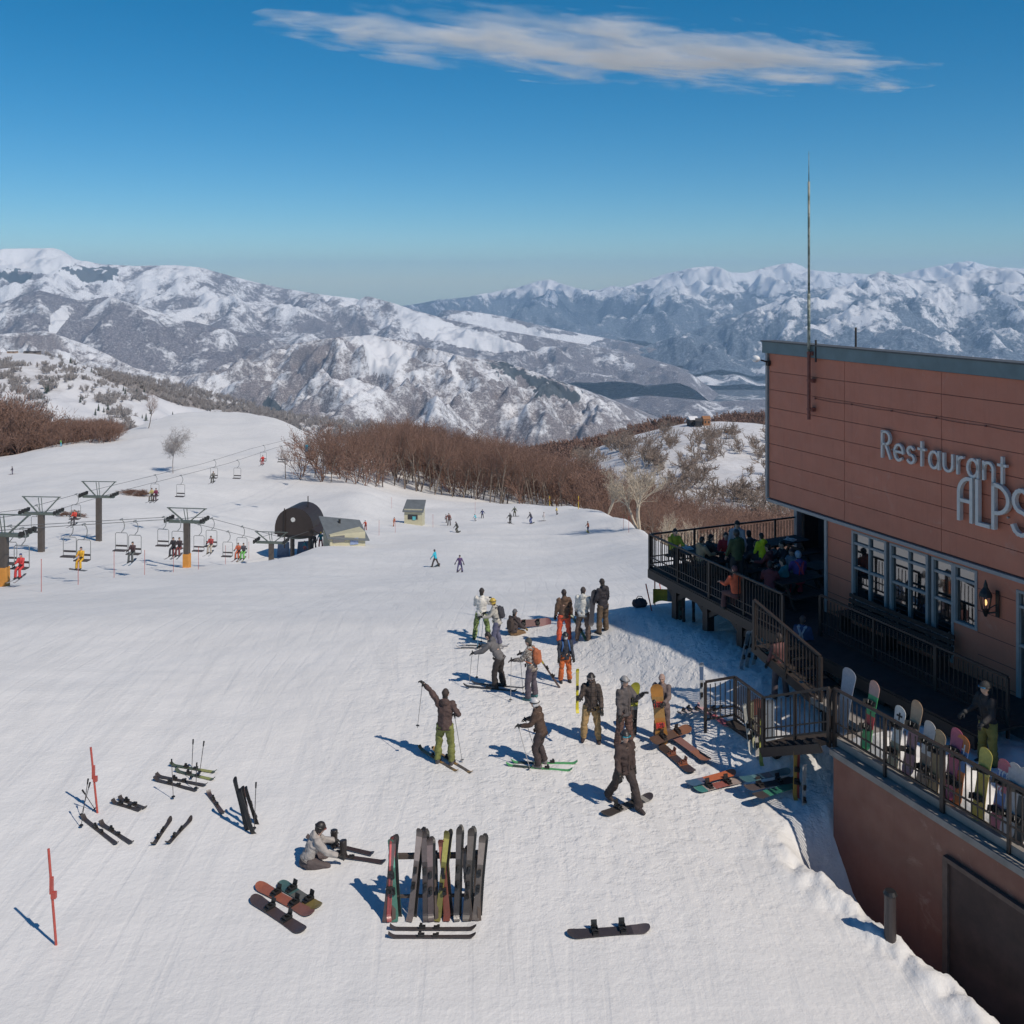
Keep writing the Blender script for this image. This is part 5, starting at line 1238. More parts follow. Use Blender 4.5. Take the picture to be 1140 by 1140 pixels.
    if goggles:
        m = MB(); m.tube([hv(0, 0, .03) + Mh @ Vector((.10*math.sin(q), .108*math.cos(q), 0)) for q in np.linspace(-1.0, 1.0, 9)], [(.03, .012)]*9, 8); g = sc(m).build('goggles', gloss(goggles, .12), root, True)
        m = MB(); m.tube([hv(0, -.01, .035) + Mh @ Vector((.108*math.sin(q), .118*math.cos(q), 0)) for q in np.linspace(.95, 5.33, 14)], .012, 6); sc(m).build('strap', BLACK, g)
    if mask: m = MB(); m.ell(hv(0, .05, -.055), (.07, .068, .06), 12, M=Mh); sc(m).build('face_mask', cloth(mask), root, True)
    if pack:
        m = MB(); c = pel + up*.30 - fw*.20; Mp = Matrix((X, fw, up)).transposed(); m.ell(c, (.15, .10, .24), 14, M=Mp); m.box(c - fw*.05 - up*.02, (.22, .12, .34), Mp)
        pk_ = link(fuse(sc(m), .022, .02), 'backpack', cloth(pack), root)
        for s in (-1, 1):
            m = MB(); m.tube([pel+up*.5 + X*s*.10 - fw*.13, pel+up*.535 + X*s*.10, pel+up*.42 + X*s*.11 + fw*.15, pel+up*.2 + X*s*.15 + fw*.12, pel+up*.14 + X*s*.17 - fw*.10], [(.028, .014)]*5, 6); sc(m).build('shoulder_strap', cloth(pack), pk_, True)
    if vest:
        m = MB()
        for s in (-1, 1): m.tube([pel+up*.51 + X*s*.09 - fw*.12, pel+up*.54 + X*s*.09, pel+up*.45 + X*s*.09 + fw*.125, pel+up*.15 + X*s*.06 + fw*.15, pel - up*.05 + X*s*.08 + fw*.15], [(.045, .02)]*5, 8)
        for s in (-1, 1): m.tube([pel+up*.51 + X*s*.09 - fw*.13, pel+up*.35 + X*s*.02 - fw*.16, pel+up*.1 + X*s*.07 - fw*.155], [(.045, .02)]*3, 8)
        sc(m).build('shoulder_strap', cloth(vest), root, True)
    W = Matrix.Translation(Vector(loc)) @ Matrix.Rotation(rz, 4, 'Z')
    g = lambda v: W @ (v*S + Vector((0, 0, z0)))
    return {'root': root, 'hand': [g(wri[i] + fd[i]*.08) for i in (0, 1)], 'foot': [g(ank[i]) for i in (0, 1)], 'head': g(hc_), 'hips': g(pel)}

# ------------------------------------------------------------------ skis, boards, poles
def ski_pole(label, top, foot=None, col=(.25, .25, .26), group=None):
    top = Vector(top); foot = Vector(foot); t = thing('ski_pole', label, 'ski pole', foot, group=group); d = top - foot; n = d.normalized()
    m = MB(); m.tube([(0, 0, 0), d], [.007, .009], 6); m.build('shaft', gloss(col), t)
    m = MB(); m.tube([d - n*.10, d + n*.02], [.017, .02], 8); m.build('grip', BLACK, t)
    m = MB(); m.tube([n*.06, n*.075], [.045, .04], 10); m.build('basket', BLACK, t); return t
def plate(L, W, th, wf, n=28, tip=.12, rise=.05, cols=None):
    """deck outline along y with upturned ends; cols: list of (fraction, material index) stripes"""
    m = MB(); rows = []
    for i in range(n+1):
        f = .5-.5*math.cos(math.pi*i/n); y = (f-.5)*L; u = 2*f-1; w = W/2*wf(u); z = rise*max(0, (abs(u)-(1-2*tip))/(2*tip))**2
        rows.append((y, w, z))
    for i in range(n):
        (y0, w0, z0), (y1, w1, z1) = rows[i], rows[i+1]; mi = 0
        for fr, k in (cols or []):
            if (.5-.5*math.cos(math.pi*(i+.5)/n)) >= fr: mi = k
        P = [(-w0, y0, z0), (w0, y0, z0), (w1, y1, z1), (-w1, y1, z1)]; Q = [(x, y, z+th) for x, y, z in P]
        m.add(P+Q, [(3,2,1,0)], 0)
        m.add(P+Q, [(4,5,6,7)], mi); m.add(P+Q, [(1,2,6,5), (3,0,4,7)] + ([(0,1,5,4)] if i == 0 else []) + ([(2,3,7,6)] if i == n-1 else []), mi)
    return m
def board_w(u):
    a = abs(u); side = 1 - .16*(1-min(a/.78, 1)**2)
    return side*(math.sqrt(max(0, 1-((a-.78)/.22)**2))*.92+.08 if a > .78 else 1)
def ski_w(u):
    return (.78 + .22*abs(u)**1.5)*(max(.42, math.sqrt(max(0, 1-((u-.90)/.10)**2))) if u > .90 else 1)
def snowboard(label, loc, rot, cols, base=(.05, .05, .05), L=1.5, bind=(.02, .02, .02), W=.27, group=None, text=None):
    """cols: list of (start fraction, colour)"""
    t = thing('snowboard', label, 'snowboard', loc, rot=rot, group=group)
    m = plate(L, W, .012, board_w, 26, .14, .05, [(f, i+1) for i, (f, c) in enumerate(cols)])
    dk = m.build('deck', [gloss(base)] + [gloss(c) for f, c in cols], t)
    if text:
        stroke_text(text, lambda u, v, d: (.095-v, -.14+L*.2+u, .0125+d), .19, .03, .003, .05).build('lettering', gloss((.7, .7, .72)), dk)
        stroke_text(text, lambda u, v, d: (.095-v, -.62+u, .0125+d), .19, .03, .003, .05).build('lettering', gloss((.7, .7, .72)), dk)
    if bind:
        for s in (-1, 1):
            y = s*.26; b = MB(); b.box((0, y, .028), (.22, .10, .03)); b.box((-.09, y, .10), (.02, .11, .15), Matrix.Rotation(-.25, 3, 'Y')); b.tube([(-.06, y-.055, .08), (-.02, y, .11), (-.06, y+.055, .08)], .012, 6)
            b.box((-.03, y-.055, .055), (.15, .012, .05)); b.box((-.03, y+.055, .055), (.15, .012, .05)); bo = b.build('binding', gloss(bind), t)
            c = MB(); c.tube([(.05, y-.06, .06), (.06, y, .10), (.05, y+.06, .06)], .013, 6); c.build('strap', BLACK, bo)
    return t
def ski(label, loc, rot, col, col2=None, L=1.65, group=None, W=.095):
    t = thing('ski', label, 'ski', loc, rot=rot, group=group)
    m = plate(L, W, .016, ski_w, 34, .09, .07, [(0, 1), (.62, 2), (.9, 1)]); m.build('ski_blade', [BLACK, gloss(col), gloss(col2 or col)], t)
    b = MB(); b.box((0, .06, .035), (.06, .10, .04)); b.box((0, .10, .06), (.05, .05, .03)); b.build('toe_binding', BLACK, t)
    b = MB(); b.box((0, -.20, .04), (.06, .12, .05)); b.box((0, -.22, .08), (.045, .05, .05)); b.build('heel_binding', BLACK, t); return t
def lie(az, tilt=0.0, roll=0.0):           # board lying on the snow, tip towards azimuth az
    return (Matrix.Rotation(az, 3, 'Z') @ Matrix.Rotation(tilt, 3, 'X') @ Matrix.Rotation(roll, 3, 'Y')).to_euler()
def stand(az, lean=R(8), spin=0.0, side=0.0):         # long axis up, top face turned to azimuth az (0 = towards the viewer)
    return (Matrix.Rotation(az, 3, 'Z') @ Matrix.Rotation(side, 3, 'Y') @ Matrix.Rotation(R(90)-lean, 3, 'X') @ Matrix.Rotation(spin, 3, 'Y')).to_euler()
def azpx(x0, y0, x1, y1):                   # ground azimuth for local +Y from one photo point to another
    a, b = gp(x0, y0), gp(x1, y1); d = b-a; return math.atan2(-d.x, d.y), a, b
def hof(px, top, foot): p = gp(px, foot); return p, (foot-top)/FPX*p.y
def face(deg): return R(deg)               # 0 = looking away from the viewer; 90 = looking left; 180 = towards the viewer

W_ = (.62, .60, .56)
# 1 waving skier in the left foreground
p, hh = hof(495, 768, 850)
r1 = person('skier in brown jacket and olive trousers waving one pole high, left of the group', p, face(-8), 1.82, legs=((6, 12, 7), (2, 10, 7)), arms=((150, 38, 20, -10), (-12, 34, 80, 62)), lean=6, jacket=(.075, .045, .04), pants=(.17, .18, .05), head='beanie', hc=(.04, .028, .025), boots=(.08, .07, .07), hood=True)
for i, s in ((0, -.11), (1, .11)):
    c = r1['foot'][i]; c = Vector((c.x, c.y + .12, gz(c.x, c.y)+.01)); ski('%s ski of the waving skier, ochre with black binding' % ('left' if i == 0 else 'right'), c, lie(R(-140)), (.28, .17, .06), (.1, .08, .06))
h0 = r1['hand'][0]; ski_pole('ski pole held up in the raised hand of the waving skier', h0, h0 + Vector((-.12, -.1, -1.1)))
h1 = r1['hand'][1]; ski_pole('ski pole trailing from the lowered hand of the waving skier', h1, Vector((h1.x+.22, h1.y-.25, gz(h1.x+.22, h1.y-.25))))
# 2 helmeted skier on green skis
p, _ = hof(603, 787, 853)
r2 = person('skier in a white helmet and brown jacket side-on, on green skis', p, face(72), 1.68, legs=((18, 34, 4), (10, 26, 4)), arms=((22, 14, 60, 10), (18, 12, 58, 10)), lean=14, jacket=(.075, .045, .032), pants=(.05, .035, .035), head='helmet', hc=(.62, .60, .60), goggles=(.05, .03, .03), boots=(.16, .15, .15))
for i, dy in ((0, -.12), (1, .12)):
    c = r2['foot'][i]; ski('%s green ski under the white-helmeted skier' % ('near' if i == 0 else 'far'), (c.x, c.y, gz(c.x, c.y)+.012), lie(face(80 + 8*i)), (.10, .36, .13), (.05, .07, .05))
for i in (0, 1): h_ = r2['hand'][i]; ski_pole('%s ski pole of the white-helmeted skier' % ('left' if i == 0 else 'right'), h_ + Vector((0, 0, .03)), (h_.x+.30, h_.y-.15*(1-2*i), gz(h_.x+.30, h_.y)), (.42, .40, .38))
# 3 snowboarder striding, lower right of the group
p, _ = hof(694, 822, 897)
r3 = person('snowboarder all in dark clothes striding with one foot on a board, nearest of the group', p, face(-150), 1.80, legs=((26, 8, 6), (-22, 14, 4)), arms=((-4, 10, 14, 6), (6, 12, 22, 8)), lean=2, yaw=10, jacket=(.055, .034, .03), pants=(.04, .028, .026), head='helmet', hc=(.035, .03, .03), goggles=(.03, .25, .33), boots=(.04, .03, .03))
a, q0, q1 = azpx(672, 908, 724, 888); mid = (q0+q1)/2; snowboard('black snowboard with pale arcs flat under the striding snowboarder', (mid.x, mid.y, gz(mid.x, mid.y)+.03), lie(a), [(0, (.06, .05, .045)), (.35, (.30, .27, .25)), (.42, (.05, .045, .04)), (.8, (.32, .30, .27)), (.86, (.06, .05, .05))])
# 4 checked jacket and tan trousers
p, _ = hof(658, 757, 825)
r4 = person('person in a dark checked jacket and tan trousers facing the camera with a yellow ski', p, face(172), 1.76, legs=((4, 4, 9), (6, 14, 9)), arms=((10, 16, 28, 10), (30, 20, 75, 20)), lean=1, jacket=(.07, .05, .042), jk='check', pants=(.36, .23, .10), head='helmet', hc=(.03, .025, .025), goggles=(.22, .20, .20), mask=(.04, .03, .03), boots=(.045, .03, .03), hood=True)
ski('bright yellow ski held upright by the person in tan trousers', r4['hand'][1] + Vector((-.06, -.1, .28)), stand(R(8), R(-2)), (.62, .52, .03), (.5, .42, .1), L=1.15, W=.085)
# 5 grey helmet, arm on an upright board
p, _ = hof(694, 755, 832)
r5 = person('person in a silver helmet and grey vest resting an arm on an upright snowboard', p, face(-140), 1.82, legs=((4, 4, 5), (-4, 4, 5)), arms=((48, 10, 82, 8), (2, 8, 12, 4)), lean=0, yaw=0, jacket=(.10, .085, .085), pants=(.13, .07, .055), pk='check', head='helmet', hc=(.30, .29, .29), goggles=(.12, .12, .13), boots=(.05, .035, .03))
def upboard(px, pt, pb, label, cols, az, Wd=.28, bind=(.02, .02, .02), lean=5, spin=0.0, Y=None, side=0.0, text=None):
    q = gp(px, pb) if Y is None else onp(px, Y); L = (pb-pt)/FPX*q.y
    return snowboard(label, (q.x, q.y, q.z + L/2), stand(az, R(lean), spin, side), cols, L=L, W=Wd, bind=bind, text=text)
upboard(705, 760, 820, 'yellow and black snowboard standing upright beside the silver helmet', [(0, (.04, .032, .03)), (.50, (.30, .28, .25)), (.56, (.30, .29, .04))], R(15), side=R(7))
# 6 person behind the orange board
p, _ = hof(737, 757, 822)
r6 = person('person in a pink-grey hat standing behind an orange snowboard', p, face(160), 1.68, legs=((2, 2, 4), (2, 2, 4)), arms=((30, 6, 50, 22), (30, 6, 50, 22)), lean=2, jacket=(.16, .12, .115), pants=(.14, .10, .10), head='beanie', hc=(.38, .26, .22), boots=(.05, .04, .04))
upboard(734, 762, 828, 'orange snowboard with red bindings held upright in front of the pink-grey hat', [(0, (.40, .18, .04)), (.45, (.36, .20, .06)), (.8, (.45, .20, .04))], R(-5), bind=(.55, .06, .05), Wd=.33, side=R(-6))
# 7 child in orange trousers
p, _ = hof(629, 712, 759)
person('child in orange-red trousers and black jacket with blue straps, wearing a white mask', p, face(-170), 1.50, legs=((2, 6, 5), (4, 10, 5)), arms=((8, 12, 14, 6), (8, 12, 14, 6)), lean=3, jacket=(.03, .035, .05), pants=(.50, .12, .03), head='helmet', hc=(.02, .02, .025), goggles=(.03, .03, .04), mask=(.5, .5, .5), pack=(.04, .12, .32))
# 8 camouflage jacket, orange pack
p, _ = hof(592, 713, 778)
r8 = person('skier in a camouflage jacket with an orange backpack leaning on poles', p, face(62), 1.74, legs=((8, 12, 5), (2, 8, 5)), arms=((30, 14, 50, 8), (32, 14, 50, 8)), lean=8, jacket=(.22, .19, .17), jk='camo', pants=(.09, .075, .095), head='beanie', hc=(.07, .07, .065), pack=(.40, .12, .05), boots=(.05, .15, .16), gloves=(.03, .02, .02))
for i in (0, 1): h_ = r8['hand'][i]; ski_pole('%s ski pole of the skier with the orange backpack' % ('left' if i == 0 else 'right'), h_ + Vector((0, 0, .06)), (h_.x-.02+.12*i, h_.y-.18, gz(h_.x, h_.y-.18)), (.4, .38, .36))
a, q0, q1 = azpx(617, 775, 603, 752)
sk = ski('dark ski with yellow binding leaning out behind the orange backpack', q0*.5+q1*.5 + Vector((0, 0, .45)), (Matrix.Rotation(R(60), 3, 'Z') @ Matrix.Rotation(R(48), 3, 'X')).to_euler(), (.08, .06, .06), (.3, .25, .05))
# 9 hunched skier in grey
p, _ = hof(559, 713, 766)
r9 = person('hunched skier in a dark grey jacket and black trousers leaning forward on poles', p, face(68), 1.72, legs=((16, 20, 5), (4, 14, 5)), arms=((44, 14, 30, 6), (46, 14, 30, 6)), lean=36, nod=12, jacket=(.13, .125, .13), pants=(.035, .028, .028), head='hair', gloves=(.02, .02, .02), boots=(.10, .09, .09), hood=True)
for i in (0, 1): h_ = r9['hand'][i]; ski_pole('%s ski pole planted by the hunched grey skier' % ('left' if i == 0 else 'right'), h_ + Vector((0, 0, .06)), (h_.x-.1, h_.y-.1+.25*i, gz(h_.x-.1, h_.y-.1)), (.3, .3, .3))
for i in (0, 1): c = r9['foot'][i]; ski('%s black ski under the hunched grey skier' % ('near' if i == 0 else 'far'), (c.x-.15, c.y, gz(c.x, c.y)+.012), lie(face(76)), (.05, .045, .045))
# 10 yellow helmet, white vest
p = onp(554, 33.2)
r10 = person('skier in a yellow helmet and white vest partly behind the hunched grey skier', p, face(80), 1.66, legs=((14, 22, 5), (4, 16, 5)), arms=((30, 14, 60, 8), (24, 14, 60, 8)), lean=14, jacket=(.42, .40, .36), pants=(.10, .10, .16), head='helmet', hc=(.55, .38, .06), goggles=(.1, .05, .03), gloves=(.02, .02, .02), boots=(.3, .3, .3), pack=(.04, .04, .05))
for i in (0, 1): h_ = r10['hand'][i]; ski_pole('%s ski pole of the yellow-helmeted skier' % ('left' if i == 0 else 'right'), h_, (h_.x-.1, h_.y-.1+.2*i, gz(h_.x-.1, h_.y)), (.1, .3, .45))
for i in (0, 1): c = r10['foot'][i]; ski('%s pale ski under the yellow-helmeted skier' % ('near' if i == 0 else 'far'), (c.x-.5, c.y, gz(c.x-.5, c.y)+.02), lie(face(88)), (.42, .40, .40), (.1, .1, .1))
# 11 white jacket, green trousers
p, hh = hof(536, 660, 712)
r11 = person('person in a white jacket and patterned green trousers seen from behind', p, face(-6), 1.78, legs=((2, 6, 13), (2, 6, 13)), arms=((20, 16, 70, 30), (30, 20, 80, 26)), lean=3, jacket=W_, pants=(.22, .30, .10), pk='zebra', head='beanie', hc=(.03, .025, .025), boots=(.07, .11, .04), hood=False)
# 12 seated with board
p = gp(571, 707)
r12 = person('person sitting on the snow with a black and brown backpack', (p.x, p.y, p.z-.06), face(-35), 1.70, legs=((84, 50, 10), (78, 52, 10)), arms=((20, 12, 40, 5), (20, 12, 40, 5)), lean=10, hips=.17, jacket=(.06, .045, .045), pants=(.2, .12, .06), head='beanie', hc=(.10, .10, .11), pack=(.05, .035, .03), gloves=(.3, .2, .05))
a, q0, q1 = azpx(578, 703, 598, 701); mid = (q0+q1)/2; snowboard('maroon snowboard on edge in front of the sitting person', (mid.x+.1, mid.y+.35, mid.z+.15), lie(R(-80), 0, R(62)), [(0, (.12, .05, .05)), (.6, (.2, .09, .09))], W=.3)
# 13-15 the three standing at the shadow edge
p, _ = hof(628, 661, 715)
person('person in a brown jacket and bright orange-red trousers seen from behind', p, face(10), 1.78, legs=((2, 4, 7), (2, 4, 7)), arms=((4, 14, 14, 8), (4, 14, 14, 8)), lean=1, jacket=(.12, .07, .045), pants=(.60, .09, .04), head='beanie', hc=(.035, .025, .025), boots=(.1, .03, .03), hood=True)
p, _ = hof(649, 659, 714)
r14 = person('person in a white hooded jacket and brown trousers holding a green ski', p, face(-15), 1.80, legs=((2, 4, 8), (2, 4, 8)), arms=((6, 12, 18, 8), (6, 16, 14, 8)), lean=2, jacket=(.58, .57, .53), pants=(.11, .075, .06), head='beanie', hc=(.05, .04, .04), goggles=None, hood=True, boots=(.05, .04, .04))
a, q0, q1 = azpx(649, 720, 640, 700); ski('green ski slanting from the hand of the white-hooded person down to the snow', (q0+q1)/2 + Vector((-.05, -.1, .45)), (Matrix.Rotation(R(35), 3, 'Z') @ Matrix.Rotation(R(38), 3, 'X')).to_euler(), (.12, .22, .10), (.35, .38, .3), W=.13)
p, _ = hof(671, 655, 705)
r15 = person('person in a black jacket and brown trousers at the right end of the standing trio', p, face(40), 1.80, legs=((2, 4, 6), (4, 6, 6)), arms=((8, 16, 24, 10), (4, 14, 16, 8)), lean=2, yaw=20, nod=15, jacket=(.028, .024, .03), pants=(.12, .08, .05), head='beanie', hc=(.025, .02, .02), hood=True)
snowboard('dark board held between the white-hooded and the black-jacketed person', (r15['hand'][0] + Vector((.02, -.1, .0))), stand(R(20), R(4), 0, R(8)), [(0, (.05, .05, .06))], L=1.2, W=.2, bind=None)
# 16 crouching in the lower left foreground
p = gp(341, 964)
r16 = person('person in pale clothes and a red-banded black helmet sitting at lower left', (p.x, p.y, p.z-.05), face(-70), 1.68, legs=((80, 62, 12), (74, 50, 12)), hips=.17, arms=((46, 14, 26, 6), (42, 14, 26, 6)), lean=26, nod=14, jacket=(.36, .33, .31), pants=(.09, .07, .07), head='helmet', hc=(.025, .02, .02), goggles=(.30, .10, .08), boots=(.05, .04, .04), hood=True)
a, q0, q1 = azpx(352, 952, 385, 960)
for k, (x0, y0) in enumerate(((366, 945), (375, 957))):
    q = gp(x0, y0); ski('%s black ski lying at the feet of the sitting person' % ('upper' if k == 0 else 'lower'), (q.x+.25, q.y, q.z+.05), lie(R(-112+8*k), R(0), R(20)), (.05, .035, .035))
for k in (0, 1):
    q = gp(372+k*10, 944+k*12); t = thing('boot', 'black ski boot %s beside the person sitting at lower left' % ('standing' if k == 0 else 'lying'), 'ski boot', (q.x, q.y, q.z+.03), k*.9); m = MB(); m.tube([(0, 0, .36), (0, -.01, .16), (0, 0, .06)], [.08, .075, .07], 10); m.tube([(0, -.09, .05), (0, .12, .05), (0, .20, .045)], [.06, .062, .045], 10); link(fuse(m, .02), 'shell', gloss((.03, .025, .025)), t)
    m = MB(); m.tube([(-.085, .03, .27), (0, .08, .27), (.085, .03, .27)], .014, 6); m.build('buckle', STEEL, t)

# ------------------------------------------------------------------ gear in the foreground
REDK = gloss((.45, .08, .06))
def red_gate(px, top, foot, px_top, label):
    q = gp(px, foot); H = (foot-top)/FPX*q.y; dx = (px_top-px)/FPX*q.y; t = thing('gate_pole', label, 'gate pole', q); m = MB(); m.tube([(0, 0, -.1), (dx, 0, H)], .024, 8); m.build('shaft', REDK, t)
    m = MB(); m.box((dx*.62, 0, H*.62), (.06, .05, .3)); m.box((dx*.55+.03, 0, H*.52), (.09, .06, .12)); m.build('strap', REDK, t); return q, H
red_gate(109, 832, 905, 101, 'leaning red gate pole above the skis at the left')
red_gate(63, 945, 1052, 54, 'thin red gate pole in the lower left corner')
for (x0, y0, x1, y1, lb) in ((90, 922, 98, 868, 'ski pole leaning to the right by the red gate pole'), (90, 910, 100, 872, 'second ski pole crossing by the red gate pole'), (107, 903, 92, 880, 'short ski pole slanting across the red gate pole'),
                             (213, 868, 215, 824, 'left one of two tall ski poles standing behind the lying skis'), (222, 862, 227, 826, 'right one of two tall ski poles standing behind the lying skis'), (193, 890, 191, 846, 'ski pole with dark grip left of the lying skis'),
                             (218, 880, 219, 850, 'short ski pole in the middle of the lying skis'), (283, 925, 285, 872, 'ski pole with a wrist loop at the right of the propped skis')):
    q = gp(x0, y0); H = (y0-y1)/FPX*q.y; ski_pole(lb, q + Vector(((x1-x0)/FPX*q.y, 0, H)), q, (.06, .055, .055))
def lay_ski(x0, y0, x1, y1, label, col, col2=None, W=.105, lift=.015, roll=0.0):
    a, q0, q1 = azpx(x0, y0, x1, y1); L = max(.9, min(1.9, (q1-q0).length)); mid = (q0+q1)/2
    return ski(label, (mid.x, mid.y, gz(mid.x, mid.y)+lift), lie(a, 0, roll), col, col2, L=L, W=W)
DKG = (.055, .045, .042)
for args in ((92, 911, 131, 942, 'dark ski pointing at the viewer, left one under the red gate pole', DKG), (112, 918, 148, 941, 'dark ski pointing at the viewer, right one under the red gate pole', DKG),
             (128, 895, 155, 903, 'short dark ski lying alone between the gate pole and the pole cluster, front', DKG), (134, 891, 162, 901, 'short dark ski lying alone between the gate pole and the pole cluster, back', DKG),
             (170, 943, 190, 913, 'left ski of the slanting pair lying apart', DKG), (186, 942, 213, 913, 'right ski of the slanting pair lying apart', DKG),
             (172, 869, 221, 882, 'lowest black ski of the crossed heap', DKG), (174, 865, 231, 876, 'second black ski of the crossed heap', DKG), (190, 853, 241, 861, 'topmost ski of the crossed heap with a yellow tail', (.08, .10, .06), (.3, .3, .1)), (196, 859, 239, 869, 'third ski of the crossed heap, green-yellow', (.08, .10, .07), (.28, .3, .1)),
             (232, 884, 249, 908, 'dark ski lying right of the crossed heap', (.07, .05, .05))):
    lay_ski(*args)
# propped skis at (270,900)
for k, (x0, y0, x1, y1) in enumerate(((282, 930, 262, 885), (278, 922, 266, 884), (286, 918, 270, 886), (275, 926, 257, 872))):
    q = gp(x0, y0); H = (y0-y1)/FPX*q.y; d = Vector(((x1-x0)/FPX*q.y, .25, H)); n = d.normalized()
    ex = n.cross(Vector((0, 1, 0))).normalized(); ez = ex.cross(n); M = Matrix((ex, n, ez)).transposed()
    ski(['outermost dark ski of the propped bundle', 'rust-brown ski inside the propped bundle', 'short dark ski at the right of the propped bundle', 'long dark ski at the left of the propped bundle'][k], q + d*.5, M.to_euler(), [(.05, .045, .045), (.16, .07, .055), (.06, .05, .05), (.07, .06, .06)][k], L=max(.9, d.length))
# wooden ski rack with skis
qa, qb = gp(432, 1012), gp(537, 1010)
rk = thing('ski_rack', 'wooden trestle ski rack full of skis in the lower foreground', 'ski rack', qa, math.atan2(qb.y-qa.y, qb.x-qa.x)); RL = (qb-qa).length
WOODM = mat('weathered_wood', (.085, .062, .05), .8, .2, 5)
m = MB(); m.bar((0, .1, .95), (RL, .1, .95), .07, .09); m.build('top_beam', WOODM, rk)
m = MB(); m.bar((0, -.16, .34), (RL, -.16, .34), .04, .05); m.build('lower_beam', WOODM, rk)
for x in (.1, RL*.5, RL-.1):
    m = MB(); m.bar((x, .15, 1.02), (x+.05, -.42, -.1), .07); m.build('leg', WOODM, rk)
    m = MB(); m.bar((x, .05, 1.02), (x-.05, .5, -.1), .07); m.build('leg', WOODM, rk)
RS = [(424, 936, (.07,.05,.05), 'first'), (431, 937, (.28,.06,.06), 'first red'), (437, 940, (.08,.2,.15), 'green-edged'), (450, 928, (.16,.13,.12), 'pale patterned'), (467, 930, (.05,.04,.04), 'broad black'), (476, 939, (.08,.06,.06), 'thin brown'), (487, 931, (.2,.18,.05), 'black and yellow'), (496, 941, (.22,.07,.05), 'short red'), (502, 926, (.04,.035,.035), 'tallest black'), (513, 928, (.06,.05,.045), 'round-tipped dark'), (522, 950, (.09,.07,.06), 'short dark'), (530, 937, (.12,.10,.09), 'last slanting')]
for i, (px, top, col, w) in enumerate(RS):
    s = (px-424)/106*RL; base = qa + (qb-qa)*((px-424)/110); base.z = gz(base.x, base.y); H = ((1018)-top)/FPX*base.y
    d = Vector((0.16*math.sin(i*2.3+.7), .36, H)); n = d.normalized(); ex = n.cross(Vector((0, 1, 0))).normalized(); ez = ex.cross(n)
    for k in (0, 1):
        ski('%s ski in the wooden rack%s' % (w, ', front of its pair' if k == 0 else ', rear of its pair'), base + Vector((.05*k + .05*math.sin(i*5), -.34+.07*k, 0)) + d*.5*(1-.06*k), (Matrix((ex, n, ez)).transposed() @ Matrix.Rotation(math.pi*(1-k) + .35*math.sin(i*1.7), 3, 'Y')).to_euler(), col, tuple(min(.6, c*2.2) for c in col), L=d.length, W=.125 + .03*math.sin(i*3.1))
for (x0, y0, x1, y1, lb, cols) in ((283, 985, 352, 1022, 'rust-red snowboard lying at the lower left', [(0, (.30, .10, .06)), (.7, (.2, .09, .07))]), (280, 1000, 340, 1040, 'dark snowboard beside the rust-red one', [(0, (.07, .05, .05))]), (312, 985, 356, 1012, 'green and grey snowboard above the rust-red one', [(0, (.06, .12, .12)), (.4, (.12, .12, .11)), (.7, (.18, .14, .05))])):
    a, q0, q1 = azpx(x0, y0, x1, y1); mid = (q0+q1)/2; snowboard(lb, (mid.x, mid.y, gz(mid.x, mid.y)+.02), lie(a), cols, L=min(1.6, (q1-q0).length))
a, q0, q1 = azpx(628, 1042, 727, 1034); mid = (q0+q1)/2; snowboard('dark snowboard lying alone at the bottom centre', (mid.x, mid.y, gz(mid.x, mid.y)+.02), lie(a), [(0, (.05, .04, .04)), (.8, (.1, .08, .08))], L=1.55)
a, q0, q1 = azpx(432, 1044, 530, 1044); mid = (q0+q1)/2
for k in (0, 1): ski('%s ski lying in the snow below the wooden rack' % ('upper' if k else 'lower'), (mid.x, mid.y+.22*k, gz(mid.x, mid.y)+.02), lie(a, 0), (.06, .05, .05), L=1.6)
# boards on the snow at right
def lay_board(x0, y0, x1, y1, label, cols, roll=0.0, lift=.02, bind=(.03, .025, .025), W=.28):
    a, q0, q1 = azpx(x0, y0, x1, y1); mid = (q0+q1)/2; snowboard(label, (mid.x, mid.y, max(gz(mid.x, mid.y), gz(*q0.xy), gz(*q1.xy))+lift), lie(a, 0, roll), cols, L=min(1.65, max(1.35, (q1-q0).length)), bind=bind, W=W)
lay_board(724, 837, 768, 817, 'brown snowboard propped on the heap below the orange board', [(0, (.10, .06, .045)), (.6, (.20, .09, .05))], R(20), .16)
lay_board(736, 832, 772, 863, 'black and orange-striped snowboard in the heap, bindings up', [(0, (.06, .04, .035)), (.3, (.25, .09, .04)), (.4, (.06, .04, .04)), (.65, (.28, .09, .04)), (.75, (.06, .04, .04))], 0, .03, (.22, .08, .05))
lay_board(746, 822, 790, 853, 'salmon-brown snowboard upside down on the heap', [(0, (.26, .13, .11)), (.6, (.30, .13, .08))], 0, .10, None)
lay_board(764, 878, 818, 862, 'orange and blue snowboard lying furthest left of the row', [(0, (.06, .12, .2)), (.25, (.14, .14, .2)), (.4, (.50, .14, .06))], 0, .05, None)
lay_board(774, 882, 826, 869, 'teal snowboard with red floral graphics beside the orange one', [(0, (.06, .22, .20)), (.2, (.35, .30, .28)), (.4, (.30, .10, .08)), (.7, (.35, .28, .25))])
lay_board(828, 886, 875, 862, 'blue-green striped snowboard lying right of the orange one', [(0, (.05, .13, .16)), (.25, (.10, .20, .22)), (.4, (.05, .12, .16)), (.6, (.12, .24, .26))], 0, .06, None)
lay_board(838, 890, 876, 872, 'dark snowboard between the blue-green and the emerald one', [(0, (.09, .07, .07))], 0, .05)
lay_board(845, 899, 884, 878, 'emerald snowboard with a black nose at the right end of the row', [(0, (.06, .05, .05)), (.25, (.05, .22, .14))], 0, .08, None)
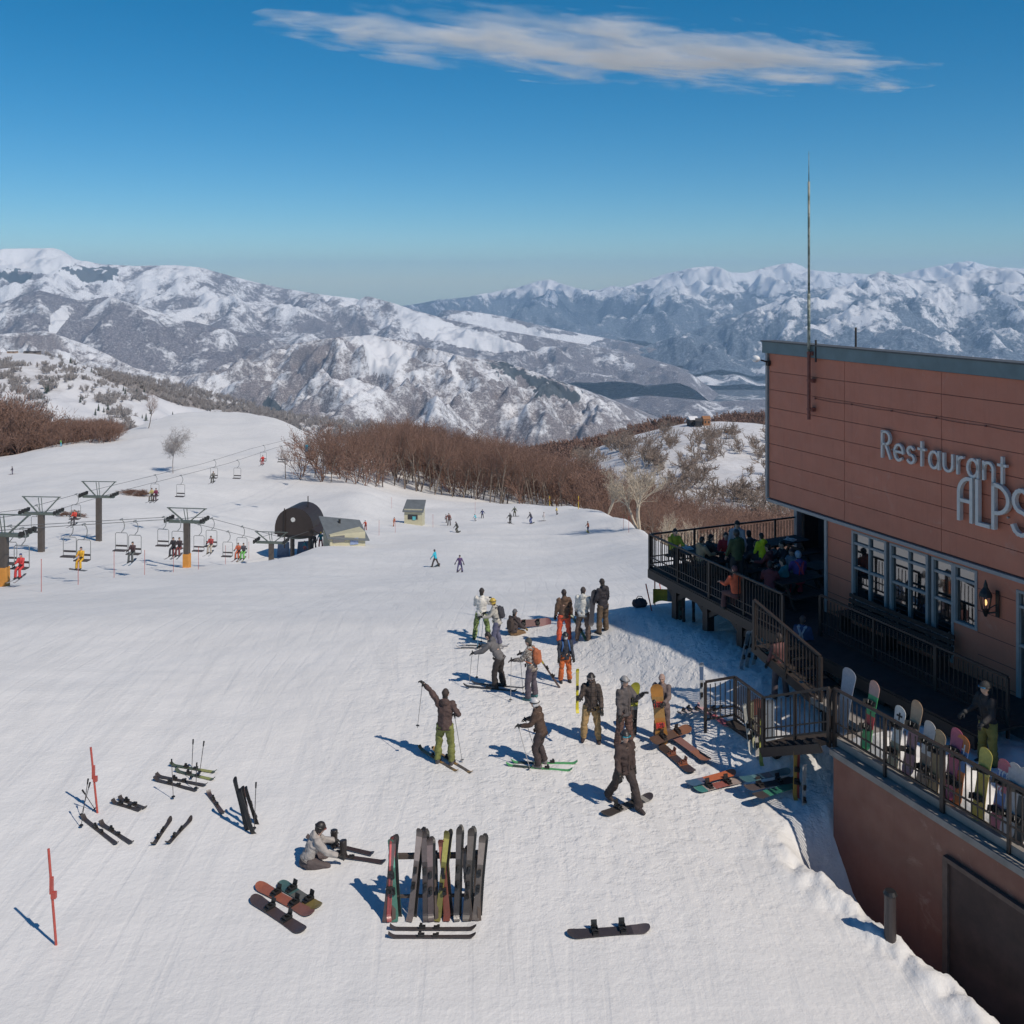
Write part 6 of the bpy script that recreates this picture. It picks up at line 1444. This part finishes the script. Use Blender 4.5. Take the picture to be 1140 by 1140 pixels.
# row of lying skis and one upright ski at the shadow edge
q = gp(781, 790); ski('white and blue ski standing upright in the snow at the shadow edge', (q.x, q.y, q.z+.62), stand(0, R(2)), (.4, .42, .44), (.1, .15, .25), L=1.35, W=.12)
for k in range(5):
    x = 762+k*9; lay_ski(x, 794, x+6, 786, ['leftmost', 'second', 'middle', 'fourth', 'rightmost'][k] + ' small red and white ski of the row at the shadow edge', (.5, .45, .45), (.45, .08, .08), W=.13)
a, q0, q1 = azpx(786, 792, 806, 806); mid = (q0+q1)/2; snowboard('pink and white snowboard lying at the foot of the landing', (mid.x, mid.y, gz(mid.x, mid.y)+.03), lie(a), [(0, (.5, .3, .32)), (.4, (.45, .12, .15))], bind=None)
# cluster standing against the landing rail
CLU = [(832, 783, 838, 'white ski with a black heel, leftmost by the landing', (.55, .54, .5), .11, 0), (838, 780, 832, 'white and yellow ski standing by the landing', (.45, .44, .3), .11, 0), (842, 796, 843, 'pale ski of the cluster by the landing', (.4, .38, .36), .10, 0), (847, 800, 850, 'lime and pink ski of the cluster by the landing', (.38, .40, .10), .10, 0),
       (850, 794, 838, 'pale grey ski right in the cluster by the landing', (.36, .38, .38), .11, 0)]
for px, pt, pb, lb, c, w_, _ in CLU:
    q = gp(px, pb); L = (pb-pt)/FPX*q.y; ski(lb, (q.x, q.y, q.z+L/2), stand(R(10), R(7), 0, R((px-842)*.6)), c, tuple(x*.6 for x in c), L=L, W=w_)
upboard(843, 778, 828, 'dull red snowboard standing in the cluster by the landing', [(0, (.20, .07, .06))], R(5), .27, None, 7)
upboard(857, 779, 826, 'grey-blue snowboard standing in the cluster by the landing', [(0, (.22, .25, .29))], R(-5), .26, None, 7)
for px, pt, pb, c, lb in ((885, 830, 888, (.35, .22, .05), 'yellow ski with a red tip standing at the wall corner'), (888, 833, 886, (.30, .06, .05), 'red ski standing at the wall corner'), (895, 864, 895, (.3, .3, .3), 'thin pale ski standing at the wall corner')):
    q = gp(px, pb); L = (pb-pt)/FPX*q.y; ski(lb, (q.x, q.y, q.z+L/2), stand(R(10), R(4), 0, R(3)), c, tuple(x*.8 for x in c), L=max(1.2, L), W=.10)
# gear in the shade of the upper terrace
for px, pt, pb, c, lb in ((753, 668, 688, (.05, .05, .05), 'dark ski standing under the terrace corner, first'), (757, 666, 690, (.07, .12, .10), 'greenish ski standing under the terrace corner'), (761, 668, 692, (.06, .05, .05), 'dark ski standing under the terrace corner, third'), (772, 668, 692, (.09, .07, .06), 'brownish ski standing right of the first terrace post'),
                          (829, 700, 742, (.32, .36, .38), 'pale blue ski leaning under the terrace stair'), (835, 698, 740, (.38, .38, .36), 'white ski leaning under the terrace stair'), (842, 704, 738, (.30, .34, .34), 'grey ski leaning under the terrace stair'), (855, 708, 735, (.10, .22, .22), 'teal ski leaning under the terrace stair')):
    q = gp(px, pb); L = (pb-pt)/FPX*q.y; ski(lb, (q.x, q.y, q.z+L/2-.05), stand(R(12), R(9), 0, R(18 if px > 800 else 3)), c, tuple(x*.5 for x in c), L=max(1.0, L), W=.12)
# safety banner and poles at the end of the terrace
for px, pb, x1, pt, lb in ((727, 680, 719, 650, 'thin pole leaning left beside the yellow banner'), (729, 674, 729, 641, 'red and white pole holding the yellow banner'), (737, 660, 733, 643, 'thin pole leaning behind the yellow banner')):
    q = gp(px, pb); t = thing('marker_pole', lb, 'marker pole', q); m = MB(); m.tube([(0, 0, -.2), ((x1-px)/FPX*q.y, 0, (pb-pt)/FPX*q.y)], .022, 6); m.build('shaft', REDP, t)
q = gp(727, 676); t = thing('safety_banner', 'sagging yellow and grey safety banner at the terrace corner', 'banner', q)
V_ = []; n_ = 14
for i in range(n_+1):
    u = i/n_; x = u*.85; y = .05*math.sin(u*7)
    V_ += [(x, y, .62+.10*u - .05*math.sin(u*3.1)), (x, y+.015, .10+.16*u + .05*math.sin(u*5))]
V_ += [(x, y+.012, z) for x, y, z in V_]; k0 = 2*(n_+1)
m = MB(); m.add(V_, [(2*i, 2*i+2, 2*i+3, 2*i+1) for i in range(n_)] + [(k0+2*i+1, k0+2*i+3, k0+2*i+2, k0+2*i) for i in range(n_)], 0); m.m = [0 if (i % n_) < n_*.55 else 1 for i in range(2*n_)]
m.build('cloth', [cloth((.42, .30, .03)), cloth((.16, .17, .19))], t)
q = gp(712, 676); t = thing('bag', 'small dark bag lying on the snow at the edge of the shade', 'bag', q); m = MB(); m.ell((0, 0, .14), (.28, .18, .17), 12); link(fuse(m, .03, .04), 'sack', cloth((.05, .04, .045)), t); m = MB(); m.tube([(-.12, 0, .28), (-.05, 0, .38), (.08, 0, .37), (.12, 0, .27)], .014, 6); m.build('handle', BLACK, t)
q = gp(991, 1044); t = thing('marker_post', 'stubby dark post standing in the snow at the bottom right', 'post', q)
m = MB(); m.tube([(0, 0, -.3), (0, 0, .8)], [.11, .10], 12); m.build('shaft', gloss((.05, .04, .04)), t); m = MB(); m.tube([(0, 0, .8), (0, 0, .86)], [.125, .09], 12); m.build('cap', BLACK, t)
# ------------------------------------------------------------------ boards behind the lower railing
LB = [(938, 745, 800, 'pale grey snowboard with a round top, first behind the lower railing', [(0, (.20, .24, .30)), (.5, (.27, .30, .36))], None, 1.7),
      (966, 759, 0, 'red and green snowboard leaning behind the lower railing', [(0, (.10, .40, .14)), (.30, (.50, .06, .06)), (.5, (.08, .36, .14)), (.8, (.50, .30, .26))], None, 0),
      (995, 787, 0, 'white snowboard marked with a black plus, behind the lower railing', [(0, (.35, .30, .2)), (.45, (.60, .60, .58))], None, 0),
      (1013, 781, 0, 'tan and pink snowboard leaning behind the lower railing', [(0, (.30, .16, .18)), (.6, (.42, .28, .18))], None, 0),
      (1028, 804, 0, 'white and brown snowboard leaning behind the lower railing', [(0, (.25, .17, .12)), (.5, (.5, .47, .45))], None, 0),
      (1039, 814, 0, 'golden-brown snowboard leaning behind the lower railing', [(0, (.30, .20, .10)), (.7, (.40, .28, .16))], None, 0),
      (1058, 812, 0, 'pink snowboard leaning behind the lower railing', [(0, (.45, .10, .16))], None, 0),
      (1065, 820, 0, 'orange and blue snowboard lettered H behind the lower railing', [(0, (.50, .16, .05)), (.5, (.10, .18, .36)), (.8, (.50, .16, .05))], 'H', 0),
      (1090, 834, 0, 'plain yellow snowboard behind the lower railing', [(0, (.45, .32, .05)), (.6, (.52, .44, .10))], None, 0),
      (1111, 847, 0, 'pink and blue striped snowboard with white lettering behind the lower railing', [(0, (.45, .12, .16)), (.4, (.10, .18, .40)), (.55, (.45, .12, .16)), (.72, (.10, .18, .4)), (.85, (.45, .12, .16))], 'TCF', 0),
      (1123, 851, 0, 'plain white snowboard behind the lower railing', [(0, (.48, .45, .45))], None, 0),
      (1134, 857, 0, 'black and white snowboard at the right edge behind the lower railing', [(0, (.05, .05, .05)), (.6, (.45, .45, .45))], None, 0)]
for px, pt, _, lb, cols, tx, _2 in LB:
    s, z = facade(px, pt, YL+.22); L = min(1.62, z-1.82-.02) if z-1.82 > 1.0 else 1.3
    L = max(1.35, min(1.62, z-1.82)); 
    W_b = (Matrix.Rotation(BROT, 3, 'Z') @ Matrix.Rotation(R(78), 3, 'X')).to_euler()
    o = snowboard(lb, bf(s, YL+.30, z-L/2), W_b, cols, L=L, bind=(.03, .03, .03) if px != 938 else None, W=.3 if px != 938 else .42)
    if tx:
        dk = [c for c in o.children if c.name.startswith('deck')][0]
        hs_ = .12 if tx == 'TCF' else .17
        wt = sum(GL[c][0] for c in tx)*hs_ + .03*(len(tx)-1)
        stroke_text(tx, lambda u, v, d: (u-wt/2, L*.24+v, .0125+d), hs_, .026, .003, .03).build('lettering', gloss((.62, .62, .64)), dk)
        if tx == 'TCF': stroke_text('TC', lambda u, v, d: (u-wt/2, L*.02+v, .0125+d), hs_, .026, .003, .03).build('lettering', gloss((.62, .62, .64)), dk)
    if px == 995:
        dk = [c for c in o.children if c.name.startswith('deck')][0]; stroke_text('+', lambda u, v, d: (u-.055, L*.28+v, .0125+d), .17, .04, .003, 0).build('plus_mark', BLACK, dk)
# ------------------------------------------------------------------ people on the terraces
def dk_(px, hy, head_h, floor=DK):      # head height above the floor -> position
    Y = (EYE-floor-head_h)*FPX/(hy-HY); return Vector(((px-CX)/FPX*Y, Y, floor))
SEAT = dict(legs=((82, 82, 7), (82, 84, 7)), hips=.50, arms=((35, 14, 55, 14), (35, 14, 55, 14)), fine=False, vox=.03)
STD = dict(fine=False, vox=.03)
DP = [(750, 588, 1.28, 200, 'diner in a black and yellow jacket at the slope end of the terrace', (.50, .47, .04), (.03, .03, .03), 'hair', (.02,)*3, 0),
      (779, 598, 1.28, -60, 'diner in a beige jacket bent over the table at the terrace end', (.34, .26, .16), (.05, .05, .05), 'hair', (.02,)*3, 0),
      (788, 595, 1.30, -80, 'diner in a black coat with their back to the terrace railing', (.02, .018, .018), (.03, .03, .03), 'beanie', (.02,)*3, 0),
      (808, 592, 1.30, 170, 'diner in a bright red jacket in the middle of the terrace', (.62, .03, .03), (.03, .03, .03), 'hair', (.02,)*3, 0),
      (815, 588, 1.35, 150, 'diner in a dark hat between the red jacket and the grey hoodie', (.06, .04, .04), (.03, .03, .03), 'beanie', (.03, .02, .02), 0),
      (821, 583, 1.62, 160, 'person in a light grey hoodie standing by the far railing', (.38, .36, .38), (.05, .05, .06), 'cap', (.03, .03, .03), 1),
      (826, 596, 1.28, 20, 'diner in a white top partly behind the green jacket', (.6, .6, .6), (.05, .05, .05), 'hair', (.02,)*3, 0),
      (835, 590, 1.42, 10, 'diner in a dark grey jacket seen from behind on the terrace', (.05, .055, .065), (.03, .03, .03), 'hair', (.02,)*3, 0),
      (821, 594, 1.68, 15, 'person in an olive green jacket standing with their back to us', (.055, .08, .03), (.03, .03, .03), 'helmet', (.03, .03, .03), 1),
      (843, 604, 1.30, 10, 'diner in a black jacket beside the olive green one', (.02, .02, .022), (.03, .03, .03), 'beanie', (.02, .02, .02), 0),
      (849, 597, 1.50, 30, 'person in a fluorescent yellow jacket on the terrace', (.66, .68, .02), (.05, .05, .06), 'hair', (.02,)*3, 1),
      (820, 631, 1.28, 20, 'person in an orange-red jacket sitting close to the near railing', (.55, .10, .04), (.10, .04, .04), 'beanie', (.12, .05, .05), 0),
      (858, 606, 1.28, 60, 'diner in a dark red jacket in the terrace shade', (.16, .04, .04), (.03, .03, .03), 'hair', (.02,)*3, 0),
      (874, 602, 1.36, 100, 'diner in a black top near the back wall of the terrace', (.03, .025, .03), (.03, .03, .03), 'hair', (.02,)*3, 0),
      (884, 610, 1.28, 120, 'diner in a blue-grey jacket in the terrace shade', (.12, .16, .2), (.03, .03, .03), 'beanie', (.1, .05, .05), 0),
      (875, 622, 1.28, 60, 'diner in a teal jacket in the terrace shade', (.03, .15, .17), (.03, .03, .03), 'hair', (.02,)*3, 0),
      (857, 626, 1.28, -20, 'diner in a maroon jacket in the terrace shade', (.13, .03, .04), (.03, .03, .03), 'hair', (.02,)*3, 0),
      (890, 617, 1.34, 5, 'person in a purple jacket with red braces, back to us in the shade', (.10, .05, .22), (.5, .05, .08), 'cap', (.3, .35, .42), 0)]
for px, hy, hh, fc, lb, jc, pc, hd, hcc, std in DP:
    p = dk_(px, hy, hh); kw = dict(STD) if std else dict(SEAT)
    hgt = (1.72 if std else 1.72) * (hh/(1.62 if std else 1.28) if not std else hh/1.62)
    kw['vest'] = (.55, .05, .08) if 'braces' in lb else None
    if 'braces' in lb: kw['hips'] = .55
    person(lb, p, R(fc), min(1.85, hgt), jacket=jc, pants=pc, head=hd, hc=hcc, gloves=None, hood='hoodie' in lb or 'jacket' in lb, lean=8 if not std else 3, **kw)
p = bf(8.9, -1.35, 1.95); 
cz = (EYE-1.95-1.6); Yc = cz*FPX/(764-HY); pc_ = Vector(((1100-CX)/FPX*Yc, Yc, 1.9))
person('person in black with blue ski goggles on the cap, on the lower terrace', pc_, face(105), 1.74, legs=((2, 4, 5), (4, 6, 5)), arms=((14, 14, 50, 10), (20, 16, 40, 8)), lean=6, jacket=(.025, .022, .024), pants=(.20, .19, .05), head='cap', hc=(.03, .03, .03), goggles=(.03, .15, .28), gloves=(.03, .03, .03), vox=.026)
for (px, hy, fc, jc, pc, lb) in ((869, 748, 20, (.12, .05, .05), (.10, .08, .09), 'person in a dark reddish jacket in the shade under the stair'), (893, 738, -30, (.03, .06, .14), (.05, .05, .06), 'person in a navy jacket with a pale sash under the stair')):
    Y = 25.6 if px < 880 else 26.4; q = onp(px, Y); q.z = max(gz(q.x, q.y), -.1)
    person(lb, q, R(fc), 1.68, jacket=jc, pants=pc, head='beanie', hc=(.05, .04, .04), gloves=(.02, .02, .02), vest=(.35, .38, .42) if px > 880 else None, **STD)
# ------------------------------------------------------------------ small figures out on the slope
SM = [(485, 611, 631, 'walker in a cyan jacket and dark trousers in the middle of the slope', (.03, .42, .55), (.06, .045, .04), 70, ((24, 10, 6), (-18, 10, 6)), 0),
      (512, 619, 637, 'child in purple with ski tips spread, right of the cyan jacket', (.10, .06, .16), (.12, .11, .22), 175, ((4, 8, 14), (4, 8, 14)), 1),
      (510, 583, 593, 'crouched snowboarder in black sliding below the kiosk', (.03, .03, .03), (.05, .05, .03), 70, ((40, 70, 8), (30, 60, 8)), 0),
      (500, 571, 585, 'person in a red-brown and white top, one of two by the kiosk', (.25, .12, .10), (.12, .10, .10), 160, ((2, 4, 8), (2, 4, 8)), 0),
      (497, 573, 582, 'person in dark red close behind the red-brown and white top', (.16, .05, .05), (.06, .05, .05), 100, ((2, 4, 8), (2, 4, 8)), 0),
      (537, 567, 577, 'person in navy standing behind the one in light blue', (.05, .06, .14), (.04, .04, .05), 0, ((2, 4, 8), (2, 4, 8)), 0),
      (530, 573, 580, 'person in light blue sitting on the slope', (.10, .45, .55), (.4, .42, .45), 60, ((50, 90, 8), (50, 90, 8)), 0),
      (568, 571, 583, 'thin dark figure standing in the middle of the upper slope', (.04, .04, .04), (.03, .03, .03), 30, ((2, 4, 3), (2, 4, 3)), 0),
      (573, 564, 575, 'person in olive and black near the top of the slope', (.12, .14, .05), (.05, .05, .03), 10, ((2, 4, 8), (2, 4, 8)), 0),
      (592, 571, 583, 'bent snowboarder in black and blue on the upper slope', (.04, .04, .06), (.05, .08, .25), 60, ((30, 50, 10), (30, 50, 10)), 0),
      (606, 570, 580, 'small figure in white and red on the upper slope', (.55, .5, .5), (.5, .5, .5), 90, ((10, 20, 10), (10, 20, 10)), 0),
      (620, 564, 573, 'snowboarder in a yellow jacket at the top of the slope', (.60, .42, .03), (.10, .08, .07), 80, ((6, 10, 14), (6, 10, 14)), 0),
      (655, 580, 593, 'snowboarder in orange-brown alone on the right of the upper slope', (.38, .12, .06), (.08, .08, .13), 100, ((10, 20, 8), (10, 20, 8)), 0),
      (438, 577, 586, 'person in orange in the shade of the kiosk', (.60, .16, .05), (.4, .12, .05), -60, ((10, 16, 8), (-8, 10, 8)), 0),
      (407, 581, 590, 'person in red just behind the operator hut roof', (.55, .08, .04), (.3, .06, .04), 150, ((2, 4, 8), (2, 4, 8)), 0),
      (68, 489, 497, 'distant skier in green and light blue at the upper left of the slope', (.15, .35, .10), (.08, .40, .6), 100, ((6, 10, 8), (6, 10, 8)), 0),
      (14, 519, 528, 'distant dark skier near the left edge of the slope', (.05, .04, .06), (.06, .04, .08), 120, ((10, 20, 12), (10, 20, 12)), 0),
      (350, 594, 611, 'person in black standing at the lift station exit', (.03, .025, .025), (.03, .03, .03), 160, ((2, 4, 8), (2, 4, 8)), 0),
      (357, 592, 609, 'lift attendant in teal with a yellow hat beside the operator hut', (.03, .22, .25), (.35, .05, .05), 200, ((2, 4, 8), (2, 4, 8)), 0),
      (341, 606, 612, 'person in blue and red crouching below the lift station', (.05, .25, .28), (.4, .1, .08), 60, ((60, 110, 8), (60, 110, 8)), 0)]
for px, top, foot, lb, jc, pc, fc, lg, ski_ in SM:
    q = gp(px, foot) if not (338 <= px <= 358) else onp(px, 111)
    if 338 <= px <= 358: q.z = EYE-(foot-HY)/FPX*111
    hh = (foot-top)/FPX*q.y; hh = max(1.3, min(1.9, hh*(1.35 if lg[0][0] > 25 else 1)))
    rr = person(lb, q, R(fc), hh, legs=lg, arms=((16, 30, 20, 6), (16, 30, 20, 6)), lean=8 if lg[0][0] < 25 else 25, jacket=jc, pants=pc, head='beanie' if px != 512 else 'helmet', hc=(.03, .03, .03) if px != 357 else (.6, .45, .05), fine=False, vox=.04, pack=(.06, .06, .08) if px in (500, 573) else None)
    if px in (510, 573, 592, 620, 655, 485): snowboard('snowboard under the ' + lb.split(' in ')[0].split(' alone')[0] + {510: ' below the kiosk', 573: ' in olive', 592: ' in black and blue', 620: ' in yellow at the top', 655: ' in orange-brown', 485: ' in cyan'}[px], (q.x, q.y, q.z+.03), lie(R(fc-90)), [(0, (.08, .08, .06) if px != 655 else (.5, .5, .05))], bind=None)
    elif px in (512, 568, 606, 68, 14):
        for k in (-1, 1): ski(('left' if k < 0 else 'right') + ' ski of the ' + {512: 'child in purple', 568: 'thin dark figure', 606: 'small white and red figure', 68: 'distant green and blue skier', 14: 'distant dark skier'}[px], (q.x+k*.14, q.y, q.z+.03), lie(R(fc+180 + k*8)), (.2, .12, .12), L=1.4)
# ------------------------------------------------------------------ riders on the lifts
def rider(chair_, dx, jc, pc, label, hat=(.03, .03, .03), sk=None, h=1.7):
    W = Matrix.Translation(chair_.location) @ Matrix.Rotation(chair_.rotation_euler.z, 4, 'Z'); p = W @ Vector((dx, -.17, -2.32)); rz = chair_.rotation_euler.z + math.pi
    r = person(label, p, rz, h, legs=((70, 68, 6), (64, 66, 6)), hips=.10, arms=((30, 10, 50, 10), (30, 10, 50, 10)), lean=6, jacket=jc, pants=pc, head='beanie', hc=hat, fine=False, vox=.035)
    if sk:
        kind, c = sk
        if kind == 'ski':
            for i in (0, 1): f = r['foot'][i]; ski('%s ski of the %s' % ('left' if i == 0 else 'right', label.split(' riding')[0]), f - Vector((0, 0, .13)), lie(rz + R(8-16*i), R(-4)), c, L=1.5)
        else: f = (r['foot'][0]+r['foot'][1])/2; snowboard('snowboard of the ' + label.split(' riding')[0], f - Vector((0, 0, .13)), lie(rz + R(80)), [(0, c)], bind=None)
    return r
rider(RC[25], .1, (.55, .05, .05), (.55, .05, .05), 'rider in red jacket and red trousers riding the chair by the left pylon', (.05, .06, .16), ('ski', (.3, .3, .3)))
rider(RC[93], -.05, (.65, .36, .03), (.62, .36, .03), 'rider in a yellow suit riding the second occupied chair', (.03, .03, .05), ('board', (.12, .11, .10)))
rider(RC[151], -.05, (.07, .04, .045), (.10, .11, .11), 'dark-clad rider riding alone on the third occupied chair', sk=('ski', (.1, .2, .3)))
rider(RC[198], -.26, (.035, .03, .035), (.04, .04, .05), 'left dark rider riding beside the lone pylon', sk=('ski', (.12, .1, .1)))
rider(RC[198], .26, (.05, .035, .04), (.16, .04, .04), 'right dark rider in red trousers riding beside the lone pylon', sk=('ski', (.1, .1, .12)))
rider(RC[236], .05, (.35, .06, .06), (.45, .40, .33), 'rider in a red jacket and pale trousers riding right of the lone pylon', sk=('ski', (.4, .4, .4)))
rider(RC[269], -.26, (.5, .12, .06), (.5, .12, .06), 'rider in orange-red riding the last chair before the station', sk=('ski', (.2, .1, .1)))
rider(RC[269], .26, (.08, .08, .1), (.15, .45, .10), 'rider in green trousers riding the last chair before the station', sk=('ski', (.2, .2, .1)))
rider(FRC[85], 0, (.6, .07, .05), (.06, .05, .06), 'rider in a red jacket riding behind the second pylon', sk=('ski', (.1, .1, .1)))
rider(FRC[173], -.26, (.45, .38, .15), (.15, .14, .12), 'rider in pale yellow riding above the brown brush', sk=('ski', (.1, .1, .1)))
rider(FRC[173], .26, (.2, .04, .08), (.08, .05, .06), 'rider in maroon riding above the brown brush', sk=('ski', (.1, .1, .1)))
rider(FRC[238], 0, (.2, .19, .17), (.08, .08, .07), 'rider in grey riding the middle far chair', sk=('ski', (.1, .1, .1)))
rider(FRC[293], 0, (.6, .06, .05), (.3, .04, .04), 'rider in red riding the far chair near the wood', sk=('ski', (.1, .1, .1)))
rider(FRC[342], 0, (.04, .2, .28), (.04, .1, .15), 'rider in blue-green riding the furthest chair', sk=('ski', (.1, .1, .1)))
bpy.data.scenes.remove(TMP)
